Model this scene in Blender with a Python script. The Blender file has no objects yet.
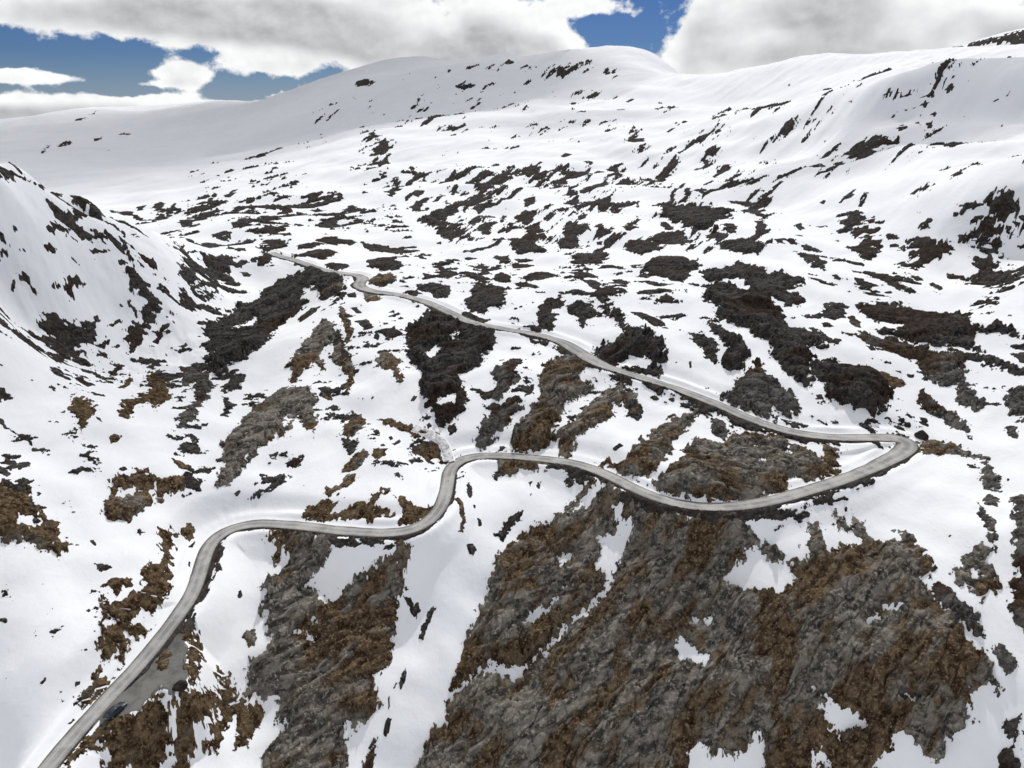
import math, random
import numpy as np

# ------------------------------------------------------------------ camera
W, H = 1024, 768
FPX = 705.0                                   # focal length in pixels (wide drone lens)
PITCH = math.atan((384 - 100) / FPX)          # looking down
CP, SP = math.cos(PITCH), math.sin(PITCH)
Z0 = 140.0                                    # flying height above the datum

def pixel_dir(px, py):
    """viewing direction of a picture point, as azimuth and slope"""
    a, b = px - W / 2, py - H / 2
    dx, dy, dz = a, FPX * CP - b * SP, -FPX * SP - b * CP
    h = np.hypot(dx, dy)
    return np.arctan2(dx, dy), dz / h

# ------------------------------------------------------------------ noise
_rng = np.random.RandomState(11)
_perm = np.tile(_rng.permutation(512), 3)
_ga = _rng.rand(512) * 2 * np.pi
_gx, _gy = np.cos(_ga).astype(np.float32), np.sin(_ga).astype(np.float32)

def perlin(x, y, seed=0):
    xi, yi = np.floor(x), np.floor(y)
    fx, fy = (x - xi).astype(np.float32), (y - yi).astype(np.float32)
    xi = (xi.astype(np.int64) + seed * 57) & 511
    yi = (yi.astype(np.int64) + seed * 131) & 511
    u = fx * fx * fx * (fx * (fx * 6 - 15) + 10)
    v = fy * fy * fy * (fy * (fy * 6 - 15) + 10)
    x1, y1 = (xi + 1) & 511, (yi + 1) & 511
    def g(ix, iy, dx, dy):
        h = _perm[_perm[ix] + iy] & 511
        return _gx[h] * dx + _gy[h] * dy
    n00, n10 = g(xi, yi, fx, fy), g(x1, yi, fx - 1, fy)
    n01, n11 = g(xi, y1, fx, fy - 1), g(x1, y1, fx - 1, fy - 1)
    a = n00 + u * (n10 - n00)
    b = n01 + u * (n11 - n01)
    return (a + v * (b - a)) * 1.5

def fbm(x, y, octaves=4, seed=0, gain=0.5, lac=2.03):
    s, amp = 0.0, 1.0
    for k in range(octaves):
        s = s + amp * perlin(x, y, seed + k)
        x, y, amp = x * lac + 3.7, y * lac - 1.3, amp * gain
    return s

def worley(x, y, seed=0):
    """cells: distance to the border between cells, two random numbers per cell, offset from the cell's point"""
    xi, yi = np.floor(x), np.floor(y)
    f1 = np.full(x.shape, 9.0, np.float32); f2 = f1.copy()
    r1 = np.zeros(x.shape, np.float32); r2 = r1.copy(); ox = r1.copy(); oy = r1.copy()
    for i in (-1, 0, 1):
        for j in (-1, 0, 1):
            cx, cy = (xi + i).astype(np.int64), (yi + j).astype(np.int64)
            h = _perm[_perm[(cx + seed * 31) & 511] + ((cy + seed * 17) & 511)] & 511
            g = _perm[h + 137] & 511
            px, py = xi + i + 0.1 + 0.8 * h / 511.0, yi + j + 0.1 + 0.8 * g / 511.0
            dx, dy = x - px, y - py
            d = np.sqrt(dx * dx + dy * dy).astype(np.float32)
            m = d < f1
            f2 = np.where(m, f1, np.minimum(f2, d))
            f1 = np.where(m, d, f1)
            k = _perm[g + 71] & 511
            r1 = np.where(m, k / 511.0, r1); r2 = np.where(m, (_perm[k + 29] & 511) / 511.0, r2)
            ox = np.where(m, dx, ox); oy = np.where(m, dy, oy)
    return f2 - f1, r1, r2, ox, oy

def facets(x, y, seed=0, steep=0.9):
    """broken, faceted blocks: the upper hull of a tilted slab per cell; also one random number per slab"""
    xi, yi = np.floor(x), np.floor(y)
    top = np.full(x.shape, -9.0, np.float32); r1 = np.zeros(x.shape, np.float32)
    for i in (-1, 0, 1):
        for j in (-1, 0, 1):
            cx, cy = (xi + i).astype(np.int64), (yi + j).astype(np.int64)
            h = _perm[_perm[(cx + seed * 31) & 511] + ((cy + seed * 17) & 511)] & 511
            g = _perm[h + 137] & 511; k = _perm[g + 71] & 511; m = _perm[k + 29] & 511
            dx, dy = x - (xi + i + 0.1 + 0.8 * h / 511.0), y - (yi + j + 0.1 + 0.8 * g / 511.0)
            v = 0.55 * k / 511.0 + (m / 511.0 - 0.5) * 0.9 * dx + (_perm[m + 11] / 511.0 - 0.5) * 0.9 * dy - steep * np.maximum(np.abs(dx), np.abs(dy + 0.35 * dx)) ** 1.6
            b = v > top
            top = np.where(b, v, top); r1 = np.where(b, k / 511.0, r1)
    return top, r1

def smooth(a, b, t):
    t = np.clip((t - a) / (b - a), 0, 1)
    return t * t * (3 - 2 * t)

# ------------------------------------------------------------------ relief control points (azimuth, ln distance, slope of sight)
CONTROLS = np.array([(-0.9254,4.9714,-0.78351),(-0.8903,5.0602,-0.65345),(-0.8571,5.1354,-0.52962),(-0.8258,5.2306,-0.41198),(-0.7961,5.3458,-0.3004),(-0.7681,5.465,-0.19469),(-0.752,5.5064,-0.134),(-0.7416,5.4931,-0.09464),(-0.7988,4.8494,-0.90863),(-0.7869,4.8817,-0.85703),(-0.7626,4.9404,-0.75092),(-0.729,5.059,-0.60342),(-0.6978,5.1952,-0.46562),(-0.6687,5.3645,-0.33696),(-0.6416,5.5539,-0.21686),(-0.6263,5.7127,-0.14866),(-0.6164,5.8399,-0.10473),(-0.6791,4.7932,-0.94457),(-0.6232,5.0152,-0.65699),(-0.5936,5.1744,-0.50371),(-0.5664,5.3717,-0.3624),(-0.5413,5.6199,-0.232),(-0.5295,5.7576,-0.17057),(-0.5486,4.7607,-1.03571),(-0.5273,4.8617,-0.89754),(-0.5096,4.9449,-0.78319),(-0.4724,5.1785,-0.5411),(-0.4487,5.4038,-0.38694),(-0.4272,5.7184,-0.24637),(-0.4211,5.8396,-0.20661),(-0.3936,4.7141,-1.12102),(-0.3767,4.814,-0.96576),(-0.3542,4.9673,-0.75884),(-0.3304,5.1919,-0.53944),(-0.3162,5.3847,-0.40817),(-0.3063,5.5568,-0.31662),(-0.221,4.6355,-1.27084),(-0.216,4.6817,-1.18566),(-0.206,4.7793,-1.01663),(-0.193,4.9311,-0.79406),(-0.1751,5.2447,-0.49059),(-0.1712,5.3373,-0.42318),(-0.1665,5.4827,-0.34304),(0,4.641,-1.30252),(0,4.6737,-1.21386),(0,4.7662,-1.03859),(0,4.9214,-0.80908),(0,5.062,-0.64594),(0,5.3226,-0.42946),(0,5.442,-0.36381),(0,5.6506,-0.2707),(0,5.7896,-0.22639),(0.1941,4.6673,-1.27806),(0.1897,4.6995,-1.19209),(0.1809,4.7908,-1.02165),(0.1693,4.9448,-0.79751),(0.1631,5.0358,-0.6761),(0.1527,5.266,-0.47513),(0.1436,5.5675,-0.29795),(0.1405,5.7369,-0.23862),(0.4021,4.7241,-1.19863),(0.3936,4.7533,-1.12102),(0.3767,4.8223,-0.96576),(0.3542,4.9581,-0.75884),(0.3429,5.0288,-0.65468),(0.325,5.2319,-0.48891),(0.3112,5.4358,-0.36169),(0.3047,5.5415,-0.3019),(0.2985,5.6854,-0.24446),(0.294,5.8294,-0.20284),(0.6095,4.8094,-1.06802),(0.5984,4.8333,-1.00296),(0.576,4.9003,-0.87103),(0.5456,5.0227,-0.69161),(0.526,5.1426,-0.57548),(0.4929,5.4379,-0.37834),(0.4811,5.5585,-0.30836),(0.4699,5.7119,-0.24136),(0.4633,5.831,-0.20252),(0.457,5.9783,-0.16466),(0.7988,4.9161,-0.90863),(0.7869,4.9418,-0.85703),(0.7626,5.0049,-0.75092),(0.729,5.1203,-0.60342),(0.6978,5.2807,-0.46562),(0.6801,5.4143,-0.38736),(0.6687,5.4945,-0.33696),(0.6549,5.6053,-0.27588),(0.6416,5.7332,-0.21686),(0.6263,5.9665,-0.14866),(0.9297,5.0033,-0.779),(0.8947,5.0754,-0.64988),(0.8616,5.1734,-0.52689),(0.8303,5.2984,-0.40997),(0.8006,5.4558,-0.29901),(0.7726,5.6661,-0.19384),(0.7565,5.8853,-0.13344),(-0.608,7.2442,-0.06726),(-0.6032,7.6962,-0.04625),(-0.599,8.0709,-0.02758),(-0.5181,6.8024,-0.1115),(-0.5126,7.0901,-0.08282),(-0.5072,7.4384,-0.05468),(-0.503,7.7832,-0.03256),(-0.4986,8.0064,-0.00969),(-0.7289,7.3778,-0.04666),(-0.7234,8.0064,-0.02597),(-0.4129,6.1527,-0.15269),(-0.4104,6.3969,-0.1364),(-0.4076,6.6333,-0.11784),(-0.4047,6.8024,-0.09951),(-0.3983,7.3132,-0.05766),(-0.3939,7.6497,-0.02852),(-0.3899,7.901,-0.00226),(-0.2903,6.0638,-0.16908),(-0.2882,6.1944,-0.14921),(-0.2853,6.3969,-0.12316),(-0.2812,6.7452,-0.085),(-0.2759,7.3132,-0.03575),(-0.2713,7.824,0.00703),(-0.1578,5.9661,-0.19518),(-0.1561,6.0868,-0.16742),(-0.1538,6.3279,-0.12684),(-0.1514,6.5793,-0.08746),(-0.1485,6.9565,-0.03675),(-0.1456,7.3778,0.01202),(-0.1434,7.6962,0.0497),(-0.1052,7.6732,0.05343),(-0.0645,7.6592,0.0466),(-0.0258,7.6497,0.05254),(-0.0013,7.6449,0.05373),(0.0259,7.6256,0.04316),(0.0478,7.5909,0.0443),(0.0809,7.5601,0.05472),(0,6.0638,-0.16948),(0,6.2916,-0.12835),(0,6.5367,-0.08847),(0,6.8876,-0.03716),(0,7.3132,0.01214),(0.1522,5.9135,-0.19535),(0.1499,6.1092,-0.15388),(0.1476,6.3456,-0.11367),(0.1447,6.6846,-0.0619),(0.1418,7.0031,-0.01214),(0.1395,7.3132,0.02985),(0.1377,7.5496,0.06014),(0.1088,7.5496,0.05805),(0.1692,7.5496,0.05756),(0.1886,7.5229,0.04818),(0.2045,7.4955,0.03649),(0.2583,6.0162,-0.16386),(0.2532,6.3279,-0.11125),(0.2472,6.7093,-0.04828),(0.2425,7.0901,0),(0.2407,7.3778,0.01882),(0.2281,7.4384,0.02121),(0.2153,7.4674,0.02595),(0.3001,7.3132,0.02765),(0.3865,5.9402,-0.16995),(0.3792,6.2344,-0.11923),(0.3705,6.593,-0.05831),(0.3622,6.9565,0),(0.3567,7.2442,0.03824),(0.389,7.2079,0.04647),(0.4927,6.0638,-0.11308),(0.4842,6.2729,-0.06678),(0.4776,6.5367,-0.03077),(0.4762,6.5723,-0.02301),(0.4684,6.6174,0.01943),(0.4669,6.697,0.02798),(0.4624,7.1309,0.05226),(0.4217,7.1854,0.04582),(0.4327,6.5862,-0.02012),(0.4275,6.6529,0.01105),(0.4257,6.7334,0.02201),(0.5387,6.5221,-0.02974),(0.5374,6.5582,-0.02332),(0.5275,6.6134,0.02501),(0.5254,6.7093,0.03531),(0.5216,7.0901,0.05365),(0.6164,5.9915,-0.10473),(0.6068,6.2146,-0.06198),(0.5997,6.4615,-0.03068),(0.5979,6.5103,-0.02243),(0.5869,6.5737,0.02609),(0.5847,6.6846,0.036),(0.581,7.0475,0.0527),(0.7461,5.8289,-0.09425),(0.7359,6.0638,-0.05593),(0.7279,6.3279,-0.02587),(0.715,6.5511,0.02276),(0.7078,7.0031,0.04966),(-0.7249,5.6525,-0.03159),(-0.7269,5.5799,-0.03911),(-0.7262,5.7108,-0.03628),(-0.6581,5.6768,-0.05356),(-0.6601,5.6042,-0.06165),(-0.6593,5.735,-0.05861),(-0.6096,5.7038,-0.07468),(-0.6115,5.6312,-0.08321),(-0.6108,5.7621,-0.08001),(-0.5937,5.7203,-0.08753),(-0.5956,5.6477,-0.09624),(-0.5948,5.7786,-0.09297),(-0.5752,5.7398,-0.10092),(-0.5771,5.6672,-0.10983),(-0.5764,5.7981,-0.10648),(-0.5516,5.7621,-0.11277),(-0.5535,5.6895,-0.12189),(-0.5528,5.8203,-0.11846),(-0.5301,5.7807,-0.11892),(-0.5319,5.7082,-0.1282),(-0.5312,5.839,-0.12471),(-0.5127,5.8051,-0.13322),(-0.5145,5.7326,-0.1427),(-0.5138,5.8634,-0.13914),(-0.4751,5.8522,-0.15071),(-0.4768,5.7796,-0.16052),(-0.4762,5.9105,-0.15683),(-0.4386,5.9081,-0.16612),(-0.4403,5.8355,-0.17622),(-0.4396,5.9664,-0.17242),(-0.7156,6.0403,-0.14762),(-0.6288,6.0403,-0.15714),(-0.5708,6.0638,-0.16279),(-0.5081,6.0638,-0.17209),(-0.6288,6.5511,-0.14),(-0.7156,6.5511,-0.13571),(-0.5295,6.3969,-0.15),(-0.6288,6.9078,-0.103),(-0.4749,6.2146,-0.16),(-0.7234,8.2295,-0.04478),(-0.7234,8.5564,-0.05769),(-0.599,8.294,-0.04456),(-0.599,8.5564,-0.05769),(-0.4986,8.2295,-0.03175),(-0.4986,8.5564,-0.05769),(-0.3899,8.1242,-0.02847),(-0.3899,8.5564,-0.05769),(-0.2713,8.0472,-0.02317),(-0.2713,8.5564,-0.05769),(-0.1434,7.9194,0.00704),(-0.1434,8.5564,-0.05769),(0,7.8728,0.00683),(0,8.5564,-0.05769),(0.1377,7.7728,0.01022),(0.1377,8.5564,-0.05769),(0.1886,7.7461,-0.00038),(0.1886,8.5564,-0.05769),(0.2401,7.6009,-0.02529),(0.2401,8.5564,-0.05769),(0.3567,7.4674,-0.02084),(0.3567,8.5564,-0.05769),(0.4624,7.354,-0.01579),(0.4624,8.5564,-0.05769),(0.7078,7.2262,-0.02573),(0.7078,8.5564,-0.05769),(0.524,7.4955,0.05157),(0.5444,7.4955,0.05789),(0.5779,7.4955,0.06631),(0.6417,7.4955,0.06798),(0.5707,7.2584,0.04226),(-1.3,2.9957,-5.9),(-1.3,4.0943,-1.86667),(-1.3,5.0106,-0.6),(-1.3,5.9915,-0.075),(-1.3,7.0901,0.05),(-1.3,8.1605,0.02857),(1.3,2.9957,-5.9),(1.3,4.0943,-1.86667),(1.3,5.0106,-0.6),(1.3,5.9915,-0.075),(1.3,7.0901,0.05),(1.3,8.1605,0.02857),(-0.6,4.0943,-2.28333),(-0.6,2.9957,-6.95),(0,4.0943,-2.28333),(0,2.9957,-6.95),(0.6,4.0943,-2.28333),(0.6,2.9957,-6.95),(-0.7957,4.7505,-0.94771),(-0.7376,4.7996,-0.89737),(-0.6924,4.8361,-0.86129),(-0.6469,4.8704,-0.82682),(-0.6081,4.8972,-0.79903),(-0.5708,4.9294,-0.76645),(-0.5439,4.9583,-0.73899),(-0.5115,4.9978,-0.70364),(-0.4933,5.0421,-0.66796),(-0.4788,5.09,-0.63304),(-0.4636,5.1204,-0.61108),(-0.4409,5.1338,-0.60004),(-0.4107,5.131,-0.59935),(-0.3809,5.1161,-0.60596),(-0.3304,5.0844,-0.62297),(-0.2826,5.0535,-0.63999),(-0.2235,5.0268,-0.65464),(-0.1752,5.0154,-0.65816),(-0.1403,5.03,-0.64536),(-0.1163,5.0693,-0.61676),(-0.1054,5.1192,-0.58374),(-0.1003,5.1685,-0.5528),(-0.0878,5.1991,-0.53446),(-0.0621,5.211,-0.52651),(-0.0255,5.2108,-0.52556),(0.0239,5.2018,-0.52917),(0.0798,5.1881,-0.53482),(0.1238,5.1704,-0.5432),(0.1642,5.1381,-0.55989),(0.2007,5.1058,-0.57703),(0.2408,5.0829,-0.5892),(0.2877,5.0733,-0.5936),(0.3362,5.0838,-0.58617),(0.3782,5.1066,-0.57176),(0.4133,5.1362,-0.5539),(0.4459,5.1726,-0.53296),(0.4916,5.2283,-0.50196),(0.5286,5.288,-0.47034),(0.5524,5.3385,-0.44524),(0.5619,5.3681,-0.43133),(0.5594,5.3819,-0.42451),(0.5459,5.3837,-0.4228),(0.5116,5.3618,-0.43028),(0.4813,5.3375,-0.43849),(0.4329,5.3184,-0.44349),(0.3988,5.3165,-0.44139),(0.3584,5.3275,-0.43318),(0.3182,5.3496,-0.41991),(0.2739,5.3726,-0.4062),(0.2329,5.3929,-0.39437),(0.1806,5.4138,-0.38177),(0.1391,5.4361,-0.36986),(0.1125,5.4652,-0.35673),(0.0934,5.4922,-0.34476),(0.0708,5.5202,-0.33281),(0.0372,5.5385,-0.32325),(0,5.545,-0.31725),(-0.0237,5.5526,-0.31252),(-0.0605,5.5679,-0.30433),(-0.0858,5.602,-0.29156),(-0.1108,5.6393,-0.27802),(-0.1356,5.669,-0.26747),(-0.1672,5.6929,-0.2588),(-0.1951,5.7056,-0.25354),(-0.2141,5.7264,-0.24703),(-0.2192,5.7459,-0.24098),(-0.2118,5.7674,-0.2349),(-0.2168,5.7892,-0.22891),(-0.2451,5.808,-0.22315),(-0.265,5.8251,-0.21849),(-0.2834,5.8574,-0.2104),(-0.3018,5.8923,-0.20236),(-0.3206,5.9217,-0.19569),(-0.3302,5.9467,-0.19032)])
ROAD = np.array([(-82.6,80.9,-109.6),(-81.7,89.9,-109),(-80.4,97,-108.5),(-78.6,104,-107.8),(-76.5,109.9,-107),(-74.7,116.4,-106),(-73.7,121.8,-105.2),(-72.5,129.1,-104.2),(-73.3,136.3,-103.4),(-74.8,144.1,-102.8),(-74.9,149.7,-102.3),(-72.4,153.4,-101.8),(-67.6,155.1,-101.4),(-62,154.7,-101),(-52.4,152.8,-100.6),(-43.7,150.4,-100.2),(-33.8,148.7,-99.8),(-26.3,148.4,-99.2),(-21.4,151.4,-98.7),(-18.4,158,-98.1),(-17.6,166.3,-97.6),(-17.6,174.8,-97.1),(-15.9,180.4,-96.8),(-11.4,182.9,-96.5),(-4.7,183.2,-96.3),(4.3,181.6,-96.1),(14.3,178.6,-95.8),(21.7,174.6,-95.6),(27.9,168.1,-95.4),(32.9,161.7,-95.2),(38.5,156.6,-95),(45.3,153.1,-94.8),(53.2,152.3,-94.6),(61,153.4,-94.4),(68.3,155.7,-94.2),(76.1,159.1,-94),(88,164.4,-93.6),(99.8,170.9,-93.1),(109.3,177.2,-92.7),(114.3,181.5,-92.5),(115.4,184.3,-92.3),(113.1,186.2,-92.1),(104.3,185.8,-91.7),(96.3,184.4,-91.2),(85.6,185.2,-90.5),(79.1,187.7,-89.9),(72.2,192.8,-89.2),(65.9,200,-88.4),(58.3,207.4,-87.5),(50.7,213.9,-86.7),(40.3,220.8,-85.7),(31.8,227.3,-84.9),(26.5,234.8,-84.3),(22.6,241.7,-83.7),(17.7,249.1,-83.1),(9.4,254.1,-82.2),(0,255.9,-81.2),(-6.1,257.8,-80.6),(-15.8,261.4,-79.7),(-23.2,270,-79),(-31.1,279.6,-78.2),(-39.2,287.1,-77.5),(-49.4,292.6,-76.8),(-58.3,294.8,-76.2),(-65.2,299.8,-75.8),(-68,305.4,-75.4),(-67.2,312.6,-75.1),(-70.3,319.1,-74.8),(-80.8,323,-74.3),(-88.7,326.9,-74),(-97.8,335.9,-73.6),(-107.7,345.9,-73.3),(-117.5,354,-73),(-124,361.8,-72.8)])                     # road centre line, metres
LAYBY = np.array([(-77,96.2),(-77.9,101.3),(-77.6,105.7),(-76.9,111.5),(-76.6,117.7),(-76,123.8),(-74.2,125.1),(-70.5,120.1),(-67.3,115.1),(-65.7,110.4),(-65,105.7),(-65.8,104.7),(-67.8,105.7),(-69.8,106.7),(-70.4,104.7),(-71.4,102.7),(-72.3,99.9),(-73.6,98)])

# polar sampling of the ground: fine in front of the viewpoint, coarse elsewhere
T_FINE = np.arange(-0.93, 0.9301, 0.00118)
T_ALL = np.concatenate([np.linspace(-math.pi, -0.96, 40), T_FINE, np.linspace(0.96, math.pi, 40)])
def _lnr():
    L = [math.log(20), math.log(30), math.log(42), math.log(55), math.log(66), math.log(76), math.log(82)]
    l = math.log(85)
    while l < math.log(5200):
        L.append(l)
        r = math.exp(l)
        l += 0.0022 if r < 190 else (0.0022 + (r - 190) / 210 * 0.0022 if r < 400 else (0.0046 if r < 2600 else 0.02))
    return np.array(L)
L_ALL = _lnr()
NT, NL = len(T_ALL), len(L_ALL)

def _tps(d2):
    return np.where(d2 > 1e-12, d2 * np.log(np.maximum(d2, 1e-12)), 0.0) * 0.5

def _solve():
    P, v = CONTROLS[:, :2], CONTROLS[:, 2]
    n = len(P)
    d2 = ((P[:, None] - P[None]) ** 2).sum(-1)
    A = np.zeros((n + 3, n + 3))
    A[:n, :n] = _tps(d2) + np.eye(n) * 4e-6
    A[:n, n] = 1; A[:n, n + 1:] = P
    A[n, :n] = 1; A[n + 1:, :n] = P.T
    return np.linalg.solve(A, np.concatenate([v, np.zeros(3)]))

def _cubic(src, dst):
    """Catmull-Rom interpolation matrix from sorted samples src to dst"""
    i = np.clip(np.searchsorted(src, dst) - 1, 0, len(src) - 2)
    t = (dst - src[i]) / (src[i + 1] - src[i])
    M = np.zeros((len(dst), len(src)))
    w = [(-t**3 + 2 * t**2 - t) / 2, (3 * t**3 - 5 * t**2 + 2) / 2, (-3 * t**3 + 4 * t**2 + t) / 2, (t**3 - t**2) / 2]
    for k in range(4):
        np.add.at(M, (np.arange(len(dst)), np.clip(i + k - 1, 0, len(src) - 1)), w[k])
    return M

def base_slope():
    sol = _solve(); n = len(CONTROLS)
    tc = np.concatenate([np.linspace(-math.pi, -1.0, 14)[:-1], np.linspace(-1.0, 1.0, 241), np.linspace(1.0, math.pi, 14)[1:]])
    lc = np.linspace(L_ALL[0] - .01, L_ALL[-1] + .01, 300)
    out = np.zeros((len(tc), len(lc)))
    for k in range(0, len(tc), 16):
        t = tc[k:k + 16]
        tt, ll = np.meshgrid(t, lc, indexing='ij')
        q = np.stack([np.clip(tt.ravel(), -1.35, 1.35), ll.ravel()], 1)
        d2 = ((q[:, None] - CONTROLS[None, :, :2]) ** 2).sum(-1)
        out[k:k + 16] = (_tps(d2) @ sol[:n] + sol[n] + q @ sol[n + 1:]).reshape(tt.shape)
    return _cubic(tc, T_ALL) @ out @ _cubic(lc, L_ALL).T

def window(xmin, xmax, ymin, ymax):
    """index window of the polar grid that covers a box on the ground"""
    xs, ys = np.array([xmin, xmax, xmin, xmax]), np.array([ymin, ymin, ymax, ymax])
    th = np.arctan2(xs, ys); r = np.hypot(xs, ys)
    rmin = max(1.0, ymin if xmin < 0 < xmax else r.min())
    i0, i1 = np.searchsorted(T_ALL, th.min()) - 1, np.searchsorted(T_ALL, th.max()) + 2
    j0, j1 = np.searchsorted(L_ALL, math.log(rmin)) - 1, np.searchsorted(L_ALL, math.log(r.max())) + 2
    return max(i0, 0), min(i1, NT), max(j0, 0), min(j1, NL)

def resample(pts, step):
    """Catmull-Rom through points, then even spacing"""
    p = np.vstack([2 * pts[0] - pts[1], pts, 2 * pts[-1] - pts[-2]])
    out = []
    for k in range(1, len(p) - 2):
        t = np.linspace(0, 1, 24, endpoint=False)[:, None]
        a, b, c, d = p[k - 1:k + 3]
        out.append(0.5 * (2 * b + (c - a) * t + (2 * a - 5 * b + 4 * c - d) * t**2 + (3 * b - a - 3 * c + d) * t**3))
    out = np.vstack(out + [pts[-1:]])
    s = np.concatenate([[0], np.cumsum(np.linalg.norm(np.diff(out[:, :2], axis=0), axis=1))])
    q = np.arange(0, s[-1], step)
    return np.stack([np.interp(q, s, out[:, k]) for k in range(out.shape[1])], 1)

ROADC = resample(ROAD, 1.5)
for _k in range(6):                            # even out the curve
    ROADC[1:-1] = 0.5 * ROADC[1:-1] + 0.25 * (ROADC[:-2] + ROADC[2:])
_tan = np.gradient(ROADC[:, :2], axis=0); _tan /= np.linalg.norm(_tan, axis=1)[:, None]
ROADN = np.stack([_tan[:, 1], -_tan[:, 0]], 1)  # points to the right of travel

_HW = np.array([(0,1.5),(100,1.6),(190,1.8),(200,2.3),(206,2.6),(212,2.2),(222,1.9),(270,1.9),(278,2.7),(284,2.6),(292,2.0),(340,2.0),(355,2.4),(366,2.5),(376,2.0),(420,1.9)])                  # half width of the carriageway along the way
ROADW = np.interp(np.arange(len(ROADC)), _HW[:, 0], _HW[:, 1])

def signed_distance(poly, X, Y):
    """distance to a closed outline, positive inside"""
    d = np.full(X.shape, 1e9, np.float32); inside = np.zeros(X.shape, bool)
    n = len(poly)
    for k in range(n):
        ax, ay = poly[k]; bx, by = poly[(k + 1) % n]
        ex, ey = bx - ax, by - ay
        t = np.clip(((X - ax) * ex + (Y - ay) * ey) / (ex * ex + ey * ey + 1e-9), 0, 1)
        d = np.minimum(d, (X - ax - t * ex) ** 2 + (Y - ay - t * ey) ** 2)
        if ay != by:
            c = (ay > Y) != (by > Y)
            inside ^= c & (X < (bx - ax) * (Y - ay) / (by - ay) + ax)
    d = np.sqrt(d)
    return np.where(inside, d, -d)

def build_ground():
    """ground height Zg, distance to the road Dr (signed), layby distance"""
    tt, ll = T_ALL[:, None], L_ALL[None, :]
    R = np.exp(L_ALL)[None, :]
    X, Y = np.sin(tt) * R, np.cos(tt) * R
    E = base_slope()
    Z = E * R
    # road distance field
    Dr = np.full((NT, NL), 99.0, np.float32); Zr = np.zeros((NT, NL), np.float32); Sr = np.zeros((NT, NL), np.float32)
    REACH = 22.0
    for k in range(len(ROADC) - 1):
        a, b = ROADC[k], ROADC[k + 1]
        i0, i1, j0, j1 = window(min(a[0], b[0]) - REACH, max(a[0], b[0]) + REACH, min(a[1], b[1]) - REACH, max(a[1], b[1]) + REACH)
        x, y = X[i0:i1, j0:j1], Y[i0:i1, j0:j1]
        ex, ey = b[0] - a[0], b[1] - a[1]
        t = np.clip(((x - a[0]) * ex + (y - a[1]) * ey) / (ex * ex + ey * ey), 0, 1)
        qx, qy = x - a[0] - t * ex, y - a[1] - t * ey
        d = np.hypot(qx, qy)
        side = np.sign(qx * ey - qy * ex)
        cur = Dr[i0:i1, j0:j1]
        m = d < np.abs(cur)
        cur[m] = (d * np.where(side == 0, 1, side))[m]
        Zr[i0:i1, j0:j1][m] = (a[2] + t * (b[2] - a[2]))[m]
        Sr[i0:i1, j0:j1][m] = (k + t)[m]
    ad = np.abs(Dr)
    # rolling ground, calmer next to the road
    calm = smooth(3.0, 18.0, ad)
    bump = fbm(tt * 8 + ll * 2, ll * 8, 2, 3) * 0.0085 * R
    ridge = smooth(-0.36, -0.46, tt) * smooth(200, 260, R) * smooth(460, 390, R)
    bump = bump * (1 - 0.8 * ridge) + ridge * fbm(tt * 42, ll * 30, 3, 5) * 0.0028 * R
    bump = bump * (1 - 0.45 * smooth(700, 1500, R))
    Z = Z + bump * calm
    lay = np.full((NT, NL), -99.0, np.float32)
    i0, i1, j0, j1 = window(LAYBY[:, 0].min() - 12, LAYBY[:, 0].max() + 12, LAYBY[:, 1].min() - 12, LAYBY[:, 1].max() + 12)
    lay[i0:i1, j0:j1] = signed_distance(LAYBY, X[i0:i1, j0:j1], Y[i0:i1, j0:j1])
    w = 1 - smooth(0.7, 9.0, ad - np.interp(Sr, np.arange(len(ROADC)), ROADW))
    w = np.maximum(w, np.where(ad < 21, 1 - smooth(0.5, -6.0, lay), 0))
    Zg = Z * (1 - w) + (Zr - 0.06) * w
    return X, Y, Zg, Dr, Sr, lay

# ================================================================== Blender part
import bpy, bmesh
from mathutils import Matrix, Vector

scene = bpy.context.scene
COL = scene.collection
SUN_AZ, SUN_EL = math.radians(10), math.radians(42)

def tag(o, label=None, cat=None, group=None, kind=None):
    if label: o['label'] = label
    if cat: o['category'] = cat
    if group: o['group'] = group
    if kind: o['kind'] = kind
    return o

def link(name, mesh, mats=(), parent=None):
    for m in mats: mesh.materials.append(m)
    o = bpy.data.objects.new(name, mesh)
    COL.objects.link(o)
    if parent: o.parent = parent
    return o

def mesh_from_arrays(name, co, quads, mat_index=None, smooth_shade=True):
    me = bpy.data.meshes.new(name)
    me.vertices.add(len(co)); me.vertices.foreach_set('co', co.astype(np.float32).ravel())
    n = len(quads)
    me.loops.add(n * 4); me.loops.foreach_set('vertex_index', quads.astype(np.int32).ravel())
    me.polygons.add(n); me.polygons.foreach_set('loop_start', np.arange(0, n * 4, 4, dtype=np.int32))
    if mat_index is not None: me.polygons.foreach_set('material_index', mat_index.astype(np.int32))
    me.update(calc_edges=True)
    me.polygons.foreach_set('use_smooth', np.full(n, smooth_shade))
    return me

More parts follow.
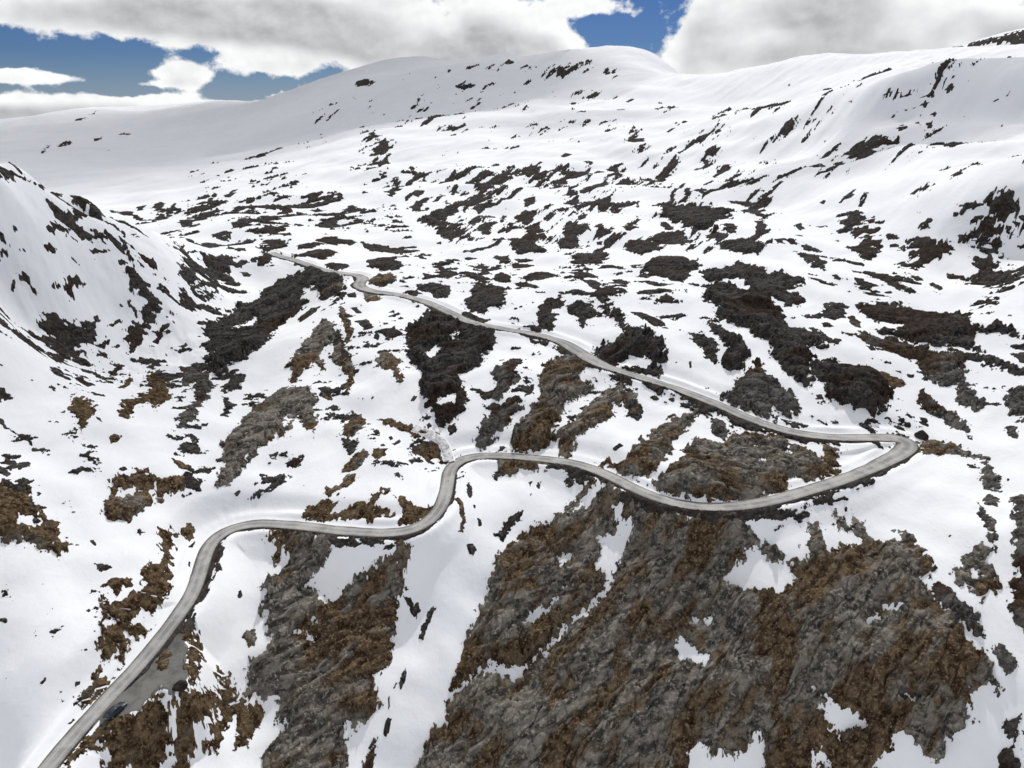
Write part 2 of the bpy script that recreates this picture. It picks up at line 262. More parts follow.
# ------------------------------------------------------------------ materials
class Nodes:
    def __init__(self, tree): self.t = tree
    def new(self, kind, **kw):
        n = self.t.nodes.new(kind)
        for k, v in kw.items():
            if k in ('op',): n.operation = v
            elif hasattr(n, k): setattr(n, k, v)
        return n
    def lk(self, a, b): self.t.links.new(a, b)
    def val(self, sock, v):
        if hasattr(v, 'is_linked') or isinstance(v, bpy.types.NodeSocket): self.lk(v, sock)
        else: sock.default_value = v
    def math(self, op, a, b=None, c=None, clamp=False):
        n = self.t.nodes.new('ShaderNodeMath'); n.operation = op; n.use_clamp = clamp
        self.val(n.inputs[0], a)
        if b is not None: self.val(n.inputs[1], b)
        if c is not None: self.val(n.inputs[2], c)
        return n.outputs[0]
    def noise(self, vec, scale, detail=4, rough=0.55, dist=0.0):
        n = self.t.nodes.new('ShaderNodeTexNoise')
        self.lk(vec, n.inputs['Vector'])
        n.inputs['Scale'].default_value = scale; n.inputs['Detail'].default_value = detail
        n.inputs['Roughness'].default_value = rough; n.inputs['Distortion'].default_value = dist
        return n.outputs['Fac']
    def ramp(self, fac, lo, hi):
        n = self.t.nodes.new('ShaderNodeMapRange'); n.interpolation_type = 'SMOOTHSTEP'
        self.val(n.inputs['Value'], fac); n.inputs['From Min'].default_value = lo; n.inputs['From Max'].default_value = hi
        return n.outputs['Result']
    def mix(self, fac, a, b):
        n = self.t.nodes.new('ShaderNodeMix'); n.data_type = 'RGBA'
        self.val(n.inputs[0], fac)
        for s, v in ((n.inputs[6], a), (n.inputs[7], b)):
            if isinstance(v, tuple): s.default_value = (*v, 1)
            else: self.lk(v, s)
        return n.outputs[2]
    def mapping(self, vec, scale=(1, 1, 1), rot=(0, 0, 0)):
        n = self.t.nodes.new('ShaderNodeMapping'); self.lk(vec, n.inputs['Vector'])
        n.inputs['Scale'].default_value = scale; n.inputs['Rotation'].default_value = rot
        return n.outputs['Vector']

def material(name):
    m = bpy.data.materials.new(name); m.use_nodes = True
    N = Nodes(m.node_tree)
    b = m.node_tree.nodes['Principled BSDF']
    return m, N, b

def bump(N, b, h, dist, strength=1.0):
    n = N.t.nodes.new('ShaderNodeBump'); N.lk(h, n.inputs['Height'])
    n.inputs['Distance'].default_value = dist; n.inputs['Strength'].default_value = strength
    N.lk(n.outputs['Normal'], b.inputs['Normal'])

def simple(name, col, rough=0.5, metal=0.0):
    m, N, b = material(name)
    b.inputs['Base Color'].default_value = (*col, 1); b.inputs['Roughness'].default_value = rough; b.inputs['Metallic'].default_value = metal
    return m

def snow_material():
    m, N, b = material('snow')
    g = N.new('ShaderNodeNewGeometry'); P = g.outputs['Position']
    n1 = N.noise(P, 0.02, 5); n2 = N.noise(P, 0.25, 5)
    dirt = N.ramp(N.noise(P, 0.02, 9, 0.7), 0.56, 0.80)
    c = N.mix(N.ramp(n1, 0.3, 0.7), (0.85, 0.865, 0.885), (0.89, 0.895, 0.905))
    c = N.mix(N.math('MULTIPLY', dirt, 0.22), c, (0.62, 0.58, 0.52))
    N.lk(c, b.inputs['Base Color'])
    b.inputs['Roughness'].default_value = 0.8
    b.inputs['Specular IOR Level'].default_value = 0.08
    n3 = N.noise(N.mapping(P, (0.9, 0.25, 1)), 1.1, 5, 0.6)
    bump(N, b, N.math('ADD', n2, N.math('MULTIPLY', n3, 0.22)), 0.45, 0.5)
    return m

AZF = math.radians(52)       # strike of the rock layers, clockwise from straight ahead
def rock_material(name, greys, browns, cover, speck):
    """greys: three stone tones; browns: two heath tones; cover: share of heath on flat ground"""
    m, N, b = material(name)
    g = N.new('ShaderNodeNewGeometry'); P = g.outputs['Position']
    def dot(a, bb, k):
        n = N.t.nodes.new('ShaderNodeVectorMath'); n.operation = 'DOT_PRODUCT'; N.lk(P, n.inputs[0]); n.inputs[1].default_value = (a * k, bb * k, 0.0); return n.outputs['Value']
    cx = N.t.nodes.new('ShaderNodeCombineXYZ')
    N.lk(dot(math.sin(AZF), math.cos(AZF), 0.42), cx.inputs[0]); N.lk(dot(math.cos(AZF), -math.sin(AZF), 1.0), cx.inputs[1])
    sz = N.t.nodes.new('ShaderNodeSeparateXYZ'); N.lk(P, sz.inputs[0]); N.lk(N.math('MULTIPLY', sz.outputs['Z'], 1.3), cx.inputs[2])
    lay = cx.outputs[0]
    big = N.noise(P, 0.055, 5, 0.6)
    mid = N.noise(lay, 0.45, 6, 0.62, 0.6)
    fine = N.noise(P, 1.6, 5, 0.65)
    stone = N.mix(N.ramp(mid, 0.40, 0.60), greys[0], greys[1])
    stone = N.mix(N.math('MULTIPLY', N.ramp(N.noise(P, 1.15, 6, 0.66), 0.50, 0.68), 0.75), stone, greys[2])
    lich = N.ramp(N.noise(P, 0.5, 7, 0.68), 0.58, 0.76)
    stone = N.mix(N.math('MULTIPLY', lich, 0.5), stone, tuple(min(0.3, k * 1.6) for k in greys[2]))
    heath = N.mix(N.ramp(N.noise(P, 0.5, 5, 0.65), 0.38, 0.64), browns[0], browns[1])
    heath = N.mix(N.math('MULTIPLY', N.ramp(fine, 0.5, 0.7), 0.6), heath, speck)
    # heath grows in the hollows (worked out with the relief), with a ragged edge
    at = N.new('ShaderNodeAttribute'); at.attribute_name = 'heath'
    w = N.math('ADD', at.outputs['Fac'], N.math('MULTIPLY', N.math('SUBTRACT', fine, 0.5), 0.28))
    w = N.math('ADD', w, N.math('MULTIPLY', N.math('SUBTRACT', big, 0.5), 0.35))
    f = N.ramp(w, -0.13 - cover, 0.13 - cover)
    c = N.mix(f, stone, heath)
    N.lk(c, b.inputs['Base Color'])
    b.inputs['Roughness'].default_value = 1.0
    b.inputs['Specular IOR Level'].default_value = 0.04
    h = N.math('ADD', N.math('MULTIPLY', mid, 0.9), N.math('MULTIPLY', fine, 0.45))
    h = N.math('ADD', h, N.math('MULTIPLY', N.noise(P, 5.0, 4, 0.7), 0.12))
    bump(N, b, h, 1.0, 0.9)
    return m

def road_material(name, a, bcol, gravel):
    m, N, b = material(name)
    g = N.new('ShaderNodeNewGeometry'); P = g.outputs['Position']
    c = N.mix(N.ramp(N.noise(P, 0.16, 7, 0.7), 0.38, 0.62), a, bcol)
    c = N.mix(N.math('MULTIPLY', N.ramp(N.noise(P, 3.0, 4, 0.7), 0.55, 0.7), 0.5), c, gravel)
    uv = N.new('ShaderNodeAttribute'); uv.attribute_name = 'across'
    tr = N.math('ABSOLUTE', N.math('SUBTRACT', N.math('ABSOLUTE', uv.outputs['Fac']), 1.0))
    worn = N.math('SUBTRACT', 1.0, N.ramp(tr, 0.15, 0.6))
    c = N.mix(N.math('MULTIPLY', worn, 0.35), c, tuple(min(1, k * 1.25) for k in bcol))
    N.lk(c, b.inputs['Base Color']); b.inputs['Roughness'].default_value = 0.9
    b.inputs['Specular IOR Level'].default_value = 0.2
    bump(N, b, N.noise(P, 4.0, 4, 0.7), 0.05, 0.6)
    return m

SNOW = snow_material()
ROCK = {
    'D': rock_material('dark_rock', ((0.021, 0.020, 0.020), (0.066, 0.060, 0.055), (0.150, 0.140, 0.127)), ((0.022, 0.015, 0.012), (0.056, 0.042, 0.033)), -0.03, (0.105, 0.082, 0.064)),
    'G': rock_material('grey_rock', ((0.038, 0.036, 0.035), (0.125, 0.116, 0.105), (0.25, 0.235, 0.21)), ((0.024, 0.015, 0.010), (0.072, 0.048, 0.032)), -0.03, (0.15, 0.108, 0.072)),
    'M': rock_material('mixed_rock', ((0.050, 0.046, 0.041), (0.215, 0.194, 0.164), (0.42, 0.385, 0.33)), ((0.036, 0.020, 0.012), (0.145, 0.102, 0.062)), 0.0, (0.40, 0.31, 0.195)),
    'B': rock_material('heath', ((0.040, 0.035, 0.030), (0.110, 0.095, 0.075), (0.20, 0.175, 0.14)), ((0.030, 0.016, 0.009), (0.135, 0.096, 0.056)), 0.06, (0.33, 0.25, 0.15)),
}
ASPHALT = road_material('grey_road', (0.24, 0.235, 0.225), (0.42, 0.41, 0.39), (0.20, 0.195, 0.185))
SHOULDER = road_material('road_shoulder', (0.10, 0.095, 0.085), (0.20, 0.185, 0.16), (0.28, 0.265, 0.24))
GRAVEL = road_material('layby_gravel', (0.095, 0.095, 0.088), (0.185, 0.182, 0.168), (0.27, 0.25, 0.21))

# ------------------------------------------------------------------ ground
X, Y, Zg, Dr, Sr, lay = build_ground()
RR = np.exp(L_ALL)[None, :] + 0 * T_ALL[:, None]
TT, LL = T_ALL[:, None] + 0 * RR, L_ALL[None, :] + 0 * RR
IDX = np.arange(NT * NL).reshape(NT, NL)

q = np.stack([IDX[:-1, :-1], IDX[1:, :-1], IDX[1:, 1:], IDX[:-1, 1:]], -1)[:, :, ::-1].reshape(-1, 4)
# drifts: soft small-scale relief of the snow itself
calm = smooth(3.0, 12, np.abs(Dr)) * smooth(2, -4, lay)
drift = fbm(X * math.cos(AZF) / 7 - Y * math.sin(AZF) / 7, X * math.sin(AZF) / 30 + Y * math.cos(AZF) / 30, 2, 21) * 0.13 * smooth(900, 300, RR)
drift = drift + fbm((X * math.sin(AZF) + Y * math.cos(AZF)) / 70, (X * math.cos(AZF) - Y * math.sin(AZF)) / 20, 3, 23) * 0.55 * np.clip(RR / 300, 0.7, 2.5)
bank = np.zeros_like(Zg)
HWF = np.interp(Sr, np.arange(len(ROADC)), ROADW)
ad = np.abs(Dr)
near = ad < 16
bank[near] = (np.exp(-((ad[near] - HWF[near] - 2.6) / 1.3) ** 2) * (0.35 + 0.75 * np.clip(perlin(Sr[near] / 9, Dr[near] * 0 + np.sign(Dr[near]) * 3.3, 5) + 0.3, 0, 1)))
ZS = Zg + drift * calm + bank * np.where(lay > -3, 0, 1)
co = np.stack([X, Y, ZS + Z0], -1).reshape(-1, 3)
o = link('terrain', mesh_from_arrays('terrain', co, q), [SNOW])
tag(o, kind='structure')
del q, co

def patch_mesh(name, i0, i1, j0, j1, keep, Z, heath=None):
    """surface over the grid window, only the cells touching `keep`"""
    k = keep[:-1, :-1] | keep[1:, :-1] | keep[1:, 1:] | keep[:-1, 1:]
    ii, jj = np.nonzero(k)
    nj = j1 - j0
    quad = np.stack([ii * nj + jj, ii * nj + jj + 1, (ii + 1) * nj + jj + 1, (ii + 1) * nj + jj], -1)
    u, inv = np.unique(quad, return_inverse=True)
    if len(u) == 0: return None
    P = np.stack([X[i0:i1, j0:j1].ravel()[u], Y[i0:i1, j0:j1].ravel()[u], Z.ravel()[u] + Z0], -1)
    me = mesh_from_arrays(name, P, inv.reshape(-1, 4))
    at = me.attributes.new('heath', 'FLOAT', 'POINT')
    at.data.foreach_set('value', (heath.ravel()[u] if heath is not None else np.zeros(len(u))).astype(np.float32))
    return me

# ------------------------------------------------------------------ bare rock and heath
ca, sa = math.cos(AZF), math.sin(AZF)
def crag(x, y, r, sharp, az, ty):
    """relief of bare rock: tilted layers with broken edges, knobs and cracks (metres)"""
    s = min(max(r / 170, 0.8), 4.0)
    ca, sa = math.cos(az), math.sin(az)
    a, b = (x * sa + y * ca) / s, (x * ca - y * sa) / s
    wv = fbm(a / 22, b / 9, 3, 31)
    wu = fbm(a / 6 + 5, b / 3, 3, 33)
    la = 8.5 if ty == 'X' else 12.0                 # the largest mass is broken into squarer blocks
    f1, h1 = facets(a / la + 0.25 * wv + 0.07 * wu, b / 5.6 + 0.3 * wv + 0.09 * wu, 41)
    f2, h2 = facets(a / (la * 0.36) + 0.3 * wv, b / 2.3 + 0.12 * wu, 43)
    if ty == 'X': sharp = 0.5
    def layers(step, warp, k):
        t = b / step + 0.9 * wv + warp * wu
        q = t - np.floor(t)
        return np.where(q < k, smooth(0, k, q), smooth(1, k, q))
    saw, saw2 = layers(4.8, 0.12, 0.78), layers(1.75, 0.20, 0.76)
    k1 = np.abs(perlin(a / 26, b / 15 + 0.4 * wv, 47)) * 1.5
    k2 = np.abs(perlin(a / 13 + 0.5 * wv, b / 5 + 0.4 * wu, 48)) * 1.5
    k3 = np.abs(perlin(a / 5.0 + 0.4 * wu, b / 1.9 + 0.25 * wu, 55)) * 1.5
    fine = fbm(a / 2.4, b / 0.9, 3, 49, 0.6)
    d = s * (1.7 * k1 + 0.45 * k2 + 1.3 * (f1 + 0.15) + 0.5 * (f2 + 0.15)
             + sharp * (1.15 * saw + 0.42 * saw2) + 0.14 * k3 + 0.10 * fine + 0.5 * wv - 1.2)
    heath = 0.30 * fbm(a / 28, b / 18, 3, 51) + 0.24 * fbm(a / 12, b / 5, 3, 53) + 0.14 * (0.5 - k2) + 0.26 * (0.45 - h1) + 0.10 * (0.5 - h2) + 0.16 * (0.05 - f1) + 0.14 * (0.5 - saw) * sharp + 0.06 * fine
    # thin clefts along the layers that keep their snow
    line = np.abs(fbm(a / 16 + 7, b / 4.5, 3, 57))
    d = d - 0.9 * s * smooth(0.07, 0.0, line) - 0.5 * s * smooth(0.06, 0.0, np.abs(fbm(x / 7, y / 7, 3, 58)))
    cleft = line - 0.05 * smooth(0.05, 0.5, fbm(a / 30, b / 22, 2, 59))
    return d, heath, cleft

def streaks(t, l, style):
    if style == 'd': return fbm((t * 0.95 - l * 0.31) * 62, (t * 0.31 + l * 0.95) * 11, 6, 71, 0.72)
    return fbm(t * 26, l * 42, 6, 73, 0.70)

SHARP = {'D': 0.9, 'G': 0.8, 'M': 0.8, 'B': 0.3}
COVER = {'D': 0.0, 'G': -0.02, 'M': 0.05, 'B': 0.30}
def outcrop_field(rings, h, ty, area):
    pts = np.array(rings[0], float)
    rm = float(np.median(np.hypot(pts[:, 0], pts[:, 1])))
    pad = 0.03 * rm
    i0, i1, j0, j1 = window(pts[:, 0].min() - pad, pts[:, 0].max() + pad, pts[:, 1].min() - pad, pts[:, 1].max() + pad)
    sl = (slice(i0, i1), slice(j0, j1))
    x, y, r = X[sl], Y[sl], RR[sl]
    px = 0.00142 * r
    amp = min(max(0.13 * math.sqrt(area), 0.7), 4.2)
    # ragged outline: shift the sample point and vary the distance
    t, l = TT[sl], LL[sl]
    wx = fbm(t * 75, l * 60, 3, 51) * px * amp * 0.9
    wy = fbm(t * 75 + 9, l * 60 + 4, 3, 57) * px * amp * 1.6
    sd = signed_distance(pts, x + wx, y + wy)
    for hole in rings[1:]:
        sd = np.minimum(sd, -signed_distance(np.array(hole, float), x + wx * 0.6, y + wy * 0.6))
    sd = sd + (fbm(t * 150, l * 110, 5, 61, 0.70) * 1.05) * px * amp * 0.75 - px * 0.15
    if rm > 330:                      # far off, the outlines break up along the strike
        sd = sd + streaks(t, l, 'd' if pts[:, 0].mean() > -0.1 * rm else 'h') * px * amp * 1.7
    # keep off the carriageway
    d = np.abs(Dr[sl])
    sd = np.minimum(sd, np.minimum(d - HWF[sl] - 0.45, 6) + 0.25 * perlin(x / 2, y / 2, 5))
    hs = 0.55 * h * min(max((rm / 190), 0.9), 1.5) ** 0.5
    edge = np.clip(sd / (px * 2.2 + 0.15), -1, 1)
    rise = hs * (1 - np.exp(-np.maximum(sd, 0) / (1.1 * hs + 2 * px)))
    # layers level out toward the viewer: low on the uphill side, a drop on the downhill side
    c, s2 = pts[:, 1].mean(), max(6.0, np.ptp(pts[:, 1]) * 0.5)
    rise = rise * (0.58 + 0.48 * np.clip((c - y) / s2, -1, 1))
    az = AZF if (math.atan2(pts[:, 0].mean(), pts[:, 1].mean()) < 0.2 or rm < 170) else math.radians(112)
    det, heath, cleft = crag(x, y, rm, SHARP[ty], az, 'X' if area > 50000 else ty)
    det = det * (0.42 + 0.16 * h) * min(1.0, (200 / rm) ** 0.8) * smooth(0, 1, sd / (4.5 * px + 0.9)) * min(1.0, 0.3 + hs / 3.0)
    calm_r = smooth(2.0, 6.0, d)
    off = np.where(sd > 0, 0.10 + rise * (0.25 + 0.75 * calm_r) + det * calm_r * 0.85, edge * 0.5 * np.maximum(1, r / 200))
    # inside the outcrop the snow is gone: keep the rock above it, but let thin crevices hold snow
    off = np.where(sd > 4 * px, np.maximum(off, 0.12 + 0.1 * (sd / (10 * px))), off)
    if ty in 'DG' or area < 9000:
        off = np.where((cleft < 0) & (sd > 0), np.minimum(off, -0.15 + cleft * 6), off)
    return (i0, i1, j0, j1), sd, ZS[sl] + off, heath + COVER[ty]

GROUP = 'rock outcrops and heath showing through the snow'
def add_outcrop(name, cat, label, ty, h, area, rings, group=GROUP):
    w, sd, Z, heath = outcrop_field(rings, h, ty, area)
    px = 0.00142 * RR[w[0]:w[1], w[2]:w[3]]
    me = patch_mesh(name, *w, sd > -0.6 * px, Z, heath)
    if me is None: return
    o = link(name, me, [ROCK[ty]])
    tag(o, label, cat, group)

OUTCROPS = [
('rock_outcrop','rock outcrop','long brown and grey rock spur below the lower road, left of the snow gully','M',4,27007,'-62.2,151.5 -53.3,150.4 -44.6,146.9 -44.0,143.9 -45.8,141.8 -48.2,141.6 -48.2,140.2 -49.8,137.9 -46.9,137.7 -45.6,134.9 -41.5,134.9 -40.6,137.8 -37.4,139.6 -34.8,140.3 -31.8,141.6 -28.0,142.3 -28.1,144.1 -27.3,144.9 -24.0,143.2 -25.4,139.7 -26.0,137.0 -27.5,136.0 -26.9,132.1 -27.3,127.9 -27.0,124.2 -30.5,119.0 -28.7,116.5 -28.5,114.9 -30.1,113.1 -32.7,112.0 -32.4,109.9 -33.4,109.8 -34.3,112.7 -35.2,111.0 -34.9,108.7 -34.1,107.7 -33.7,104.4 -33.4,99.1 -49.3,95.6 -50.2,102.0 -50.4,104.2 -49.3,107.0 -46.7,109.8 -48.2,111.5 -49.9,109.8 -49.1,112.9 -50.4,114.6 -56.0,114.9 -58.5,115.3 -56.4,117.8 -58.4,119.0 -57.8,121.6 -56.4,122.1 -53.6,125.0 -55.7,127.1 -56.5,130.8 -59.2,132.3 -57.5,134.7 -59.7,137.0 -56.7,140.0 -54.8,143.7 -56.4,145.8 -57.9,143.2 -59.0,142.7 -58.6,146.6 -60.0,148.3;-49.5,127.5 -48.0,128.6 -47.6,127.8 -49.1,127.3;-46.6,127.5 -44.9,126.8 -44.8,126.1 -46.2,126.4;-46.2,130.8 -45.3,131.1 -45.1,130.0 -45.8,130.0'),
('heath_patch','heath','ragged brown heath patch full of snow holes beside the lower left road bend','B',1.5,4064,'-86.1,145.6 -84.8,146.5 -82.9,147.6 -82.0,143.0 -80.8,138.7 -78.8,134.4 -77.5,131.0 -77.9,126.4 -78.6,124.0 -81.1,122.1 -80.7,120.8 -78.5,121.1 -77.0,120.1 -78.3,118.3 -80.0,116.9 -79.2,111.2 -80.2,111.4 -81.2,115.1 -82.1,111.6 -83.5,112.1 -84.6,113.5 -85.3,116.4 -85.9,118.8 -88.0,122.3 -88.0,123.7 -85.5,122.3 -83.8,124.4 -83.0,126.3 -81.9,128.8 -83.2,130.4 -83.8,133.3 -83.2,135.8 -81.9,136.6 -83.7,141.6;-84.6,118.2 -83.6,118.3 -83.6,117.0 -84.3,117.0;-81.4,117.8 -80.6,118.0 -80.9,116.9'),
('heath_patch','heath','small brown heath strip at the upper left tip of the ragged heath patch','B',1,275,'-89.6,125.8 -89.2,127.7 -86.1,129.4 -83.5,127.8 -85.3,126.4 -85.2,123.7 -86.8,126.0 -88.9,126.5'),
('rock_outcrop','rock outcrop','huge striped slab of grey and brown rock left of the long diagonal snow strip','M',4,15881,'17.6,165.6 22.3,168.3 25.5,165.4 29.3,160.1 29.7,157.6 27.7,157.9 25.9,156.9 27.2,154.4 27.4,153.4 22.3,152.5 22.6,148.2 21.3,147.8 20.9,146.1 23.6,143.1 23.3,142.1 20.6,139.2 18.0,136.7 14.7,134.4 12.7,132.6 7.4,127.6 3.9,124.9 1.8,123.5 0.0,123.8 -3.6,123.8 -4.8,125.7 -5.0,123.7 -7.6,122.3 -8.7,121.5 -11.3,119.9 -13.4,118.5 -14.3,119.1 -12.5,121.7 -11.2,126.2 -10.9,129.2 -9.1,130.8 -9.1,132.7 -6.2,137.5 -5.8,139.5 -6.3,141.8 -4.6,141.9 -4.7,144.6 -2.8,148.4 0.0,152.2 6.5,156.8 10.5,158.4 14.3,160.5 20.7,162.2 24.5,164.1 23.2,166.8 19.6,164.0 15.4,160.5 13.7,159.9 13.8,161.5;1.6,131.5 6.0,135.9 8.4,136.4 11.2,139.8 11.6,139.2 7.8,134.5 4.2,132.1;12.2,141.0 13.5,142.2 13.7,141.5;11.4,149.6 15.0,150.2 15.2,149.1 12.0,146.2'),
('rock_outcrop','rock outcrop','vast brown and grey rock mass filling the bottom right, below the lower road','M',5,117008,'29.9,157.0 34.8,152.9 41.5,149.4 49.7,147.8 56.5,148.5 59.0,145.6 60.4,143.8 63.9,142.4 64.7,140.2 64.4,139.2 65.2,138.7 67.0,139.3 68.6,138.4 70.5,139.9 70.9,142.2 68.5,142.2 70.4,142.7 72.8,147.0 74.3,148.6 77.2,149.6 75.2,144.6 76.1,141.6 77.9,141.8 78.9,143.7 82.5,143.6 84.8,145.5 84.9,148.8 80.8,147.5 81.0,149.6 79.2,151.8 83.2,152.0 83.8,150.1 86.3,153.2 87.8,150.5 88.4,147.7 89.8,145.3 92.6,144.7 95.0,146.1 95.3,147.9 93.8,148.8 97.0,148.5 98.1,147.6 97.8,143.1 98.2,139.2 98.5,135.1 96.2,134.1 93.0,134.2 94.2,132.9 94.9,128.8 96.6,125.4 98.1,122.9 97.1,120.5 98.3,117.9 99.0,118.2 100.5,116.4 99.9,115.0 100.2,111.5 100.2,110.0 98.3,111.3 97.8,112.2 95.9,111.0 94.8,111.2 93.3,109.0 93.2,106.8 91.4,106.0 88.7,106.2 87.2,104.5 86.4,103.1 85.5,102.9 84.3,103.8 82.5,105.3 81.4,107.0 79.3,106.8 77.7,108.0 77.6,105.5 74.7,104.2 73.6,102.9 71.7,99.5 -21.6,100.2 -20.0,106.1 -18.9,108.0 -17.8,110.3 -16.9,112.7 -14.2,112.9 -14.2,116.9 -12.9,117.8 -9.1,120.6 -5.8,122.1 -1.3,121.5 0.7,120.1 2.2,122.5 5.9,125.8 10.4,128.9 13.4,132.7 17.8,134.9 21.0,137.9 23.6,140.3 24.7,141.7 25.0,142.7 26.6,146.5 28.9,149.1 30.2,152.8 28.2,154.9 28.4,156.5;50.1,137.5 53.6,139.8 55.7,139.7 55.8,142.2 59.1,142.2 60.5,140.1 61.9,139.5 65.1,138.5 65.5,136.3 66.1,134.7 63.5,133.4 62.3,132.3 59.1,133.3 56.1,133.8 50.9,135.9 49.7,136.5;37.4,127.2 38.4,128.0 41.4,124.2 42.3,122.9 44.0,123.0 43.7,121.2 42.6,121.0 40.1,122.6 37.3,123.9;43.8,129.4 45.8,130.9 46.1,130.0 44.3,128.7;41.8,131.0 42.9,130.6 43.2,129.8 42.3,130.0;78.7,125.4 80.8,126.9 82.6,127.0 82.1,125.6 80.2,125.2;83.8,128.6 86.6,129.2 88.1,128.6 84.6,127.4 83.6,127.5;65.3,114.6 66.4,114.5 68.0,112.3 70.8,111.2 73.1,109.6 72.8,108.7 68.0,109.0 67.8,107.9 67.2,109.0 66.0,110.0 65.6,111.7 64.4,112.5 65.7,112.0 66.4,113.2;63.2,115.2 64.5,116.2 64.8,114.9;81.1,112.4 84.3,111.9 82.8,111.6;61.4,107.3 62.2,107.2 62.7,106.5 63.7,106.8 66.1,105.5 65.3,104.8 62.0,105.1;36.9,105.3 37.6,110.0 39.6,110.6 41.3,109.9 41.4,108.7 44.3,108.8 44.8,109.0 46.9,108.3 49.7,108.9 51.6,111.2 53.3,109.5 51.7,103.8'),
('rock_outcrop','rock outcrop','smooth brown-grey slab lying at the upper right rim of the vast rock mass','G',2,1048,'95.7,133.0 98.3,131.6 100.1,127.2 101.9,123.5 101.2,119.7 99.6,120.6 98.1,122.9 96.6,125.4 95.1,128.7'),
('crag','crag','tall grey-brown cliff strip cut by the right edge of the picture','G',2,4322,'124.7,153.0 127.3,154.2 128.9,152.3 125.9,142.5 110.2,114.7 108.1,118.4 108.1,120.6 107.8,123.9 110.7,126.7 110.7,128.5 112.7,130.4 114.4,134.1 115.7,137.5 118.3,140.8 121.5,146.5'),
('rock_outcrop','rock outcrop','narrow mottled outcrop with snow pockets left of the cliff strip at the right edge','M',2,1544,'100.8,133.4 101.9,135.1 105.3,137.5 106.9,138.4 108.4,140.7 110.5,140.5 111.3,138.8 110.6,136.4 109.2,135.7 110.0,134.0 109.7,131.4 109.1,129.5 107.6,128.2 107.1,129.6 104.8,127.7 103.7,127.9 103.0,130.7 101.1,131.3;105.0,134.7 106.6,134.9 107.3,132.8 105.7,132.7'),
('rock_outcrop','rock outcrop','dark jagged outcrop in the bottom right corner of the picture','D',2,1352,'98.5,106.0 99.5,106.1 101.3,105.4 100.3,103.3 99.1,102.7 98.4,101.1 98.6,99.1 98.2,96.3 91.9,97.6 94.2,99.9 96.0,101.1 98.1,102.0 98.6,103.3 98.0,104.9'),
('rock_outcrop','rock outcrop','small grey outcrop between two snow tongues at the right rim of the vast rock mass','G',2,468,'102.3,118.3 103.2,117.9 104.3,115.4 104.2,113.0 103.0,111.7 101.8,111.9 101.0,114.2 101.3,116.0'),
('heath_patch','heath','ochre heath bank below the gravel layby, a snow patch in its lower edge','B',1.5,5338,'-79.2,88.8 -79.2,93.1 -77.9,96.7 -75.9,99.0 -73.2,100.2 -71.2,101.8 -70.3,104.2 -68.9,105.2 -67.6,103.9 -65.8,103.0 -66.3,102.0 -65.9,101.4 -67.2,100.1 -67.2,96.7;-77.7,90.0 -77.9,91.5 -76.5,93.7 -74.8,95.0 -74.1,94.4 -74.2,91.6 -77.4,89.1;-74.8,96.8 -74.3,97.1 -73.9,96.9 -74.4,96.6;-75.9,95.5 -75.2,95.8 -75.1,95.6'),
('heath_patch','heath','three brown heath fingers hanging into the snow right of the layby','B',1.5,4574,'-65.5,104.3 -63.9,108.0 -63.0,110.7 -62.3,110.9 -62.7,115.7 -63.6,115.9 -63.5,119.4 -62.4,117.8 -60.4,117.6 -59.0,115.2 -55.7,113.6 -54.0,113.3 -52.6,111.6 -53.3,108.8 -54.1,105.5 -56.2,103.9 -56.5,107.1 -58.1,111.1 -59.0,110.9 -58.7,107.7 -58.7,102.8 -60.9,102.6 -60.5,107.2 -60.8,110.8 -61.2,108.3 -61.0,105.2 -61.9,104.3 -62.3,101.6 -63.4,97.9 -66.1,97.2 -65.4,101.1 -65.0,102.4'),
('heath_patch','heath','curved brown heath bank at the upper end of the layby','B',1,786,'-71.2,121.9 -69.4,121.2 -67.4,120.5 -65.9,117.9 -64.3,112.4 -64.0,108.2 -64.5,106.0 -64.9,109.7 -67.1,113.1 -68.2,117.1 -71.2,119.6'),
('heath_patch','heath','tiny ochre heath island inside the gravel layby','B',0.6,269,'-72.8,112.1 -73.1,115.1 -72.4,116.4 -70.0,113.8 -69.9,110.2 -71.5,110.2'),
('heath_patch','heath','thin brown heath strip touching the road opposite the layby','B',1,598,'-82.7,110.7 -82.1,109.7 -81.8,108.1 -79.7,109.3 -79.7,107.9 -80.9,103.1 -82.5,102.0 -83.3,102.3 -83.2,105.8 -83.4,108.5'),
('rock_outcrop','rock outcrop','small brown outcrop left of the long rock spur, near its snow notch','M',1,216,'-60.8,125.6 -60.0,127.6 -58.5,128.1 -57.4,126.4 -57.3,124.1 -58.8,123.6'),
('rock_outcrop','rock outcrop','thin dark rock blade lying in the upper snow gully','D',1.2,176,'-21.5,128.7 -20.9,130.9 -19.6,133.9 -18.7,135.0 -17.8,134.2 -18.9,132.5 -19.9,129.8 -20.2,128.3'),
('rock_outcrop','rock outcrop','short dark rock fang at the top of the snow gully beside the long spur','D',1,172,'-26.1,136.9 -24.6,136.6 -23.2,135.1 -22.2,135.5 -21.8,134.6 -22.0,132.4 -23.8,133.8 -25.5,135.8'),
('rock_outcrop','rock outcrop','curved dark rock sliver in the middle of the snow gully','D',0.8,95,'-23.9,122.2 -23.4,121.4 -23.5,119.3 -24.3,118.1 -24.9,118.6 -24.6,120.6'),
('rock_outcrop','rock outcrop','small dark rock in the lower snow gully, under a string of pebbles','D',0.8,97,'-27.1,112.3 -26.5,113.6 -25.8,113.0 -26.1,110.7 -26.9,110.1 -27.3,110.7'),
('rock_outcrop','rock outcrop','grey rock rib at the bottom of the snow gully','G',1,312,'-29.1,109.6 -28.7,110.0 -28.0,108.8 -28.7,108.0 -28.4,104.5 -30.9,103.9 -30.7,105.7 -30.0,108.3'),
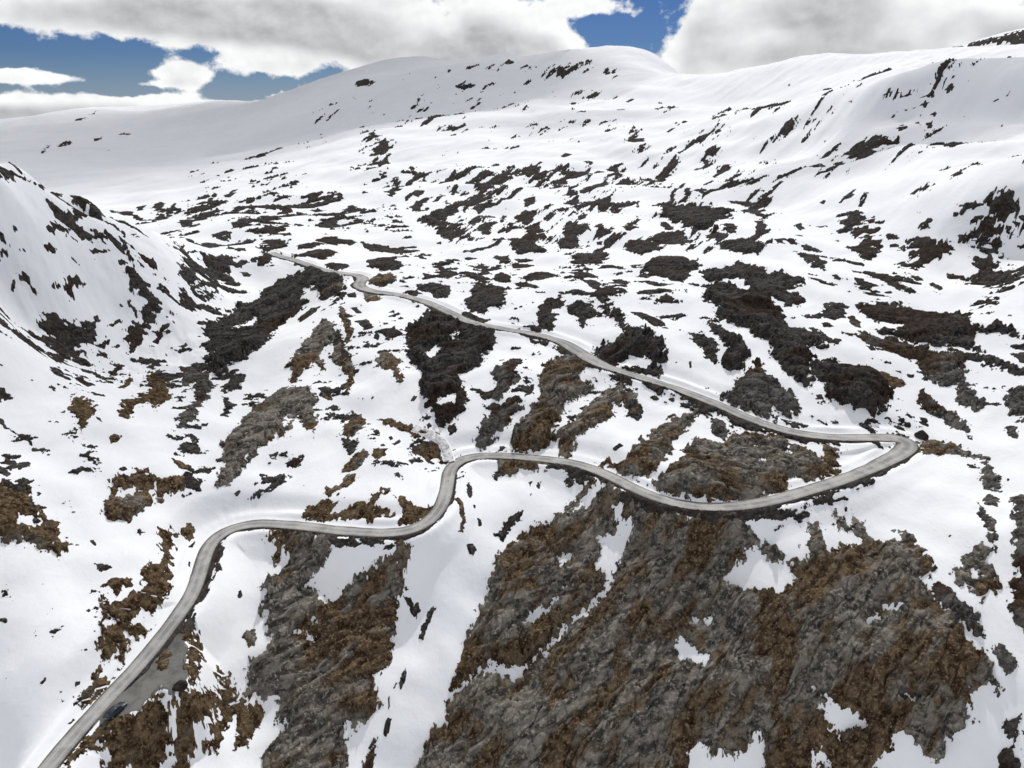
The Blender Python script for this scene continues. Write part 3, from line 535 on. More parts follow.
('rock_outcrop','rock outcrop','mid-sized compact brown rock to the lower left of the long brown and grey rock spur','B',1,302,'-56.3,112.7 -53.6,113.5 -52.2,112.1 -52.6,109.6 -54.3,109.3'),
('heath_patch','heath','broad ochre-brown heath slope cut off by the left edge of the picture','B',2,3726,'-119.9,140.4 -116.1,142.7 -112.9,143.5 -110.4,142.6 -111.2,141.2 -109.2,139.2 -107.1,138.1 -103.2,137.3 -101.9,134.3 -102.3,133.1 -100.3,133.1 -98.7,129.5 -102.6,129.4 -103.3,130.4 -105.4,130.1 -108.2,128.9 -112.5,126.8;-110.5,135.2 -108.0,137.0 -106.3,136.0 -106.3,134.2 -108.1,132.9 -109.7,133.2'),
('rock_outcrop','rock outcrop','long thin dark rock rib slanting down from the left edge above the ochre slope','D',0.8,384,'-132.4,163.6 -128.7,162.9 -128.3,161.1 -125.2,159.1 -120.1,158.4 -117.8,157.3 -114.9,156.7 -114.2,155.4 -116.6,156.0 -120.0,157.1 -123.6,157.7 -126.6,159.1 -130.1,159.5'),
('rock_outcrop','rock outcrop','small compact dark rock above the broad ochre-brown heath slope','D',0.7,100,'-121.9,147.2 -120.6,147.5 -117.7,145.6 -117.7,144.6 -120.3,144.5'),
('rock_outcrop','rock outcrop','hook-shaped dark brown outcrop on the left snowfield','B',1.5,620,'-120.0,171.3 -119.7,176.1 -122.5,180.8 -119.3,181.5 -114.6,178.0 -113.1,175.0 -112.5,170.6 -113.5,167.6 -113.8,163.2 -114.4,163.9 -114.4,168.2 -117.4,173.0 -119.1,172.6'),
('boulder','boulder','small oval brown boulder alone in the left snowfield','B',1,88,'-106.6,167.1 -105.5,168.7 -103.5,169.1 -104.0,166.6 -105.4,165.6'),
('rock_outcrop','rock outcrop','brown outcrop with a dark underside and two snow pockets, alone left of the road bend','M',2,2675,'-98.5,146.5 -98.3,150.4 -99.7,152.9 -99.8,155.9 -96.5,157.6 -96.7,160.8 -93.4,160.0 -90.0,160.6 -86.2,163.4 -84.7,161.0 -85.4,156.8 -87.5,156.8 -88.5,153.2 -90.1,151.3 -90.8,147.7 -92.1,144.4 -95.5,142.3 -97.1,144.7;-98.0,150.2 -96.6,152.2 -94.8,154.6 -94.1,153.0 -95.7,151.3;-91.2,154.2 -91.5,157.2 -90.9,157.2 -90.0,152.8'),
('rock_outcrop','rock outcrop','slim brown rock sliver above the outcrop with two snow pockets','B',0.8,80,'-91.4,167.9 -90.5,168.2 -86.5,167.3 -85.9,165.8 -88.3,165.5'),
('boulder','boulder','dark brown diamond-shaped boulder above the lower left road bend','B',1.2,218,'-82.6,149.2 -81.7,152.1 -79.8,151.3 -79.4,149.2 -79.8,147.2 -82.1,147.8'),
('rock_outcrop','rock outcrop','tiny slanted dark rock above the small brown heath strip','D',0.6,88,'-92.9,130.3 -90.5,131.2 -89.1,130.5 -90.8,129.1'),
('boulder','boulder','dark angular boulder with a flat top left of the long brown slab','D',1.2,182,'-93.3,208.4 -91.1,207.7 -86.4,202.5 -85.7,193.2 -87.6,192.7 -89.0,199.4'),
('rock_outcrop','rock outcrop','ochre outcrop with a curved grey tail on the left snowfield','B',1.5,1195,'-107.8,175.5 -112.6,188.0 -116.5,210.0 -122.0,216.7 -123.2,223.2 -118.2,224.3 -115.2,221.4 -105.5,199.3 -103.0,185.2 -109.7,195.2 -105.7,178.1'),
('boulder','boulder','tan boulder with a bent tail like a question mark on the left slope','G',1.8,1223,'-115.1,228.9 -109.8,235.1 -103.9,224.5 -98.1,214.8 -95.6,201.0 -94.4,191.8 -90.8,185.5 -93.1,180.7 -95.0,179.8 -96.5,189.5 -99.0,202.6 -105.8,216.7 -109.8,216.8'),
('rock_outcrop','rock outcrop','dark rock strip just above the flat-topped dark boulder','D',1.2,289,'-95.3,213.8 -95.9,225.7 -91.2,225.0 -89.7,220.5 -91.4,212.9 -93.1,209.3'),
('rock_outcrop','rock outcrop','long brown slab with a ragged lower end on the left slope','M',3,4300,'-82.6,179.4 -80.8,189.7 -80.6,202.4 -76.0,214.9 -67.4,215.2 -61.9,207.7 -61.6,201.5 -58.3,192.7 -59.8,189.3 -66.3,197.3 -66.3,184.9 -69.1,187.4 -72.1,179.1 -74.1,172.2 -73.7,167.7 -77.1,163.0 -78.6,163.5 -79.1,170.7;-70.1,197.4 -68.6,199.1 -66.9,192.0 -68.1,190.5'),
('rock_outcrop','rock outcrop','small compact dark rock below the brown-grey ridge of rock','D',0.8,111,'-64.0,213.9 -61.3,215.5 -57.0,207.0 -59.5,207.9'),
('rock_outcrop','rock outcrop','dark chain of rocks stepping down to the road bank on the left','D',1,344,'-70.3,162.2 -68.2,165.6 -65.3,166.0 -66.1,170.3 -63.2,172.9 -61.8,169.4 -63.7,165.5 -66.8,163.9 -68.4,162.3'),
('rock_outcrop','rock outcrop','dark rock standing between the long brown slab and the chain of dark rocks','D',0.8,157,'-64.3,176.9 -60.9,180.2 -59.5,180.0 -59.4,176.3 -62.2,174.7'),
('rock_outcrop','rock outcrop','tiny compact dark rock left of the dark rock beside the rock chain','D',0.6,42,'-69.0,178.5 -67.0,180.1 -66.8,177.7 -68.3,177.1'),
('rock_outcrop','rock outcrop','large dark slab with parallel cracks and a blunt lower end, below the far road bend','D',3,5827,'-117.8,255.1 -117.0,262.1 -117.2,294.4 -110.1,302.5 -115.4,313.6 -108.3,325.3 -99.8,327.6 -89.4,328.7 -76.5,314.0 -70.4,289.3 -71.9,285.1 -76.8,296.3 -80.8,291.9 -87.4,306.2 -93.1,308.6 -90.6,298.6 -86.3,294.5 -91.8,284.2 -94.7,272.7 -91.9,259.0 -92.1,242.4 -96.3,234.7 -100.2,232.4 -98.3,225.0 -101.9,226.2 -108.7,235.4 -113.1,245.7 -113.5,252.4 -116.1,254.1;-111.7,266.2 -107.9,284.9 -105.8,283.1 -109.0,262.8'),
('rock_outcrop','rock outcrop','thin dark rock strip parallel to the right side of the large cracked slab','D',1,125,'-88.2,277.1 -85.0,289.2 -79.9,285.2 -80.9,279.5 -85.4,272.9'),
('rock_outcrop','rock outcrop','brown-grey ridge of rock down the slope right of the large cracked slab','M',2.5,1318,'-78.6,228.5 -76.0,239.1 -74.7,250.2 -73.8,263.6 -68.3,259.5 -64.3,247.7 -66.3,243.8 -68.2,239.8 -67.3,233.0 -62.8,227.7 -65.3,227.1 -70.0,230.4 -72.3,224.3 -71.6,216.9 -74.6,218.9 -75.7,227.4'),
('rock_outcrop','rock outcrop','slender rock ridge with a forked tip, right of the brown-grey ridge','M',1.2,524,'-64.6,235.8 -64.3,244.4 -61.9,242.8 -58.8,233.8 -54.5,229.2 -52.8,223.0 -54.0,219.4 -52.4,208.3 -54.8,214.1 -55.5,223.7 -59.3,226.6'),
('rock_outcrop','rock outcrop','thin brown rib leading down from the far road bend','M',1,251,'-70.8,277.1 -66.9,273.1 -62.3,258.6 -58.6,250.6 -59.3,239.8 -61.9,249.6 -67.6,266.0'),
('rock_outcrop','rock outcrop','tiny slanted dark rock left of the cracked dark outcrop cluster','D',1.5,76,'-137.5,220.7 -136.6,224.9 -135.6,227.1 -135.4,221.9'),
('rock_outcrop','rock outcrop','cracked dark outcrop cluster high on the left snowfield','D',1.2,390,'-134.8,234.0 -134.1,238.0 -131.7,240.6 -130.3,238.3 -129.3,228.1 -131.4,225.1 -131.6,231.1 -133.3,231.2'),
('rock_outcrop','rock outcrop','small compact dark rock right of the cracked dark outcrop cluster','D',1,123,'-127.5,237.1 -127.9,243.1 -126.8,247.3 -125.2,248.0 -126.5,242.6 -126.0,237.7'),
('rock_outcrop','rock outcrop','tiny dark rock to the upper left of the ochre outcrop with a curved grey tail','D',0.8,85,'-129.6,211.1 -130.7,220.7 -129.5,221.2 -128.2,212.9'),
('rock_outcrop','rock outcrop','small compact brown rock left of the ochre outcrop with a curved grey tail','B',0.8,96,'-121.8,200.9 -126.0,216.6 -123.4,213.6 -120.7,202.9'),
('rock_outcrop','rock outcrop','tiny slanted dark rock above the hook-shaped dark brown outcrop','D',0.8,84,'-128.2,191.7 -129.0,197.1 -123.8,194.3 -123.7,190.5'),
('rock_outcrop','rock outcrop','dark branching rock at the upper left with a tail pointing down','D',1,325,'-147.9,221.9 -147.3,226.4 -147.7,235.2 -146.6,234.6 -145.7,235.7 -146.0,230.5 -145.2,223.8 -146.6,225.9 -147.3,222.5'),
('rock_outcrop','rock outcrop','small dark rock on the face of the near left ridge','D',0.7,160,'-154.7,210.7 -153.9,213.7 -152.9,217.2 -151.2,218.2 -153.0,214.4 -154.1,211.3','rocks on the near left ridge'),
('rock_outcrop','rock outcrop','flat dark outcrop on the upper left slope, above a ring of rock','D',1.5,587,'-135.2,284.1 -143.1,315.6 -141.2,327.1 -134.3,325.4 -133.6,320.6 -131.7,294.9 -131.8,280.8'),
('rock_outcrop','rock outcrop','ring of dark rock around a round snow patch on the upper left slope','D',1,396,'-130.9,280.2 -130.3,291.2 -131.2,308.2 -124.3,291.9 -125.6,287.6 -124.4,282.1 -127.5,276.1;-128.8,281.5 -128.8,290.9 -126.9,293.2 -125.5,285.2 -127.3,280.7'),
('rock_outcrop','rock outcrop','tiny slanted dark rock to the lower right of the dark branching rock','D',0.6,59,'-138.5,230.0 -137.2,237.3 -136.2,238.3 -137.2,231.9'),
('rock_outcrop','rock outcrop','small slanted dark rock left of the ring of dark rock','D',0.8,109,'-140.0,261.9 -139.5,273.1 -136.0,266.8 -137.3,263.2 -138.5,264.9'),
('rock_outcrop','rock outcrop','dark rock bar along the skyline side of the far road bend, left end','D',1,169,'-136.3,331.9 -131.8,339.3 -125.2,340.7 -127.3,335.7 -132.6,330.6'),
('rock_outcrop','rock outcrop','mid-sized compact reddish brown rock right of the dark brown triangular rock','M',0.8,345,'-50.9,189.5 -50.0,201.7 -46.0,198.9 -44.3,194.8 -47.2,190.5 -48.3,187.3'),
('rock_outcrop','rock outcrop','mid-sized compact reddish brown rock left of the pale brown stub of rock','M',1,276,'-47.9,172.2 -46.4,177.8 -43.2,180.9 -40.7,179.3 -42.4,174.0 -45.7,171.9'),
('rock_outcrop','rock outcrop','small compact reddish brown rock above the brown heath wedge with a pointed crest','M',1,245,'-49.9,162.6 -50.4,167.0 -47.1,166.1 -45.9,170.3 -43.6,171.6 -42.3,167.8 -46.7,164.4 -48.3,162.4'),
('rock_outcrop','rock outcrop','dark brown triangular rock on open snow left of the S-bend','D',1,265,'-50.7,189.6 -48.6,194.4 -49.7,201.8 -47.6,201.1 -44.5,194.6 -46.1,190.9 -47.3,187.8 -49.2,189.6'),
('rock_outcrop','rock outcrop','pale brown stub of rock beside a dark sloping rock above the lower road','B',0.8,120,'-40.0,178.0 -39.5,181.3 -35.8,180.8 -35.9,177.2 -37.8,175.7'),
('boulder','boulder','brown boulder with a black overhang beside the lower road','B',1.8,581,'-54.2,156.9 -54.4,160.5 -47.9,161.7 -45.8,159.9 -47.1,157.6 -45.4,155.8 -45.8,154.8 -51.0,154.8 -53.8,155.5'),
('heath_patch','heath','brown heath wedge with a pointed crest along the uphill side of the lower road','B',1.5,960,'-46.2,156.3 -42.0,158.9 -37.4,159.4 -34.9,163.8 -31.9,164.0 -32.0,162.2 -34.4,161.1 -35.6,157.8 -35.1,156.9 -29.7,154.9 -30.5,153.7 -33.5,154.3 -35.1,152.7 -38.6,154.2 -43.8,154.4'),
('heath_patch','heath','ochre heath patch inside the S-bend of the lower road','B',1.2,570,'-28.8,152.8 -27.8,155.4 -29.6,159.1 -31.7,160.1 -28.4,160.3 -25.5,157.4 -21.7,158.4 -20.2,158.9 -20.8,155.2 -23.6,152.3 -26.6,150.9 -28.2,150.9'),
('rock_outcrop','rock outcrop','brown rib running to a curved snow cornice above the S-bend','B',1,437,'-41.2,195.8 -40.3,197.0 -32.2,194.2 -28.9,191.9 -25.2,192.0 -21.3,190.1 -21.9,188.5 -25.0,189.9 -28.4,187.2 -30.1,189.1 -31.0,190.3 -36.5,191.9'),
('rock_outcrop','rock outcrop','ochre rock under the curved snow cornice beside the S-bend','B',1.2,467,'-29.2,181.8 -26.7,185.7 -21.1,188.2 -19.8,185.4 -20.8,184.6 -20.4,180.5 -20.3,176.5 -20.8,177.1 -21.6,181.2 -24.6,178.7 -25.8,180.6'),
('rock_outcrop','rock outcrop','short slanted rock rib on the downhill side of the S-bend','D',1,64,'-12.6,168.5 -11.4,169.5 -10.5,165.2 -11.2,162.7 -12.0,164.6'),
('rock_outcrop','rock outcrop','small compact dark rock left of the vast brown and grey rock mass','D',0.8,98,'-11.5,148.0 -10.0,149.5 -8.7,147.9 -9.5,145.9 -10.8,146.3'),
('rock_outcrop','rock outcrop','thin brown rib trailing down from the S-bend road edge','B',0.8,178,'-15.5,162.2 -13.8,161.8 -12.4,159.0 -11.9,154.1 -12.3,150.5 -13.4,150.2 -13.0,153.5 -13.6,157.6'),
('rock_outcrop','rock outcrop','dark wedge of rock at the head of the gully between spur and striped slab','D',1.5,290,'-4.7,152.8 -2.5,155.4 -2.2,157.2 0.4,159.4 3.4,161.4 2.7,159.5 -0.3,155.8 -2.5,150.7 -3.1,151.8'),
('rock_outcrop','rock outcrop','tiny compact dark rock below the big dark knoll with snow pockets','D',0.8,73,'-19.5,191.3 -19.0,194.6 -17.0,194.4 -16.4,193.0 -18.0,190.8'),
('rock_outcrop','rock outcrop','big dark knoll with snow pockets directly below the upper road','D',5,5786,'-39.6,252.8 -33.5,274.1 -24.2,270.5 -19.3,264.3 -19.6,258.0 -21.2,249.3 -25.3,248.8 -21.0,247.6 -16.2,260.4 -11.6,253.2 -6.4,243.2 -9.6,237.0 -11.1,225.2 -17.7,218.5 -16.1,212.5 -14.6,208.0 -15.3,199.2 -18.6,195.8 -20.7,193.5 -24.5,197.9 -29.4,206.2 -29.9,216.7 -34.5,228.2 -37.4,235.7;-23.2,203.2 -19.9,207.0 -16.7,206.5 -19.0,201.5 -22.3,200.1;-30.9,234.3 -27.5,242.6 -25.3,240.7 -26.0,233.3 -29.2,227.3'),
('rock_outcrop','rock outcrop','dark shoulder hanging under the upper road, right of the big knoll','D',2.5,545,'-19.3,253.3 -22.7,251.7 -21.8,261.9 -16.2,261.3 -10.3,257.3 -7.4,255.8 -5.9,249.5 -6.4,243.2 -9.8,243.4 -12.8,249.5 -15.6,250.2'),
('rock_outcrop','rock outcrop','small compact dark rock below the big dark knoll with snow pockets','D',0.8,97,'-23.7,195.3 -19.8,197.2 -19.8,193.6 -22.7,193.0'),
('rock_outcrop','rock outcrop','tiny dark rock to the upper right of the ochre rock under the curved snow cornice','D',0.6,62,'-19.3,193.6 -17.4,195.3 -17.0,191.7 -18.8,190.5'),
('boulder','boulder','small dark grey boulder shaped like a boot between the big knoll and the diagonal slabs','G',2.5,731,'-7.8,220.2 -2.8,226.3 3.7,233.0 1.0,220.0 2.9,218.2 -3.8,206.1 -7.4,205.6 -5.1,213.3'),
('rock_outcrop','rock outcrop','narrow grey-brown slab leaning right, ending at the lower road','G',2.5,1111,'-10.2,186.3 -11.0,191.4 -8.4,198.6 -3.8,203.8 2.7,206.7 3.3,204.2 0.3,198.6 -2.5,193.0 -6.4,189.3 -9.1,185.2'),
('rock_outcrop','rock outcrop','tiny compact dark rock left of the largest diagonal slab with a black foot','D',0.6,53,'3.9,206.8 5.9,213.8 7.7,214.1 5.8,208.2'),
('rock_outcrop','rock outcrop','largest diagonal slab with a black foot, between the lower and the upper road','M',3.5,3685,'-0.2,186.8 -0.2,191.2 5.7,203.0 10.6,209.4 8.4,215.2 11.5,229.6 18.4,236.2 23.6,234.5 27.3,225.1 22.7,224.0 18.5,218.8 23.6,219.0 27.2,217.4 25.5,212.7 23.0,211.9 17.7,206.7 14.9,198.7 12.2,192.7 12.6,188.4 9.7,185.3 2.0,183.5'),
('rock_outcrop','rock outcrop','diagonal brown slab with ragged snow gaps, right of the largest diagonal slab','M',2.5,2079,'12.2,191.1 19.3,196.4 24.9,206.5 31.8,214.3 35.4,214.4 39.6,209.3 39.4,203.8 41.3,200.9 36.7,197.2 35.3,204.0 31.8,204.1 32.2,197.9 27.1,194.3 21.1,190.1 18.6,186.0 16.6,181.5 13.9,181.7 14.2,186.9'),
('rock_outcrop','rock outcrop','dark ochre rock strip on the downhill edge of the lower road, right of the S-bend','M',2.5,733,'-4.0,180.3 0.9,183.5 9.5,179.6 13.7,178.7 9.3,175.5 5.1,174.7 1.9,175.7 -1.3,173.5 -3.9,175.0'),
('rock_outcrop','rock outcrop','tiny upright dark rock above the slanted rib below the S-bend','D',0.6,57,'-12.5,168.8 -11.6,170.0 -10.5,164.3 -11.5,163.0'),
('rock_outcrop','rock outcrop','dark twin-lobed outcrop on the uphill snow side of the upper road','D',2.5,548,'9.4,271.4 13.7,285.6 21.4,284.4 21.8,278.2 16.4,275.6 13.8,268.6 18.1,265.6 14.0,256.9 9.9,260.9'),
('rock_outcrop','rock outcrop','dark round-topped outcrop right of the twin-lobed one','D',2,466,'21.0,276.9 27.2,278.8 32.0,273.6 36.1,263.5 32.0,266.5 29.6,264.0 27.5,256.7 25.6,258.7 24.8,267.9'),
('rock_outcrop','rock outcrop','long curved dark ridge above the wide kink of the upper road','D',3.5,2243,'33.4,273.1 39.7,270.0 44.1,259.2 42.0,254.8 44.2,250.4 50.4,246.1 54.1,236.9 53.6,230.5 52.1,225.3 48.4,225.5 46.7,230.8 41.8,233.0 37.4,228.9 32.0,227.0 28.4,236.6 29.7,242.5 36.3,242.0 40.1,245.8 39.9,254.5 36.9,264.7'),
('rock_outcrop','rock outcrop','black shaded rock edge along the uphill side of the upper road','D',1.2,318,'37.7,226.1 42.3,227.0 45.8,225.3 46.7,226.8 52.1,225.3 49.1,218.4 46.4,221.0 41.7,222.9'),
('rock_outcrop','rock outcrop','small slanted dark rock left of the claw-hooked dark outcrop','D',0.7,144,'46.1,263.1 52.8,260.1 55.6,252.1 53.4,247.8 47.9,256.4'),
('rock_outcrop','rock outcrop','low dark outcrop in the snow above the middle of the upper road','D',1.5,858,'-19.8,284.9 -17.0,308.2 -8.7,306.6 -2.7,289.8 -3.3,275.8 -7.9,277.4 -12.4,274.8 -18.7,279.1'),
('rock_outcrop','rock outcrop','mid-sized slanted dark rock left of the low outcrop above the upper road','D',1.2,315,'-40.7,303.5 -35.3,307.3 -26.8,304.3 -26.6,292.1 -31.9,288.5'),
('rock_outcrop','rock outcrop','tiny flat dark rock right of the red-brown rock at the far bend','D',1,81,'-46.5,297.3 -41.0,299.0 -37.9,293.0 -42.3,290.0'),
('rock_outcrop','rock outcrop','small flat dark rock above the big dark knoll with snow pockets','D',0.8,169,'-22.5,268.4 -18.4,273.1 -10.6,265.5 -7.6,264.1 -13.3,261.0'),
('rock_outcrop','rock outcrop','reddish brown outcrop in the bend below the far end of the upper road','M',2,559,'-88.4,319.7 -79.1,320.7 -74.2,305.9 -73.0,296.4 -76.7,294.6 -82.7,295.8 -88.6,306.8'),
('rock_outcrop','rock outcrop','mid-sized flat dark rock right of the mound uphill of the far bend','D',1.2,309,'-70.8,336.5 -64.2,351.2 -53.1,339.5 -53.5,329.2 -62.2,328.3'),
('rock_outcrop','rock outcrop','mid-sized slanted dark rock below the red-brown rock at the far bend','D',1,260,'-64.4,311.4 -61.7,325.2 -51.9,312.6 -53.2,304.7 -58.7,298.2'),
('rock_outcrop','rock outcrop','small compact dark rock to the upper left of the reddish bank below the far bend','D',0.8,116,'-63.7,294.6 -62.4,300.5 -55.3,287.8 -59.3,280.0'),
('rock_outcrop','rock outcrop','brown rock with a pale top standing on the snow slope under the far road','M',1.5,451,'-46.9,225.5 -46.4,234.1 -42.4,233.9 -38.3,227.9 -38.1,222.2 -35.3,212.8 -36.6,211.1 -39.6,219.3 -43.3,222.7'),
('rock_outcrop','rock outcrop','small compact brown rock right of the large cracked dark slab','B',0.8,181,'-64.6,238.0 -63.8,244.3 -60.7,242.5 -58.0,232.4 -61.7,233.8'),
('rock_outcrop','rock outcrop','mid-sized upright brown rock below the slender rock ridge with a forked tip','B',0.8,265,'-59.5,229.6 -55.7,230.5 -53.4,225.1 -52.6,208.3 -54.2,210.4 -54.9,219.7 -58.1,226.3'),
('rock_outcrop','rock outcrop','small compact dark rock above the thin brown rib below the far bend','D',0.8,107,'-69.7,271.0 -65.9,267.5 -60.7,256.3 -60.2,250.7 -64.2,256.4'),
('rock_outcrop','rock outcrop','small slanted dark rock right of the thin brown rib below the far bend','D',0.7,114,'-60.5,258.9 -56.0,261.5 -51.3,251.8 -54.4,249.6'),
('rock_outcrop','rock outcrop','mid-sized compact reddish brown rock to the upper right of the dark brown triangular rock','M',0.8,328,'-50.6,189.5 -49.6,201.7 -47.1,200.8 -44.4,193.7 -47.0,188.6'),
('rock_outcrop','rock outcrop','mid-sized slanted brown rock left of the big dark knoll with snow pockets','B',1,316,'-41.0,196.0 -38.8,196.8 -29.7,193.0 -26.6,190.4 -28.6,187.8 -32.8,190.6'),
('rock_outcrop','rock outcrop','tilted brown slab reaching from the upper road down to the lower road','M',3,2461,'30.9,175.4 33.3,178.0 39.1,187.3 47.0,194.0 52.8,196.8 57.0,201.8 59.1,200.9 57.3,196.5 51.0,188.0 46.2,182.3 45.0,176.7 40.2,170.2 37.7,166.6 34.3,166.1 31.2,167.8 27.9,173.6 24.0,176.0 25.6,177.9 30.2,175.1;38.8,185.6 40.2,187.3 40.5,184.8 39.1,183.3'),
('boulder','boulder','small dark boulder on the white snow strip between the two road limbs','D',1,33,'28.7,180.4 31.4,182.2 32.1,181.1 29.6,179.5'),
('rock_outcrop','rock outcrop','green-grey knob hanging under the upper road','G',2,295,'60.7,194.7 63.7,191.7 63.7,186.8 60.8,182.1 59.7,184.6 58.2,187.6'),
('rock_outcrop','rock outcrop',"dark brown splinters just below the tilted slab, on the lower road's downhill side",'B',1.2,137,'14.0,161.6 18.2,165.3 22.4,168.1 22.3,166.4 18.1,164.0 16.4,162.7 14.9,160.8'),
('rock_outcrop','rock outcrop','chain of dark jagged rocks on the left rim of the striped slab','D',1.2,147,'-1.3,159.1 2.0,161.0 2.6,159.5 1.3,157.4 -0.6,155.8'),
('rock_outcrop','rock outcrop','dark stone sitting on the edge of the lower road','D',0.5,12,'20.7,177.2 22.1,176.8 21.8,175.4 20.6,175.7'),
('crag','crag','large grey and brown crag inside the hairpin, above the lower road','M',3.5,8718,'36.1,163.6 38.2,165.1 42.0,167.4 48.1,174.3 48.1,178.2 54.3,184.2 57.3,180.8 59.9,179.8 63.8,186.1 67.0,185.0 70.3,186.6 73.8,182.9 79.0,185.3 79.2,179.9 77.1,175.5 80.3,178.1 82.8,177.4 85.5,173.8 88.5,178.9 92.2,178.2 89.7,171.6 86.8,165.9 82.7,165.0 77.9,163.6 75.0,165.1 73.3,164.1 71.6,158.4 66.1,156.7 62.3,155.4 57.8,154.6 51.7,155.3 45.6,156.6 40.5,158.9 37.6,161.5;67.0,179.2 69.9,180.2 68.5,176.8;68.1,171.8 70.0,173.5 68.5,170.6'),
('crag','crag','pointed pale grey crag standing on the uphill edge of the upper road','G',3.5,2440,'66.0,206.5 68.3,208.2 70.5,206.6 72.5,212.2 79.5,218.6 82.6,221.5 83.4,212.9 86.3,208.2 89.5,201.7 88.5,197.2 83.1,194.3 81.3,196.0 80.2,200.1 78.7,194.7 80.0,191.8 76.1,193.6 70.8,199.1 66.9,203.7'),
('rock_outcrop','rock outcrop','small slanted dark rock below the pointed pale grey crag','D',0.7,153,'80.9,194.5 83.7,192.7 88.7,190.9 86.8,188.2 81.5,189.7'),
('crag','crag','black overhanging crag above the hairpin with a brown top','D',5,2771,'98.9,222.0 106.5,224.0 112.4,219.6 118.7,219.0 120.7,215.5 122.0,210.0 117.5,201.5 114.7,197.6 110.4,196.9 107.4,198.1 104.6,200.1 101.2,200.5 97.4,203.0 101.3,209.9 97.9,210.7 98.0,216.1'),
('rock_outcrop','rock outcrop','brown scree tongue running right from the overhanging crag','M',1,320,'118.0,218.0 121.8,217.9 128.2,215.4 127.6,210.8 123.2,209.9 120.1,211.3'),
('rock_outcrop','rock outcrop','thick dark ridge stepping down to the overhanging crag above the hairpin','D',4,4564,'79.8,287.4 92.1,292.3 96.2,279.6 101.4,268.1 102.9,257.1 99.1,251.9 101.7,246.9 107.1,243.2 108.6,233.2 105.4,231.5 102.3,233.4 102.7,225.5 98.9,222.0 97.8,213.9 94.2,207.1 90.9,211.6 89.4,218.1 88.4,226.9 90.4,235.6 85.6,235.3 85.6,243.7 80.2,248.8 75.5,257.6 80.3,262.7 75.7,270.7'),
('rock_outcrop','rock outcrop','dark grey ridge with a blunt toe, parallel to the stepped ridge on its left','D',3.5,918,'72.1,252.1 77.8,244.8 79.9,233.7 82.3,228.1 78.8,222.4 75.2,215.8 70.3,220.3 70.8,224.7 76.5,230.4 73.9,235.0 72.5,245.0'),
('rock_outcrop','rock outcrop','small dark outcrop hooked like a claw on the snow above the upper road','D',1.5,472,'62.8,244.1 67.9,242.9 71.3,240.5 72.2,233.4 68.9,223.1 67.0,224.6 66.7,231.8 65.6,235.6'),
('rock_outcrop','rock outcrop','lone small dark stone on the snow just above the upper road','D',0.5,15,'60.1,224.7 61.1,225.0 60.5,221.9 59.8,221.6'),
('rock_outcrop','rock outcrop','tiny slanted dark rock below the black overhanging crag','D',0.8,62,'107.5,195.3 110.5,195.7 111.6,193.3 108.9,193.4'),
('rock_outcrop','rock outcrop','tiny compact dark rock to the lower left of the mottled brown outcrop','D',0.8,58,'124.1,195.5 126.4,195.5 124.7,191.1 122.7,192.0'),
('rock_outcrop','rock outcrop','mottled brown outcrop slanting down the snow right of the overhanging crag','G',2.2,751,'127.5,205.7 131.8,210.1 132.4,207.9 132.3,199.6 134.0,195.5 133.8,187.3 132.4,184.8 129.4,187.7 129.7,195.5 127.8,197.2 127.2,201.8'),
('rock_outcrop','rock outcrop','wide dark ledge of rock in the middle right, with a smooth snow bay beneath','D',2.5,4008,'134.0,266.0 140.7,273.0 147.5,271.7 152.4,266.7 158.1,260.9 166.8,251.8 163.7,242.1 163.4,236.1 169.2,234.6 169.6,222.9 169.2,219.3 165.1,227.4 161.5,234.7 159.0,228.7 157.5,219.7 155.9,225.0 149.9,229.9 143.2,231.4 138.8,238.2 134.1,242.5 132.0,248.5 140.2,244.3 143.3,250.8 137.2,252.2 134.5,258.6'),
('crag','crag','long grey crag dropping left from the wide ledge, above the mottled outcrop','G',2.5,2652,'116.5,240.0 126.1,240.2 136.9,239.8 142.7,230.4 145.6,226.3 149.2,221.7 147.8,214.7 144.7,206.7 142.8,197.4 140.3,192.4 138.4,195.0 137.7,200.5 140.7,207.3 137.1,211.4 135.7,218.2 137.9,225.3 132.8,228.1 124.9,231.3 122.9,235.9'),
('rock_outcrop','rock outcrop','thin dark ledge at the right edge below the wide ledge','D',1.5,750,'145.1,225.3 151.1,225.2 157.5,219.7 158.6,208.4 159.5,202.7 156.5,200.5 154.5,208.9 152.3,216.7 146.4,220.7'),
('boulder','boulder','grey boulder group at the right edge above the road level','G',2,763,'146.4,193.6 153.4,199.5 154.8,195.1 146.0,180.4 144.6,182.7 145.3,188.9'),
('rock_outcrop','rock outcrop','tiny flat dark rock right of the wide dark ledge of rock','D',1.5,88,'163.6,221.7 166.4,218.0 165.5,212.8 163.8,217.3'),
('rock_outcrop','rock outcrop','small slanted dark rock right of the thin dark ledge','D',1.5,162,'161.5,216.0 165.5,212.8 161.5,206.1 160.4,211.5'),
('rock_outcrop','rock outcrop','dark arched outcrop on the snow left of the wide ledge','D',1.2,473,'108.5,254.8 117.8,260.4 122.6,269.1 128.8,269.8 131.4,268.0 126.3,257.0 119.1,249.7 116.6,253.8'),
('boulder','boulder','small smooth egg-shaped boulder near the arched outcrop','G',1,93,'127.4,257.3 130.5,259.5 130.0,252.3 126.4,245.4 123.6,247.1'),
('rock_outcrop','rock outcrop','mid-sized slanted dark rock below the ragged dark outcrop','D',1,276,'156.9,299.5 161.0,298.2 159.6,285.5 162.6,276.0 160.8,273.9 156.3,278.5 154.2,287.0'),
('rock_outcrop','rock outcrop','tiny flat dark rock above the wide dark ledge of rock','D',0.7,78,'143.5,292.7 150.1,288.1 151.6,284.5 145.7,285.1'),
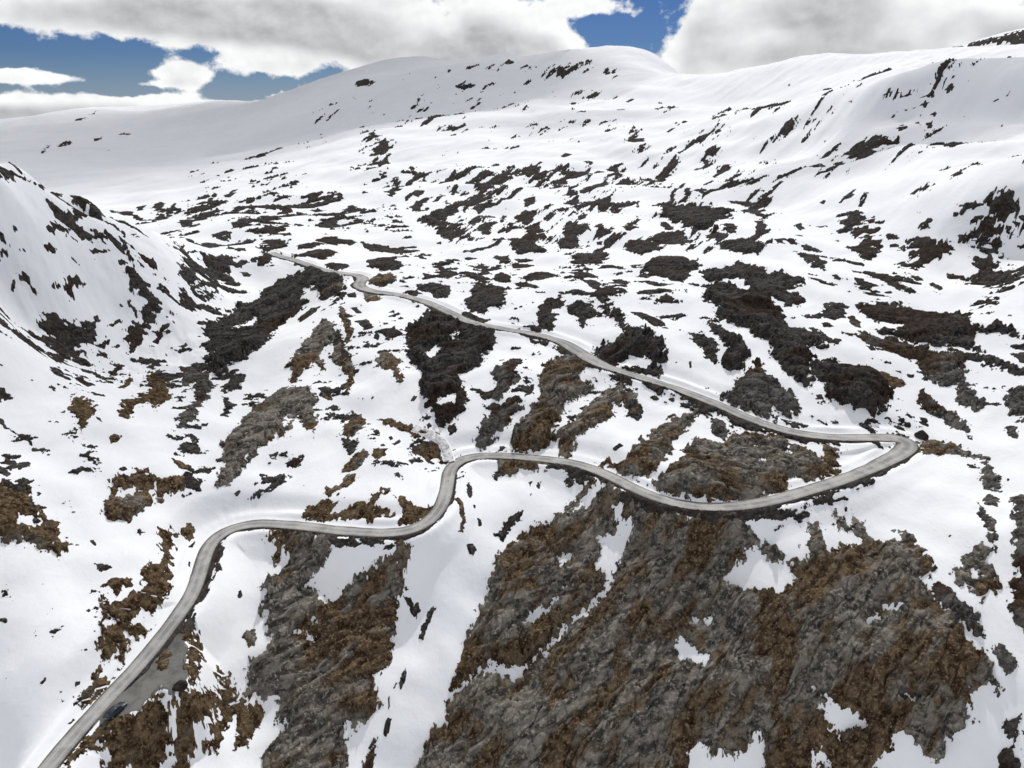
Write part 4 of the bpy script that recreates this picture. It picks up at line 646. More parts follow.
('rock_outcrop','rock outcrop','tiny flat dark rock to the upper right of the small smooth egg-shaped boulder','D',0.7,57,'141.8,281.0 148.7,277.9 151.0,273.8 146.3,275.8'),
('rock_outcrop','rock outcrop','dark lumpy rock on the right snow slope, left of a smaller twin','D',2,574,'193.5,292.7 202.3,300.1 205.0,307.8 209.6,309.0 206.1,297.4 205.7,284.1 199.9,277.3 198.5,281.6 186.6,264.7 186.9,277.5'),
('rock_outcrop','rock outcrop','tiny flat dark rock below the ragged dark outcrop','D',0.8,65,'188.5,302.0 195.4,298.7 193.2,294.8 187.3,298.4'),
('rock_outcrop','rock outcrop','small slanted dark rock right of the dark lumpy rock','D',0.8,106,'212.1,293.9 222.2,299.9 205.3,275.5 206.4,283.1'),
('rock_outcrop','rock outcrop','tiny flat dark rock right of the dark lumpy rock','D',0.8,47,'205.0,283.0 197.9,265.1 192.9,257.9 199.0,272.2'),
('rock_outcrop','rock outcrop','small compact dark rock left of the dumbbell-shaped pair of grey rocks','D',0.7,133,'141.4,183.7 143.5,181.5 141.4,177.2 139.3,176.8 140.1,180.1'),
('rock_outcrop','rock outcrop','dumbbell-shaped pair of grey rocks on the right snow, above the mottled cliff strip','G',1.5,127,'141.3,182.6 143.2,181.9 142.3,179.0 141.0,176.2 139.6,175.8 139.6,178.5'),
('rock_outcrop','rock outcrop','flat red-brown rock patch at the tip of the hairpin','M',1.2,733,'117.6,183.2 120.9,185.5 126.4,181.9 127.5,178.3 128.1,175.0 129.3,171.4 130.5,169.8 129.6,169.0 126.3,174.3 123.4,176.3 120.2,176.2 114.9,177.1'),
('rock_outcrop','rock outcrop','upright hooded rock on the snow slope right of the hairpin','G',1.5,481,'125.2,166.8 127.5,168.7 129.1,170.7 129.8,170.2 128.0,166.3 128.1,161.3 125.1,156.3 123.2,158.7 122.8,161.5'),
('rock_outcrop','rock outcrop','short grey rock below the hooded one','G',1,145,'119.0,154.9 122.1,156.9 123.1,154.5 120.1,150.8 118.3,152.2'),
('rock_outcrop','rock outcrop','long grey splinter of rock beneath the short grey rock on the right','G',1.2,361,'118.0,154.3 117.5,150.8 116.8,146.8 113.9,139.6 112.3,138.1 112.2,140.9 113.7,145.2 116.1,150.7'),
('rock_outcrop','rock outcrop','heavy dark outcrop at the left end of the snow terrace, top of the stepped ridge','D',2,2038,'83.6,306.1 92.8,310.1 102.9,316.8 110.6,304.1 110.5,298.7 116.4,297.5 122.8,288.6 121.5,283.7 117.6,284.5 107.4,276.8 115.5,278.2 115.2,269.1 107.1,263.0 102.2,270.5 97.1,282.6 100.1,295.2 91.5,296.1 85.6,291.6 81.0,295.5'),
('rock_outcrop','rock outcrop','dark outcrop at the top left of the stepped ridge, near the speckled terrace','D',1.5,770,'59.0,321.4 69.8,324.6 81.1,320.7 86.8,330.2 85.5,314.1 73.5,308.8 75.7,296.9 71.3,291.4 65.6,302.3 60.3,308.7'),
('rock_outcrop','rock outcrop','small flat dark rock to the lower left of the flat outcrop in the snow terrace','D',1,117,'52.9,280.7 61.1,287.4 65.9,280.6 60.8,277.7 53.2,277.6'),
('rock_outcrop','rock outcrop','dark hump of rock on the right snowfield beside a line of small stones','D',1.5,419,'162.2,337.6 175.1,352.9 178.1,354.2 182.1,347.6 179.6,340.6 168.4,327.5 162.2,319.1 161.2,327.0'),
('rock_outcrop','rock outcrop','ragged dark outcrop on the right snowfield with a long left tail','D',1.2,633,'175.9,315.6 178.1,314.3 185.2,315.3 185.0,319.7 183.2,321.7 190.8,327.4 198.1,327.1 202.5,322.3 196.4,317.3 192.6,315.0 188.4,315.2 182.8,310.2 177.2,308.0 173.3,309.1'),
('rock_outcrop','rock outcrop','mid-sized slanted dark rock right of the heavy outcrop topping the stepped ridge','D',1,329,'131.3,331.6 135.9,334.6 142.9,327.9 141.4,319.6 141.2,310.9 135.6,301.0 134.1,305.4 132.5,309.8 133.0,320.4'),
('rock_outcrop','rock outcrop','small flat dark rock left of the dark hump of rock','D',0.8,114,'136.6,343.6 141.9,341.4 148.1,332.5 145.7,330.6 139.7,335.2'),
('rock_outcrop','rock outcrop','tiny flat dark rock below the dark hump of rock','D',0.8,81,'146.4,326.4 151.6,320.8 157.2,311.8 156.0,308.4 150.8,313.6'),
('rock_outcrop','rock outcrop','tiny flat dark rock above the thick dark stepped ridge','D',0.7,73,'124.7,293.8 129.1,292.5 134.1,286.4 132.6,284.0 127.2,287.6'),
('rock_outcrop','rock outcrop','small flat dark rock above the wide dark ledge of rock','D',0.7,104,'143.9,293.9 148.2,292.7 150.9,284.9 146.8,284.6 143.4,288.8'),
('rock_outcrop','rock outcrop','small slanted dark rock below the ragged dark outcrop','D',1,209,'157.4,301.4 159.0,295.8 158.5,283.9 162.9,276.3 161.0,274.3 157.7,277.9 155.0,285.0 154.4,293.6'),
('rock_outcrop','rock outcrop','tiny flat dark rock right of the dark arched outcrop','D',0.7,61,'141.8,282.4 148.3,278.8 150.9,273.6 147.0,275.9'),
('rock_outcrop','rock outcrop','tiny slanted dark rock left of the dark lumpy rock','D',0.7,44,'191.8,299.4 195.4,299.3 193.6,293.3 190.4,294.1'),
('rock_outcrop','rock outcrop','tiny flat dark rock below the flat rock right of the dark hump','D',0.8,73,'207.6,322.0 215.5,318.5 215.3,316.7 209.5,319.1'),
('rock_outcrop','rock outcrop','brown stones scattered on the snow left of the long grey crag','M',1,271,'117.2,216.7 121.7,217.5 126.9,215.9 128.1,212.6 126.5,209.6 123.6,210.3 122.7,212.0 119.9,212.5 118.9,214.9'),
('rock_outcrop','rock outcrop','small slanted dark rock right of the thick dark stepped ridge','D',0.8,195,'108.2,245.7 110.8,244.2 111.7,236.4 111.7,230.9 109.7,232.4 106.6,235.4 106.9,240.9'),
('rock_outcrop','rock outcrop','small flat dark rock above the dark round-topped outcrop','D',0.8,228,'19.6,291.5 26.4,291.2 35.1,283.8 38.2,275.3 37.0,273.7 32.7,280.4 25.0,286.8 20.9,287.0'),
('rock_outcrop','rock outcrop','small flat dark rock above the long curved dark ridge','D',0.8,144,'29.8,305.7 36.3,305.2 38.8,297.7 36.9,291.2 41.1,282.9 38.9,281.5 33.8,291.7'),
('rock_outcrop','rock outcrop','small flat dark rock to the upper right of the dark twin-lobed outcrop','D',0.8,99,'25.4,321.4 34.7,322.3 40.2,314.5 35.9,311.6 28.6,317.4'),
('rock_outcrop','rock outcrop','small flat dark rock above the dark twin-lobed outcrop','D',0.8,219,'3.4,315.7 9.3,322.5 17.3,321.8 22.3,317.4 13.4,309.8 6.7,311.4'),
('rock_outcrop','rock outcrop','small flat dark rock right of the low outcrop above the upper road','D',0.8,108,'0.0,311.6 6.7,311.4 12.5,298.8 9.7,298.1 3.3,305.4'),
('rock_outcrop','rock outcrop','tiny flat dark rock to the upper right of the low outcrop above the upper road','D',0.8,84,'0.0,346.3 6.2,346.7 12.3,342.3 7.2,336.2 0.0,336.3'),
('rock_outcrop','rock outcrop','small dark rock on the snow flat above the middle of the upper road','D',1,317,'26.5,345.2 34.0,368.1 40.1,363.4 43.2,368.6 49.9,359.8 47.4,350.0 38.9,340.2 33.3,345.2','rocks on the central snow flat'),
('rock_outcrop','rock outcrop','tiny flat dark rock left of the slab pointing right by the terrace','D',0.7,66,'39.9,338.0 48.5,339.0 51.6,327.0 53.5,320.5 49.0,325.1'),
('rock_outcrop','rock outcrop','tiny flat dark rock left of the dark outcrop left of the ridge top','D',0.7,75,'44.8,310.4 49.2,310.3 51.8,301.7 49.3,296.3 44.5,300.6'),
('rock_outcrop','rock outcrop','tiny flat dark rock below the slab pointing right by the terrace','D',0.7,65,'55.3,313.5 59.9,314.2 62.2,308.6 59.1,303.5 55.7,309.4'),
('rock_outcrop','rock outcrop','small flat dark rock left of the flat outcrop in the snow terrace','D',0.7,96,'53.6,303.1 60.6,299.7 67.0,289.5 71.8,287.8 63.0,290.3 56.1,298.4'),
('rock_outcrop','rock outcrop','small flat dark rock below the dark outcrop left of the ridge top','D',1,127,'50.0,281.2 58.3,287.2 65.3,281.4 65.2,278.1 58.7,278.5 50.6,278.6'),
('rock_outcrop','rock outcrop','flat dark outcrop standing in the snow terrace below the speckled slope','D',1,228,'66.7,308.8 73.8,311.4 79.6,309.8 77.0,298.7 72.5,290.9 68.0,294.3'),
('rock_outcrop','rock outcrop','dark slab outcrop left of the terrace end, pointing right','D',1.8,628,'58.5,319.7 69.2,340.7 77.8,341.3 81.7,331.8 84.1,317.5 84.2,310.9 80.1,309.7 74.2,313.2 67.6,313.6 63.5,315.7'),
('rock_outcrop','rock outcrop','mid-sized slanted dark rock above the dark outcrop left of the ridge top','D',1.5,367,'59.5,372.5 63.6,381.9 73.2,391.2 78.7,383.5 76.6,359.9 70.3,353.2 64.1,346.0 61.3,351.7'),
('rock_outcrop','rock outcrop','small dark rock on the snow flat above the middle of the upper road','D',0.8,275,'-1.5,413.6 10.1,408.4 13.9,391.1 17.5,379.0 7.9,369.6 -1.3,375.8','rocks on the central snow flat'),
('rock_outcrop','rock outcrop','small dark rock on the snow flat above the middle of the upper road','D',0.8,200,'24.6,397.7 28.6,405.4 37.6,402.0 38.7,390.3 26.8,377.2','rocks on the central snow flat'),
('rock_outcrop','rock outcrop','tiny flat dark rock above the dark twin-lobed outcrop','D',0.7,57,'0.0,358.1 7.6,356.0 10.6,348.5 3.7,349.6'),
('rock_outcrop','rock outcrop','small slanted dark rock to the upper right of the boot-shaped grey boulder','D',1,105,'-0.9,231.7 3.1,233.9 3.9,229.5 1.7,223.1 -0.8,222.6'),
('rock_outcrop','rock outcrop','small compact grey rock right of the boot-shaped grey boulder','G',1,112,'-0.8,219.8 2.5,218.7 3.3,216.2 0.8,213.5 -0.8,213.4'),
('rock_outcrop','rock outcrop','small flat dark rock to the upper right of the long curved dark ridge','D',0.5,174,'45.4,262.9 49.3,263.0 56.1,257.9 57.2,249.3 55.2,248.3 52.2,252.2 48.2,256.8'),
('rock_outcrop','rock outcrop','small dark chunks right of the largest diagonal slab, under the upper road','D',1.2,444,'33.4,216.2 36.2,215.6 37.4,211.9 36.5,208.5 39.9,206.6 41.3,200.5 38.4,196.9 35.5,198.0 35.7,205.5 34.4,210.8'),
('rock_outcrop','rock outcrop','small slanted dark rock right of the bar left of the far bend','D',0.8,185,'-126.1,345.4 -125.7,359.1 -117.9,348.2 -116.6,337.6 -123.6,336.8'),
('rock_outcrop','rock outcrop','dark rock bar above the far left end of the upper road','D',1,270,'-113.6,356.8 -105.3,359.4 -96.9,371.7 -90.8,367.8 -90.9,352.3 -93.8,348.8 -103.1,350.8 -108.8,348.8'),
('rock_outcrop','rock outcrop','low dark rock on the snow beside the far bend of the upper road','D',1,134,'-91.2,338.2 -87.4,342.6 -77.8,332.2 -79.2,327.2 -86.5,328.3'),
('rock_outcrop','rock outcrop','dark mound on the snow uphill of the far road bend','D',1.2,367,'-72.3,340.5 -66.1,353.7 -57.5,347.6 -52.6,334.7 -54.5,326.8 -60.7,329.0 -67.1,332.1'),
('rock_outcrop','rock outcrop','brown-red rock at the outer corner of the far road bend','M',1,223,'-65.4,309.9 -61.6,320.7 -56.7,325.9 -52.0,314.4 -53.9,308.5 -57.0,307.1 -58.6,302.9 -62.1,304.5'),
('rock_outcrop','rock outcrop','reddish bank right below the far road bend','M',1,128,'-63.8,293.3 -59.0,293.1 -53.6,286.2 -57.0,281.6 -59.2,277.7'),
('rock_outcrop','rock outcrop','mid-sized flat dark rock above the mound uphill of the far bend','D',0.7,273,'-86.4,404.2 -78.5,408.0 -59.9,398.2 -41.8,361.6 -54.9,382.3 -70.0,375.7'),
('rock_outcrop','rock outcrop','tiny slanted dark rock right of the mound uphill of the far bend','D',0.6,52,'-42.0,321.0 -36.9,316.8 -34.1,310.9 -38.6,311.1'),
('rock_outcrop','rock outcrop','small slanted dark rock left of the low outcrop above the upper road','D',0.7,148,'-34.5,326.3 -28.9,329.9 -24.3,322.6 -28.6,311.7 -32.6,312.7'),
('rock_outcrop','rock outcrop','small slanted dark rock above the dark shoulder under the upper road','D',0.6,100,'-21.0,337.5 -16.9,351.7 -12.3,346.8 -10.9,322.0 -14.2,318.9 -14.6,341.1'),
('rock_outcrop','rock outcrop','mid-sized slanted dark rock above the big dark knoll with snow pockets','D',1,334,'-42.3,304.4 -35.9,306.5 -27.0,305.5 -26.6,294.0 -30.1,291.4 -31.9,287.4 -35.9,295.9 -40.5,298.7'),
('rock_outcrop','rock outcrop','tiny flat dark rock above the big dark knoll with snow pockets','D',0.6,51,'-45.8,297.7 -41.6,298.7 -38.5,294.8 -40.8,291.7'),
('rock_outcrop','rock outcrop','block of dark rock with a flat top, on the snow right of the far road','D',1.5,906,'-20.1,283.3 -17.8,299.4 -13.8,307.9 -7.1,305.7 -2.6,295.4 -2.5,284.2 -4.0,276.6 -8.5,277.8 -11.3,270.0 -16.6,275.5'),
('rock_outcrop','rock outcrop','small slanted dark rock left of the dark twin-lobed outcrop','D',0.7,142,'-9.5,314.5 -5.2,330.1 -0.5,321.6 -0.5,311.6 -6.1,310.5'),
('rock_outcrop','rock outcrop','small flat dark rock right of the red-brown rock at the far bend','D',0.7,101,'-27.5,370.0 -21.9,375.5 -14.1,382.2 -3.4,399.0 -8.7,384.5 -19.0,370.8 -25.4,367.5'),
('rock_outcrop','rock outcrop','small slanted dark rock to the upper left of the dark twin-lobed outcrop','D',0.7,123,'-9.6,364.7 -0.5,365.1 -0.5,347.9 -6.7,349.3'),
('rock_outcrop','rock outcrop','tiny slanted dark rock right of the thin brown rib below the far bend','D',0.8,42,'-65.0,273.5 -62.6,274.1 -59.1,268.6 -61.5,268.1'),
('rock_outcrop','rock outcrop','small compact reddish brown rock left of the slender rock ridge with a forked tip','M',1,112,'-62.3,210.8 -60.6,215.9 -59.0,212.3 -59.5,209.0 -57.1,207.2 -57.6,205.9 -61.3,208.3'),
('rock_outcrop','rock outcrop','small dark rock on the face of the near left ridge','D',0.7,114,'-157.0,215.2 -155.6,217.1 -155.0,217.5 -155.7,215.2 -156.7,213.4','rocks on the near left ridge'),
('rock_outcrop','rock outcrop','tiny slanted dark rock below the dark rocky lip','D',0.7,49,'-152.1,228.8 -151.6,230.9 -150.8,232.9 -150.8,230.2 -151.6,228.7'),
('rock_outcrop','rock outcrop','tiny slanted dark rock to the upper left of the cracked dark outcrop cluster','D',0.7,48,'-149.5,237.3 -148.9,238.9 -147.2,240.7 -147.7,238.9 -149.0,236.8'),
('rock_outcrop','rock outcrop','small dark rock on the face of the near left ridge','D',0.7,44,'-143.0,252.2 -142.5,254.9 -140.8,256.3 -141.8,252.6','rocks on the near left ridge'),
('rock_outcrop','rock outcrop','small dark rock in the speckled basin left of the far road end','D',0.8,135,'-140.4,260.7 -140.5,265.5 -139.4,270.1 -136.9,268.8 -136.2,264.7 -138.0,264.6 -139.4,262.6','rocks in the speckled basin'),
('rock_outcrop','rock outcrop','small flat dark rock above the large cracked dark slab','D',0.7,93,'-175.2,395.3 -168.5,397.9 -157.5,390.9 -148.8,356.5 -148.7,336.4'),
('rock_outcrop','rock outcrop','tiny flat dark rock left of the bar left of the far bend','D',0.7,75,'-137.1,330.9 -134.2,336.0 -129.5,337.3 -130.3,334.2 -134.9,331.0'),
('rock_outcrop','rock outcrop','tiny slanted dark rock below the bar left of the far bend','D',0.7,48,'-129.2,330.4 -126.4,332.4 -122.9,329.1 -126.5,327.1'),
('rock_outcrop','rock outcrop','tiny flat dark rock above the large cracked dark slab','D',0.6,51,'-137.9,301.6 -142.8,322.8 -139.3,327.8 -137.6,325.8 -141.8,322.6'),
('rock_outcrop','rock outcrop','tiny flat dark rock above the bar left of the far bend','D',1,44,'-139.5,351.6 -137.7,363.6 -134.1,356.7 -135.2,346.5'),
('rock_outcrop','rock outcrop','tiny compact dark rock right of the bar left of the far bend','D',1,45,'-128.2,341.0 -126.4,348.5 -123.5,339.3 -126.3,338.6'),
('crag','crag','black cliff band on the upper rim of the big shaded snow bowl at right','D',2,266,'323.0,669.8 329.5,664.0 337.0,658.3 345.1,653.8 343.0,647.3 336.1,648.7 330.3,654.4 328.2,659.8'),
('rock_outcrop','rock outcrop','small dark rock in the shaded snow bowl at upper right','D',1.2,65,'361.5,637.7 366.3,638.8 367.9,633.8 364.2,630.7 360.4,632.5','rocks in the shaded snow bowl'),
('rock_outcrop','rock outcrop','small dark rock in the shaded snow bowl at upper right','D',1,48,'345.6,643.8 350.7,642.7 355.4,640.5 352.8,635.9 349.6,639.6','rocks in the shaded snow bowl'),
('rock_outcrop','rock outcrop','small dark rock in the shaded snow bowl at upper right','D',1,42,'341.2,641.2 347.3,638.0 349.0,632.7 344.4,634.6','rocks in the shaded snow bowl'),
('rock_outcrop','rock outcrop','small dark rock in the shaded snow bowl at upper right','D',0.8,47,'321.4,643.7 328.1,646.7 333.6,646.5 329.0,643.5 322.4,641.0','rocks in the shaded snow bowl'),
('rock_outcrop','rock outcrop','small dark rock in the shaded snow bowl at upper right','D',0.8,52,'332.4,645.4 337.1,645.8 340.1,640.6 333.7,640.6','rocks in the shaded snow bowl'),
('rock_outcrop','rock outcrop','small dark rock in the shaded snow bowl at upper right','D',1,69,'308.9,607.5 326.5,627.3 318.9,604.1 314.9,595.4 308.5,598.1','rocks in the shaded snow bowl'),
('rock_outcrop','rock outcrop','dark broken rock rib below the big shaded snow bowl','D',1.5,589,'265.6,593.4 284.3,619.3 291.8,610.4 297.6,611.1 295.9,598.7 302.2,592.2 305.6,587.9 297.9,573.9 289.5,575.7 277.5,569.6 253.5,526.2 257.9,550.7 258.6,572.4'),
('rock_outcrop','rock outcrop','small dark rock on the snow between the rock bank and the right snowfield','D',0.6,59,'193.0,428.1 199.8,428.0 199.9,420.2 194.3,417.8','rocks right of the rock bank'),
('rock_outcrop','rock outcrop','dark outcrop on the snow at the right edge of the far slope','D',1.8,542,'220.8,335.3 224.9,335.7 228.6,333.1 227.4,330.1 225.2,329.2 228.7,325.3 230.9,323.0 230.5,321.6 224.7,324.6 220.8,327.5 221.0,330.8'),
('rock_outcrop','rock outcrop','flat dark rock right of the hump on the right snowfield, below the far slope','D',1,746,'201.0,326.2 208.8,327.8 213.7,324.5 221.4,323.3 225.5,320.7 224.4,318.6 219.9,319.3 215.5,318.5 210.4,318.7 204.5,322.1'),
('rock_outcrop','rock outcrop','small flat dark rock above the flat rock right of the dark hump','D',0.7,105,'207.2,331.6 211.8,330.4 216.4,329.0 216.5,326.6 211.9,327.9'),
('rock_outcrop','rock outcrop','tiny slanted dark rock right of the flat rock right of the dark hump','D',0.8,86,'225.5,322.6 230.3,320.8 229.9,319.0 226.4,320.2'),
('rock_outcrop','rock outcrop','mid-sized slanted dark rock to the upper right of the ragged dark outcrop','D',0.9,372,'188.4,324.7 194.7,331.5 199.0,326.6 202.8,322.9 200.0,319.1 191.5,319.6 187.8,321.0'),
('rock_outcrop','rock outcrop','small flat dark rock to the upper left of the ragged dark outcrop','D',0.8,93,'186.0,379.0 191.1,376.5 191.9,367.3 189.8,365.1 186.5,374.1'),
('rock_outcrop','rock outcrop','tiny slanted dark rock above the dark hump of rock','D',0.8,84,'178.5,391.6 182.8,389.5 181.0,377.3 176.9,381.0'),
('rock_outcrop','rock outcrop','small slanted dark rock above the dark hump of rock','D',0.7,203,'178.2,371.9 185.4,371.5 187.0,361.3 184.3,357.7 178.7,361.2 173.7,357.9'),
('rock_outcrop','rock outcrop','tiny slanted dark rock right of the dark hump of rock','D',0.7,61,'184.6,350.8 188.2,348.7 187.0,342.2 182.9,344.3'),
('rock_outcrop','rock outcrop','small dark rock on the snow between the rock bank and the right snowfield','D',0.7,55,'154.8,392.8 162.7,402.9 161.0,389.2 154.7,381.5','rocks right of the rock bank'),
('rock_outcrop','rock outcrop','heavy dark rock bank with a flat snowy top in the middle right','D',2.5,1226,'95.3,464.1 102.6,492.8 112.4,506.8 129.5,505.3 125.7,496.0 129.1,488.4 130.1,456.1 135.2,449.1 126.6,421.5 118.5,418.5 112.0,399.1 108.1,379.4 101.5,390.2 101.5,413.3 98.4,425.5 94.6,451.8'),
('rock_outcrop','rock outcrop','thin ragged dark crest rising left of the heavy dark rock bank','D',1,118,'108.7,505.8 115.6,532.0 132.8,585.2 146.7,615.7 138.3,583.5 121.8,535.6 119.2,522.4 113.4,511.6'),
('rock_outcrop','rock outcrop','tiny upright dark rock above the broad outcrop below the rock bank','D',0.8,44,'129.1,543.9 140.3,570.8 128.7,523.6 125.7,528.0'),
('rock_outcrop','rock outcrop','tiny slanted dark rock right of the thin ragged dark crest','D',0.8,53,'134.2,538.0 147.4,564.3 147.9,545.2 137.7,525.4'),
('rock_outcrop','rock outcrop','small dark rock on the snow between the rock bank and the right snowfield','D',0.8,58,'175.9,643.4 193.3,675.5 202.8,677.9 187.1,645.5 174.5,629.4','rocks right of the rock bank'),
('rock_outcrop','rock outcrop','tiny slanted dark rock to the upper right of the thin ragged dark crest','D',0.7,89,'171.6,699.6 183.6,711.1 187.7,729.1 194.9,718.9 186.5,703.4 174.3,691.1'),
('rock_outcrop','rock outcrop','small flat dark rock above the broad outcrop below the rock bank','D',0.9,145,'147.0,499.9 157.4,493.8 170.3,486.9 169.2,483.0 156.8,469.7 157.8,483.2'),
('rock_outcrop','rock outcrop','small slanted dark rock above the heavy outcrop topping the stepped ridge','D',1,142,'148.0,467.8 162.4,487.7 160.2,460.3 151.4,429.8 144.9,432.9'),
('rock_outcrop','rock outcrop','small upright dark rock right of the slab pointing right by the terrace','D',1,123,'143.2,420.0 148.3,420.2 134.6,377.9 125.6,356.5 124.5,362.8'),
('rock_outcrop','rock outcrop','small compact dark rock to the upper right of the slab pointing right by the terrace','D',1,120,'119.5,401.3 124.8,400.5 115.9,365.5 112.0,369.6 113.1,378.7'),
('rock_outcrop','rock outcrop','small flat dark rock left of the broad outcrop below the rock bank','D',0.9,121,'101.3,380.5 109.5,374.9 113.0,368.6 107.7,358.4 104.2,368.7'),
('rock_outcrop','rock outcrop','tiny slanted dark rock below the thin ragged dark crest','D',0.9,70,'91.1,441.7 94.4,427.8 94.9,412.5 89.7,411.8 88.3,423.2'),
('rock_outcrop','rock outcrop','mid-sized flat dark rock above the slab pointing right by the terrace','D',1.2,466,'77.2,398.2 87.0,405.5 95.0,391.0 95.8,376.3 88.1,365.6 80.4,378.7 71.4,388.9'),
('rock_outcrop','rock outcrop','mid-sized slanted dark rock to the upper left of the flat outcrop in the snow terrace','D',1.2,296,'61.6,382.5 71.8,391.1 77.9,379.3 69.8,350.5 60.5,354.4'),
('rock_outcrop','rock outcrop','broad dark outcrop right below the heavy dark rock bank','D',1.5,560,'101.0,351.7 111.5,358.6 117.7,358.8 120.6,346.5 120.3,335.7 117.6,328.8 105.7,330.0'),
('rock_outcrop','rock outcrop','small slanted dark rock above the slab pointing right by the terrace','D',0.8,116,'62.5,414.3 71.9,437.3 79.6,446.9 74.6,434.6 74.1,413.7 65.1,402.2'),
('rock_outcrop','rock outcrop','small dark rock on the snow flat above the middle of the upper road','D',0.9,191,'49.6,422.0 54.4,431.1 53.9,409.5 60.4,420.0 57.8,400.9 47.5,395.0','rocks on the central snow flat'),
('rock_outcrop','rock outcrop','small dark rock on the snow flat above the middle of the upper road','D',1,574,'28.2,421.2 33.8,449.4 40.9,449.3 46.0,437.8 44.7,410.0 40.1,406.6 37.4,391.4 37.5,377.6 26.8,377.2 25.0,392.0 30.6,403.0','rocks on the central snow flat'),
('rock_outcrop','rock outcrop','small dark rock on the snow flat above the middle of the upper road','D',1,450,'0.0,388.4 5.9,417.1 12.6,448.9 15.8,450.8 20.9,441.8 16.0,412.9 8.5,399.3 4.0,375.5 18.6,375.1 17.9,359.4 0.0,367.1','rocks on the central snow flat'),
('rock_outcrop','rock outcrop','small slanted dark rock right of the long dark rock band with snow gaps','D',0.9,226,'0.0,486.5 6.9,498.9 16.3,492.8 14.7,467.6 9.6,457.6 4.9,465.0'),
('rock_outcrop','rock outcrop','small dark rock on the diagonally streaked slope in the upper centre','D',0.8,74,'8.3,534.2 17.9,545.0 16.4,524.8 10.5,505.1','rocks in the upper centre'),
('rock_outcrop','rock outcrop','small dark rock on the diagonally streaked slope in the upper centre','D',0.9,104,'36.2,509.9 45.1,543.3 50.0,534.9 44.6,484.1 40.9,490.6','rocks in the upper centre'),
('rock_outcrop','rock outcrop','small dark rock on the diagonally streaked slope in the upper centre','D',0.9,107,'56.6,486.3 68.5,521.1 69.5,514.2 63.4,473.6 56.9,473.3','rocks in the upper centre'),
('rock_outcrop','rock outcrop','small dark rock on the diagonally streaked slope in the upper centre','D',0.8,144,'51.1,560.3 65.1,592.0 82.5,634.3 83.7,626.0 66.6,553.6 54.6,545.4','rocks in the upper centre'),
('rock_outcrop','rock outcrop','small dark rock on the diagonally streaked slope in the upper centre','D',0.8,62,'38.2,553.1 45.6,576.5 50.7,566.3 50.5,553.1 41.9,552.2','rocks in the upper centre'),
('rock_outcrop','rock outcrop','small dark rock on the diagonally streaked slope in the upper centre','D',0.9,97,'29.9,599.5 37.3,639.5 47.8,650.2 51.4,637.4 39.6,607.0','rocks in the upper centre'),
('rock_outcrop','rock outcrop','small dark rock on the diagonally streaked slope in the upper centre','D',0.8,124,'49.3,655.9 59.5,697.6 75.0,711.0 72.0,670.0 57.8,650.2','rocks in the upper centre'),
('rock_outcrop','rock outcrop','small dark rock on the diagonally streaked slope in the upper centre','D',0.7,88,'27.6,644.8 43.0,700.9 55.4,726.0 56.3,720.0 41.1,668.5 33.1,644.5','rocks in the upper centre'),
('rock_outcrop','rock outcrop','small dark rock on the diagonally streaked slope in the upper centre','D',0.8,128,'0.0,674.2 11.9,700.5 27.1,727.1 32.1,728.1 21.5,702.0 9.2,675.4 2.2,647.8','rocks in the upper centre'),
('rock_outcrop','rock outcrop','small dark rock on the diagonally streaked slope in the upper centre','D',0.7,54,'91.2,714.7 103.3,741.9 112.4,752.8 108.7,735.2 94.5,711.7','rocks in the upper centre'),
('rock_outcrop','rock outcrop','small dark rock on the diagonally streaked slope in the upper centre','D',0.6,46,'120.6,730.6 131.6,745.5 140.8,756.1 141.1,750.2 130.0,734.6','rocks in the upper centre'),
('rock_outcrop','rock outcrop','small dark rock on the diagonally streaked slope in the upper centre','D',0.5,73,'125.6,822.6 142.3,849.4 154.4,853.3 146.3,822.3 133.2,809.1','rocks in the upper centre'),
('rock_outcrop','rock outcrop','small dark rock high on the far mountain face, under the cloud shadow','D',0.9,127,'-367.8,1761.9 -367.9,1808.9 -345.7,1819.4 -305.9,1708.7 -310.8,1687.4 -344.0,1713.7','rocks on the far mountain face'),
('rock_outcrop','rock outcrop','small dark rock cap near the central skyline summits','D',0.9,45,'-22.3,1766.7 -11.1,1816.6 3.5,1791.5 3.4,1737.2 -13.4,1733.0','rocks near the central skyline'),
('rock_outcrop','rock outcrop','small slanted dark rock above the mound uphill of the far bend','D',1,101,'-104.4,589.7 -98.9,607.2 -96.0,629.7 -89.4,599.0 -94.2,582.7 -92.9,567.2 -97.7,573.2'),
('rock_outcrop','rock outcrop','tiny slanted dark rock left of the long dark rock band with snow gaps','D',1,52,'-80.6,578.4 -78.6,594.4 -72.2,592.5 -73.0,572.5'),
('rock_outcrop','rock outcrop','small compact dark rock left of the long dark rock band with snow gaps','D',1.2,127,'-70.7,510.2 -72.8,563.0 -66.1,573.0 -63.7,550.9 -63.1,498.9 -65.8,486.1'),
('rock_outcrop','rock outcrop','tiny dark rock to the upper left of the long dark rock band with snow gaps','D',0.8,52,'-60.6,539.6 -56.9,581.2 -52.3,574.6 -54.3,543.1'),
('rock_outcrop','rock outcrop','long dark rock band with snow gaps in the speckled centre of the far slope','D',2.5,726,'-62.6,466.4 -54.2,480.0 -49.8,504.2 -42.2,545.2 -32.7,543.1 -24.9,584.0 -15.1,592.9 -16.4,567.8 -25.0,539.6 -28.1,525.7 -38.0,510.9 -38.9,498.2 -43.4,470.3 -38.4,448.5 -46.0,446.0 -50.1,440.7 -56.7,457.5'),
('rock_outcrop','rock outcrop','tiny slanted dark rock right of the long dark rock band with snow gaps','D',1.2,72,'-38.0,510.9 -36.0,535.4 -29.4,552.8 -24.6,574.8 -26.7,536.1'),
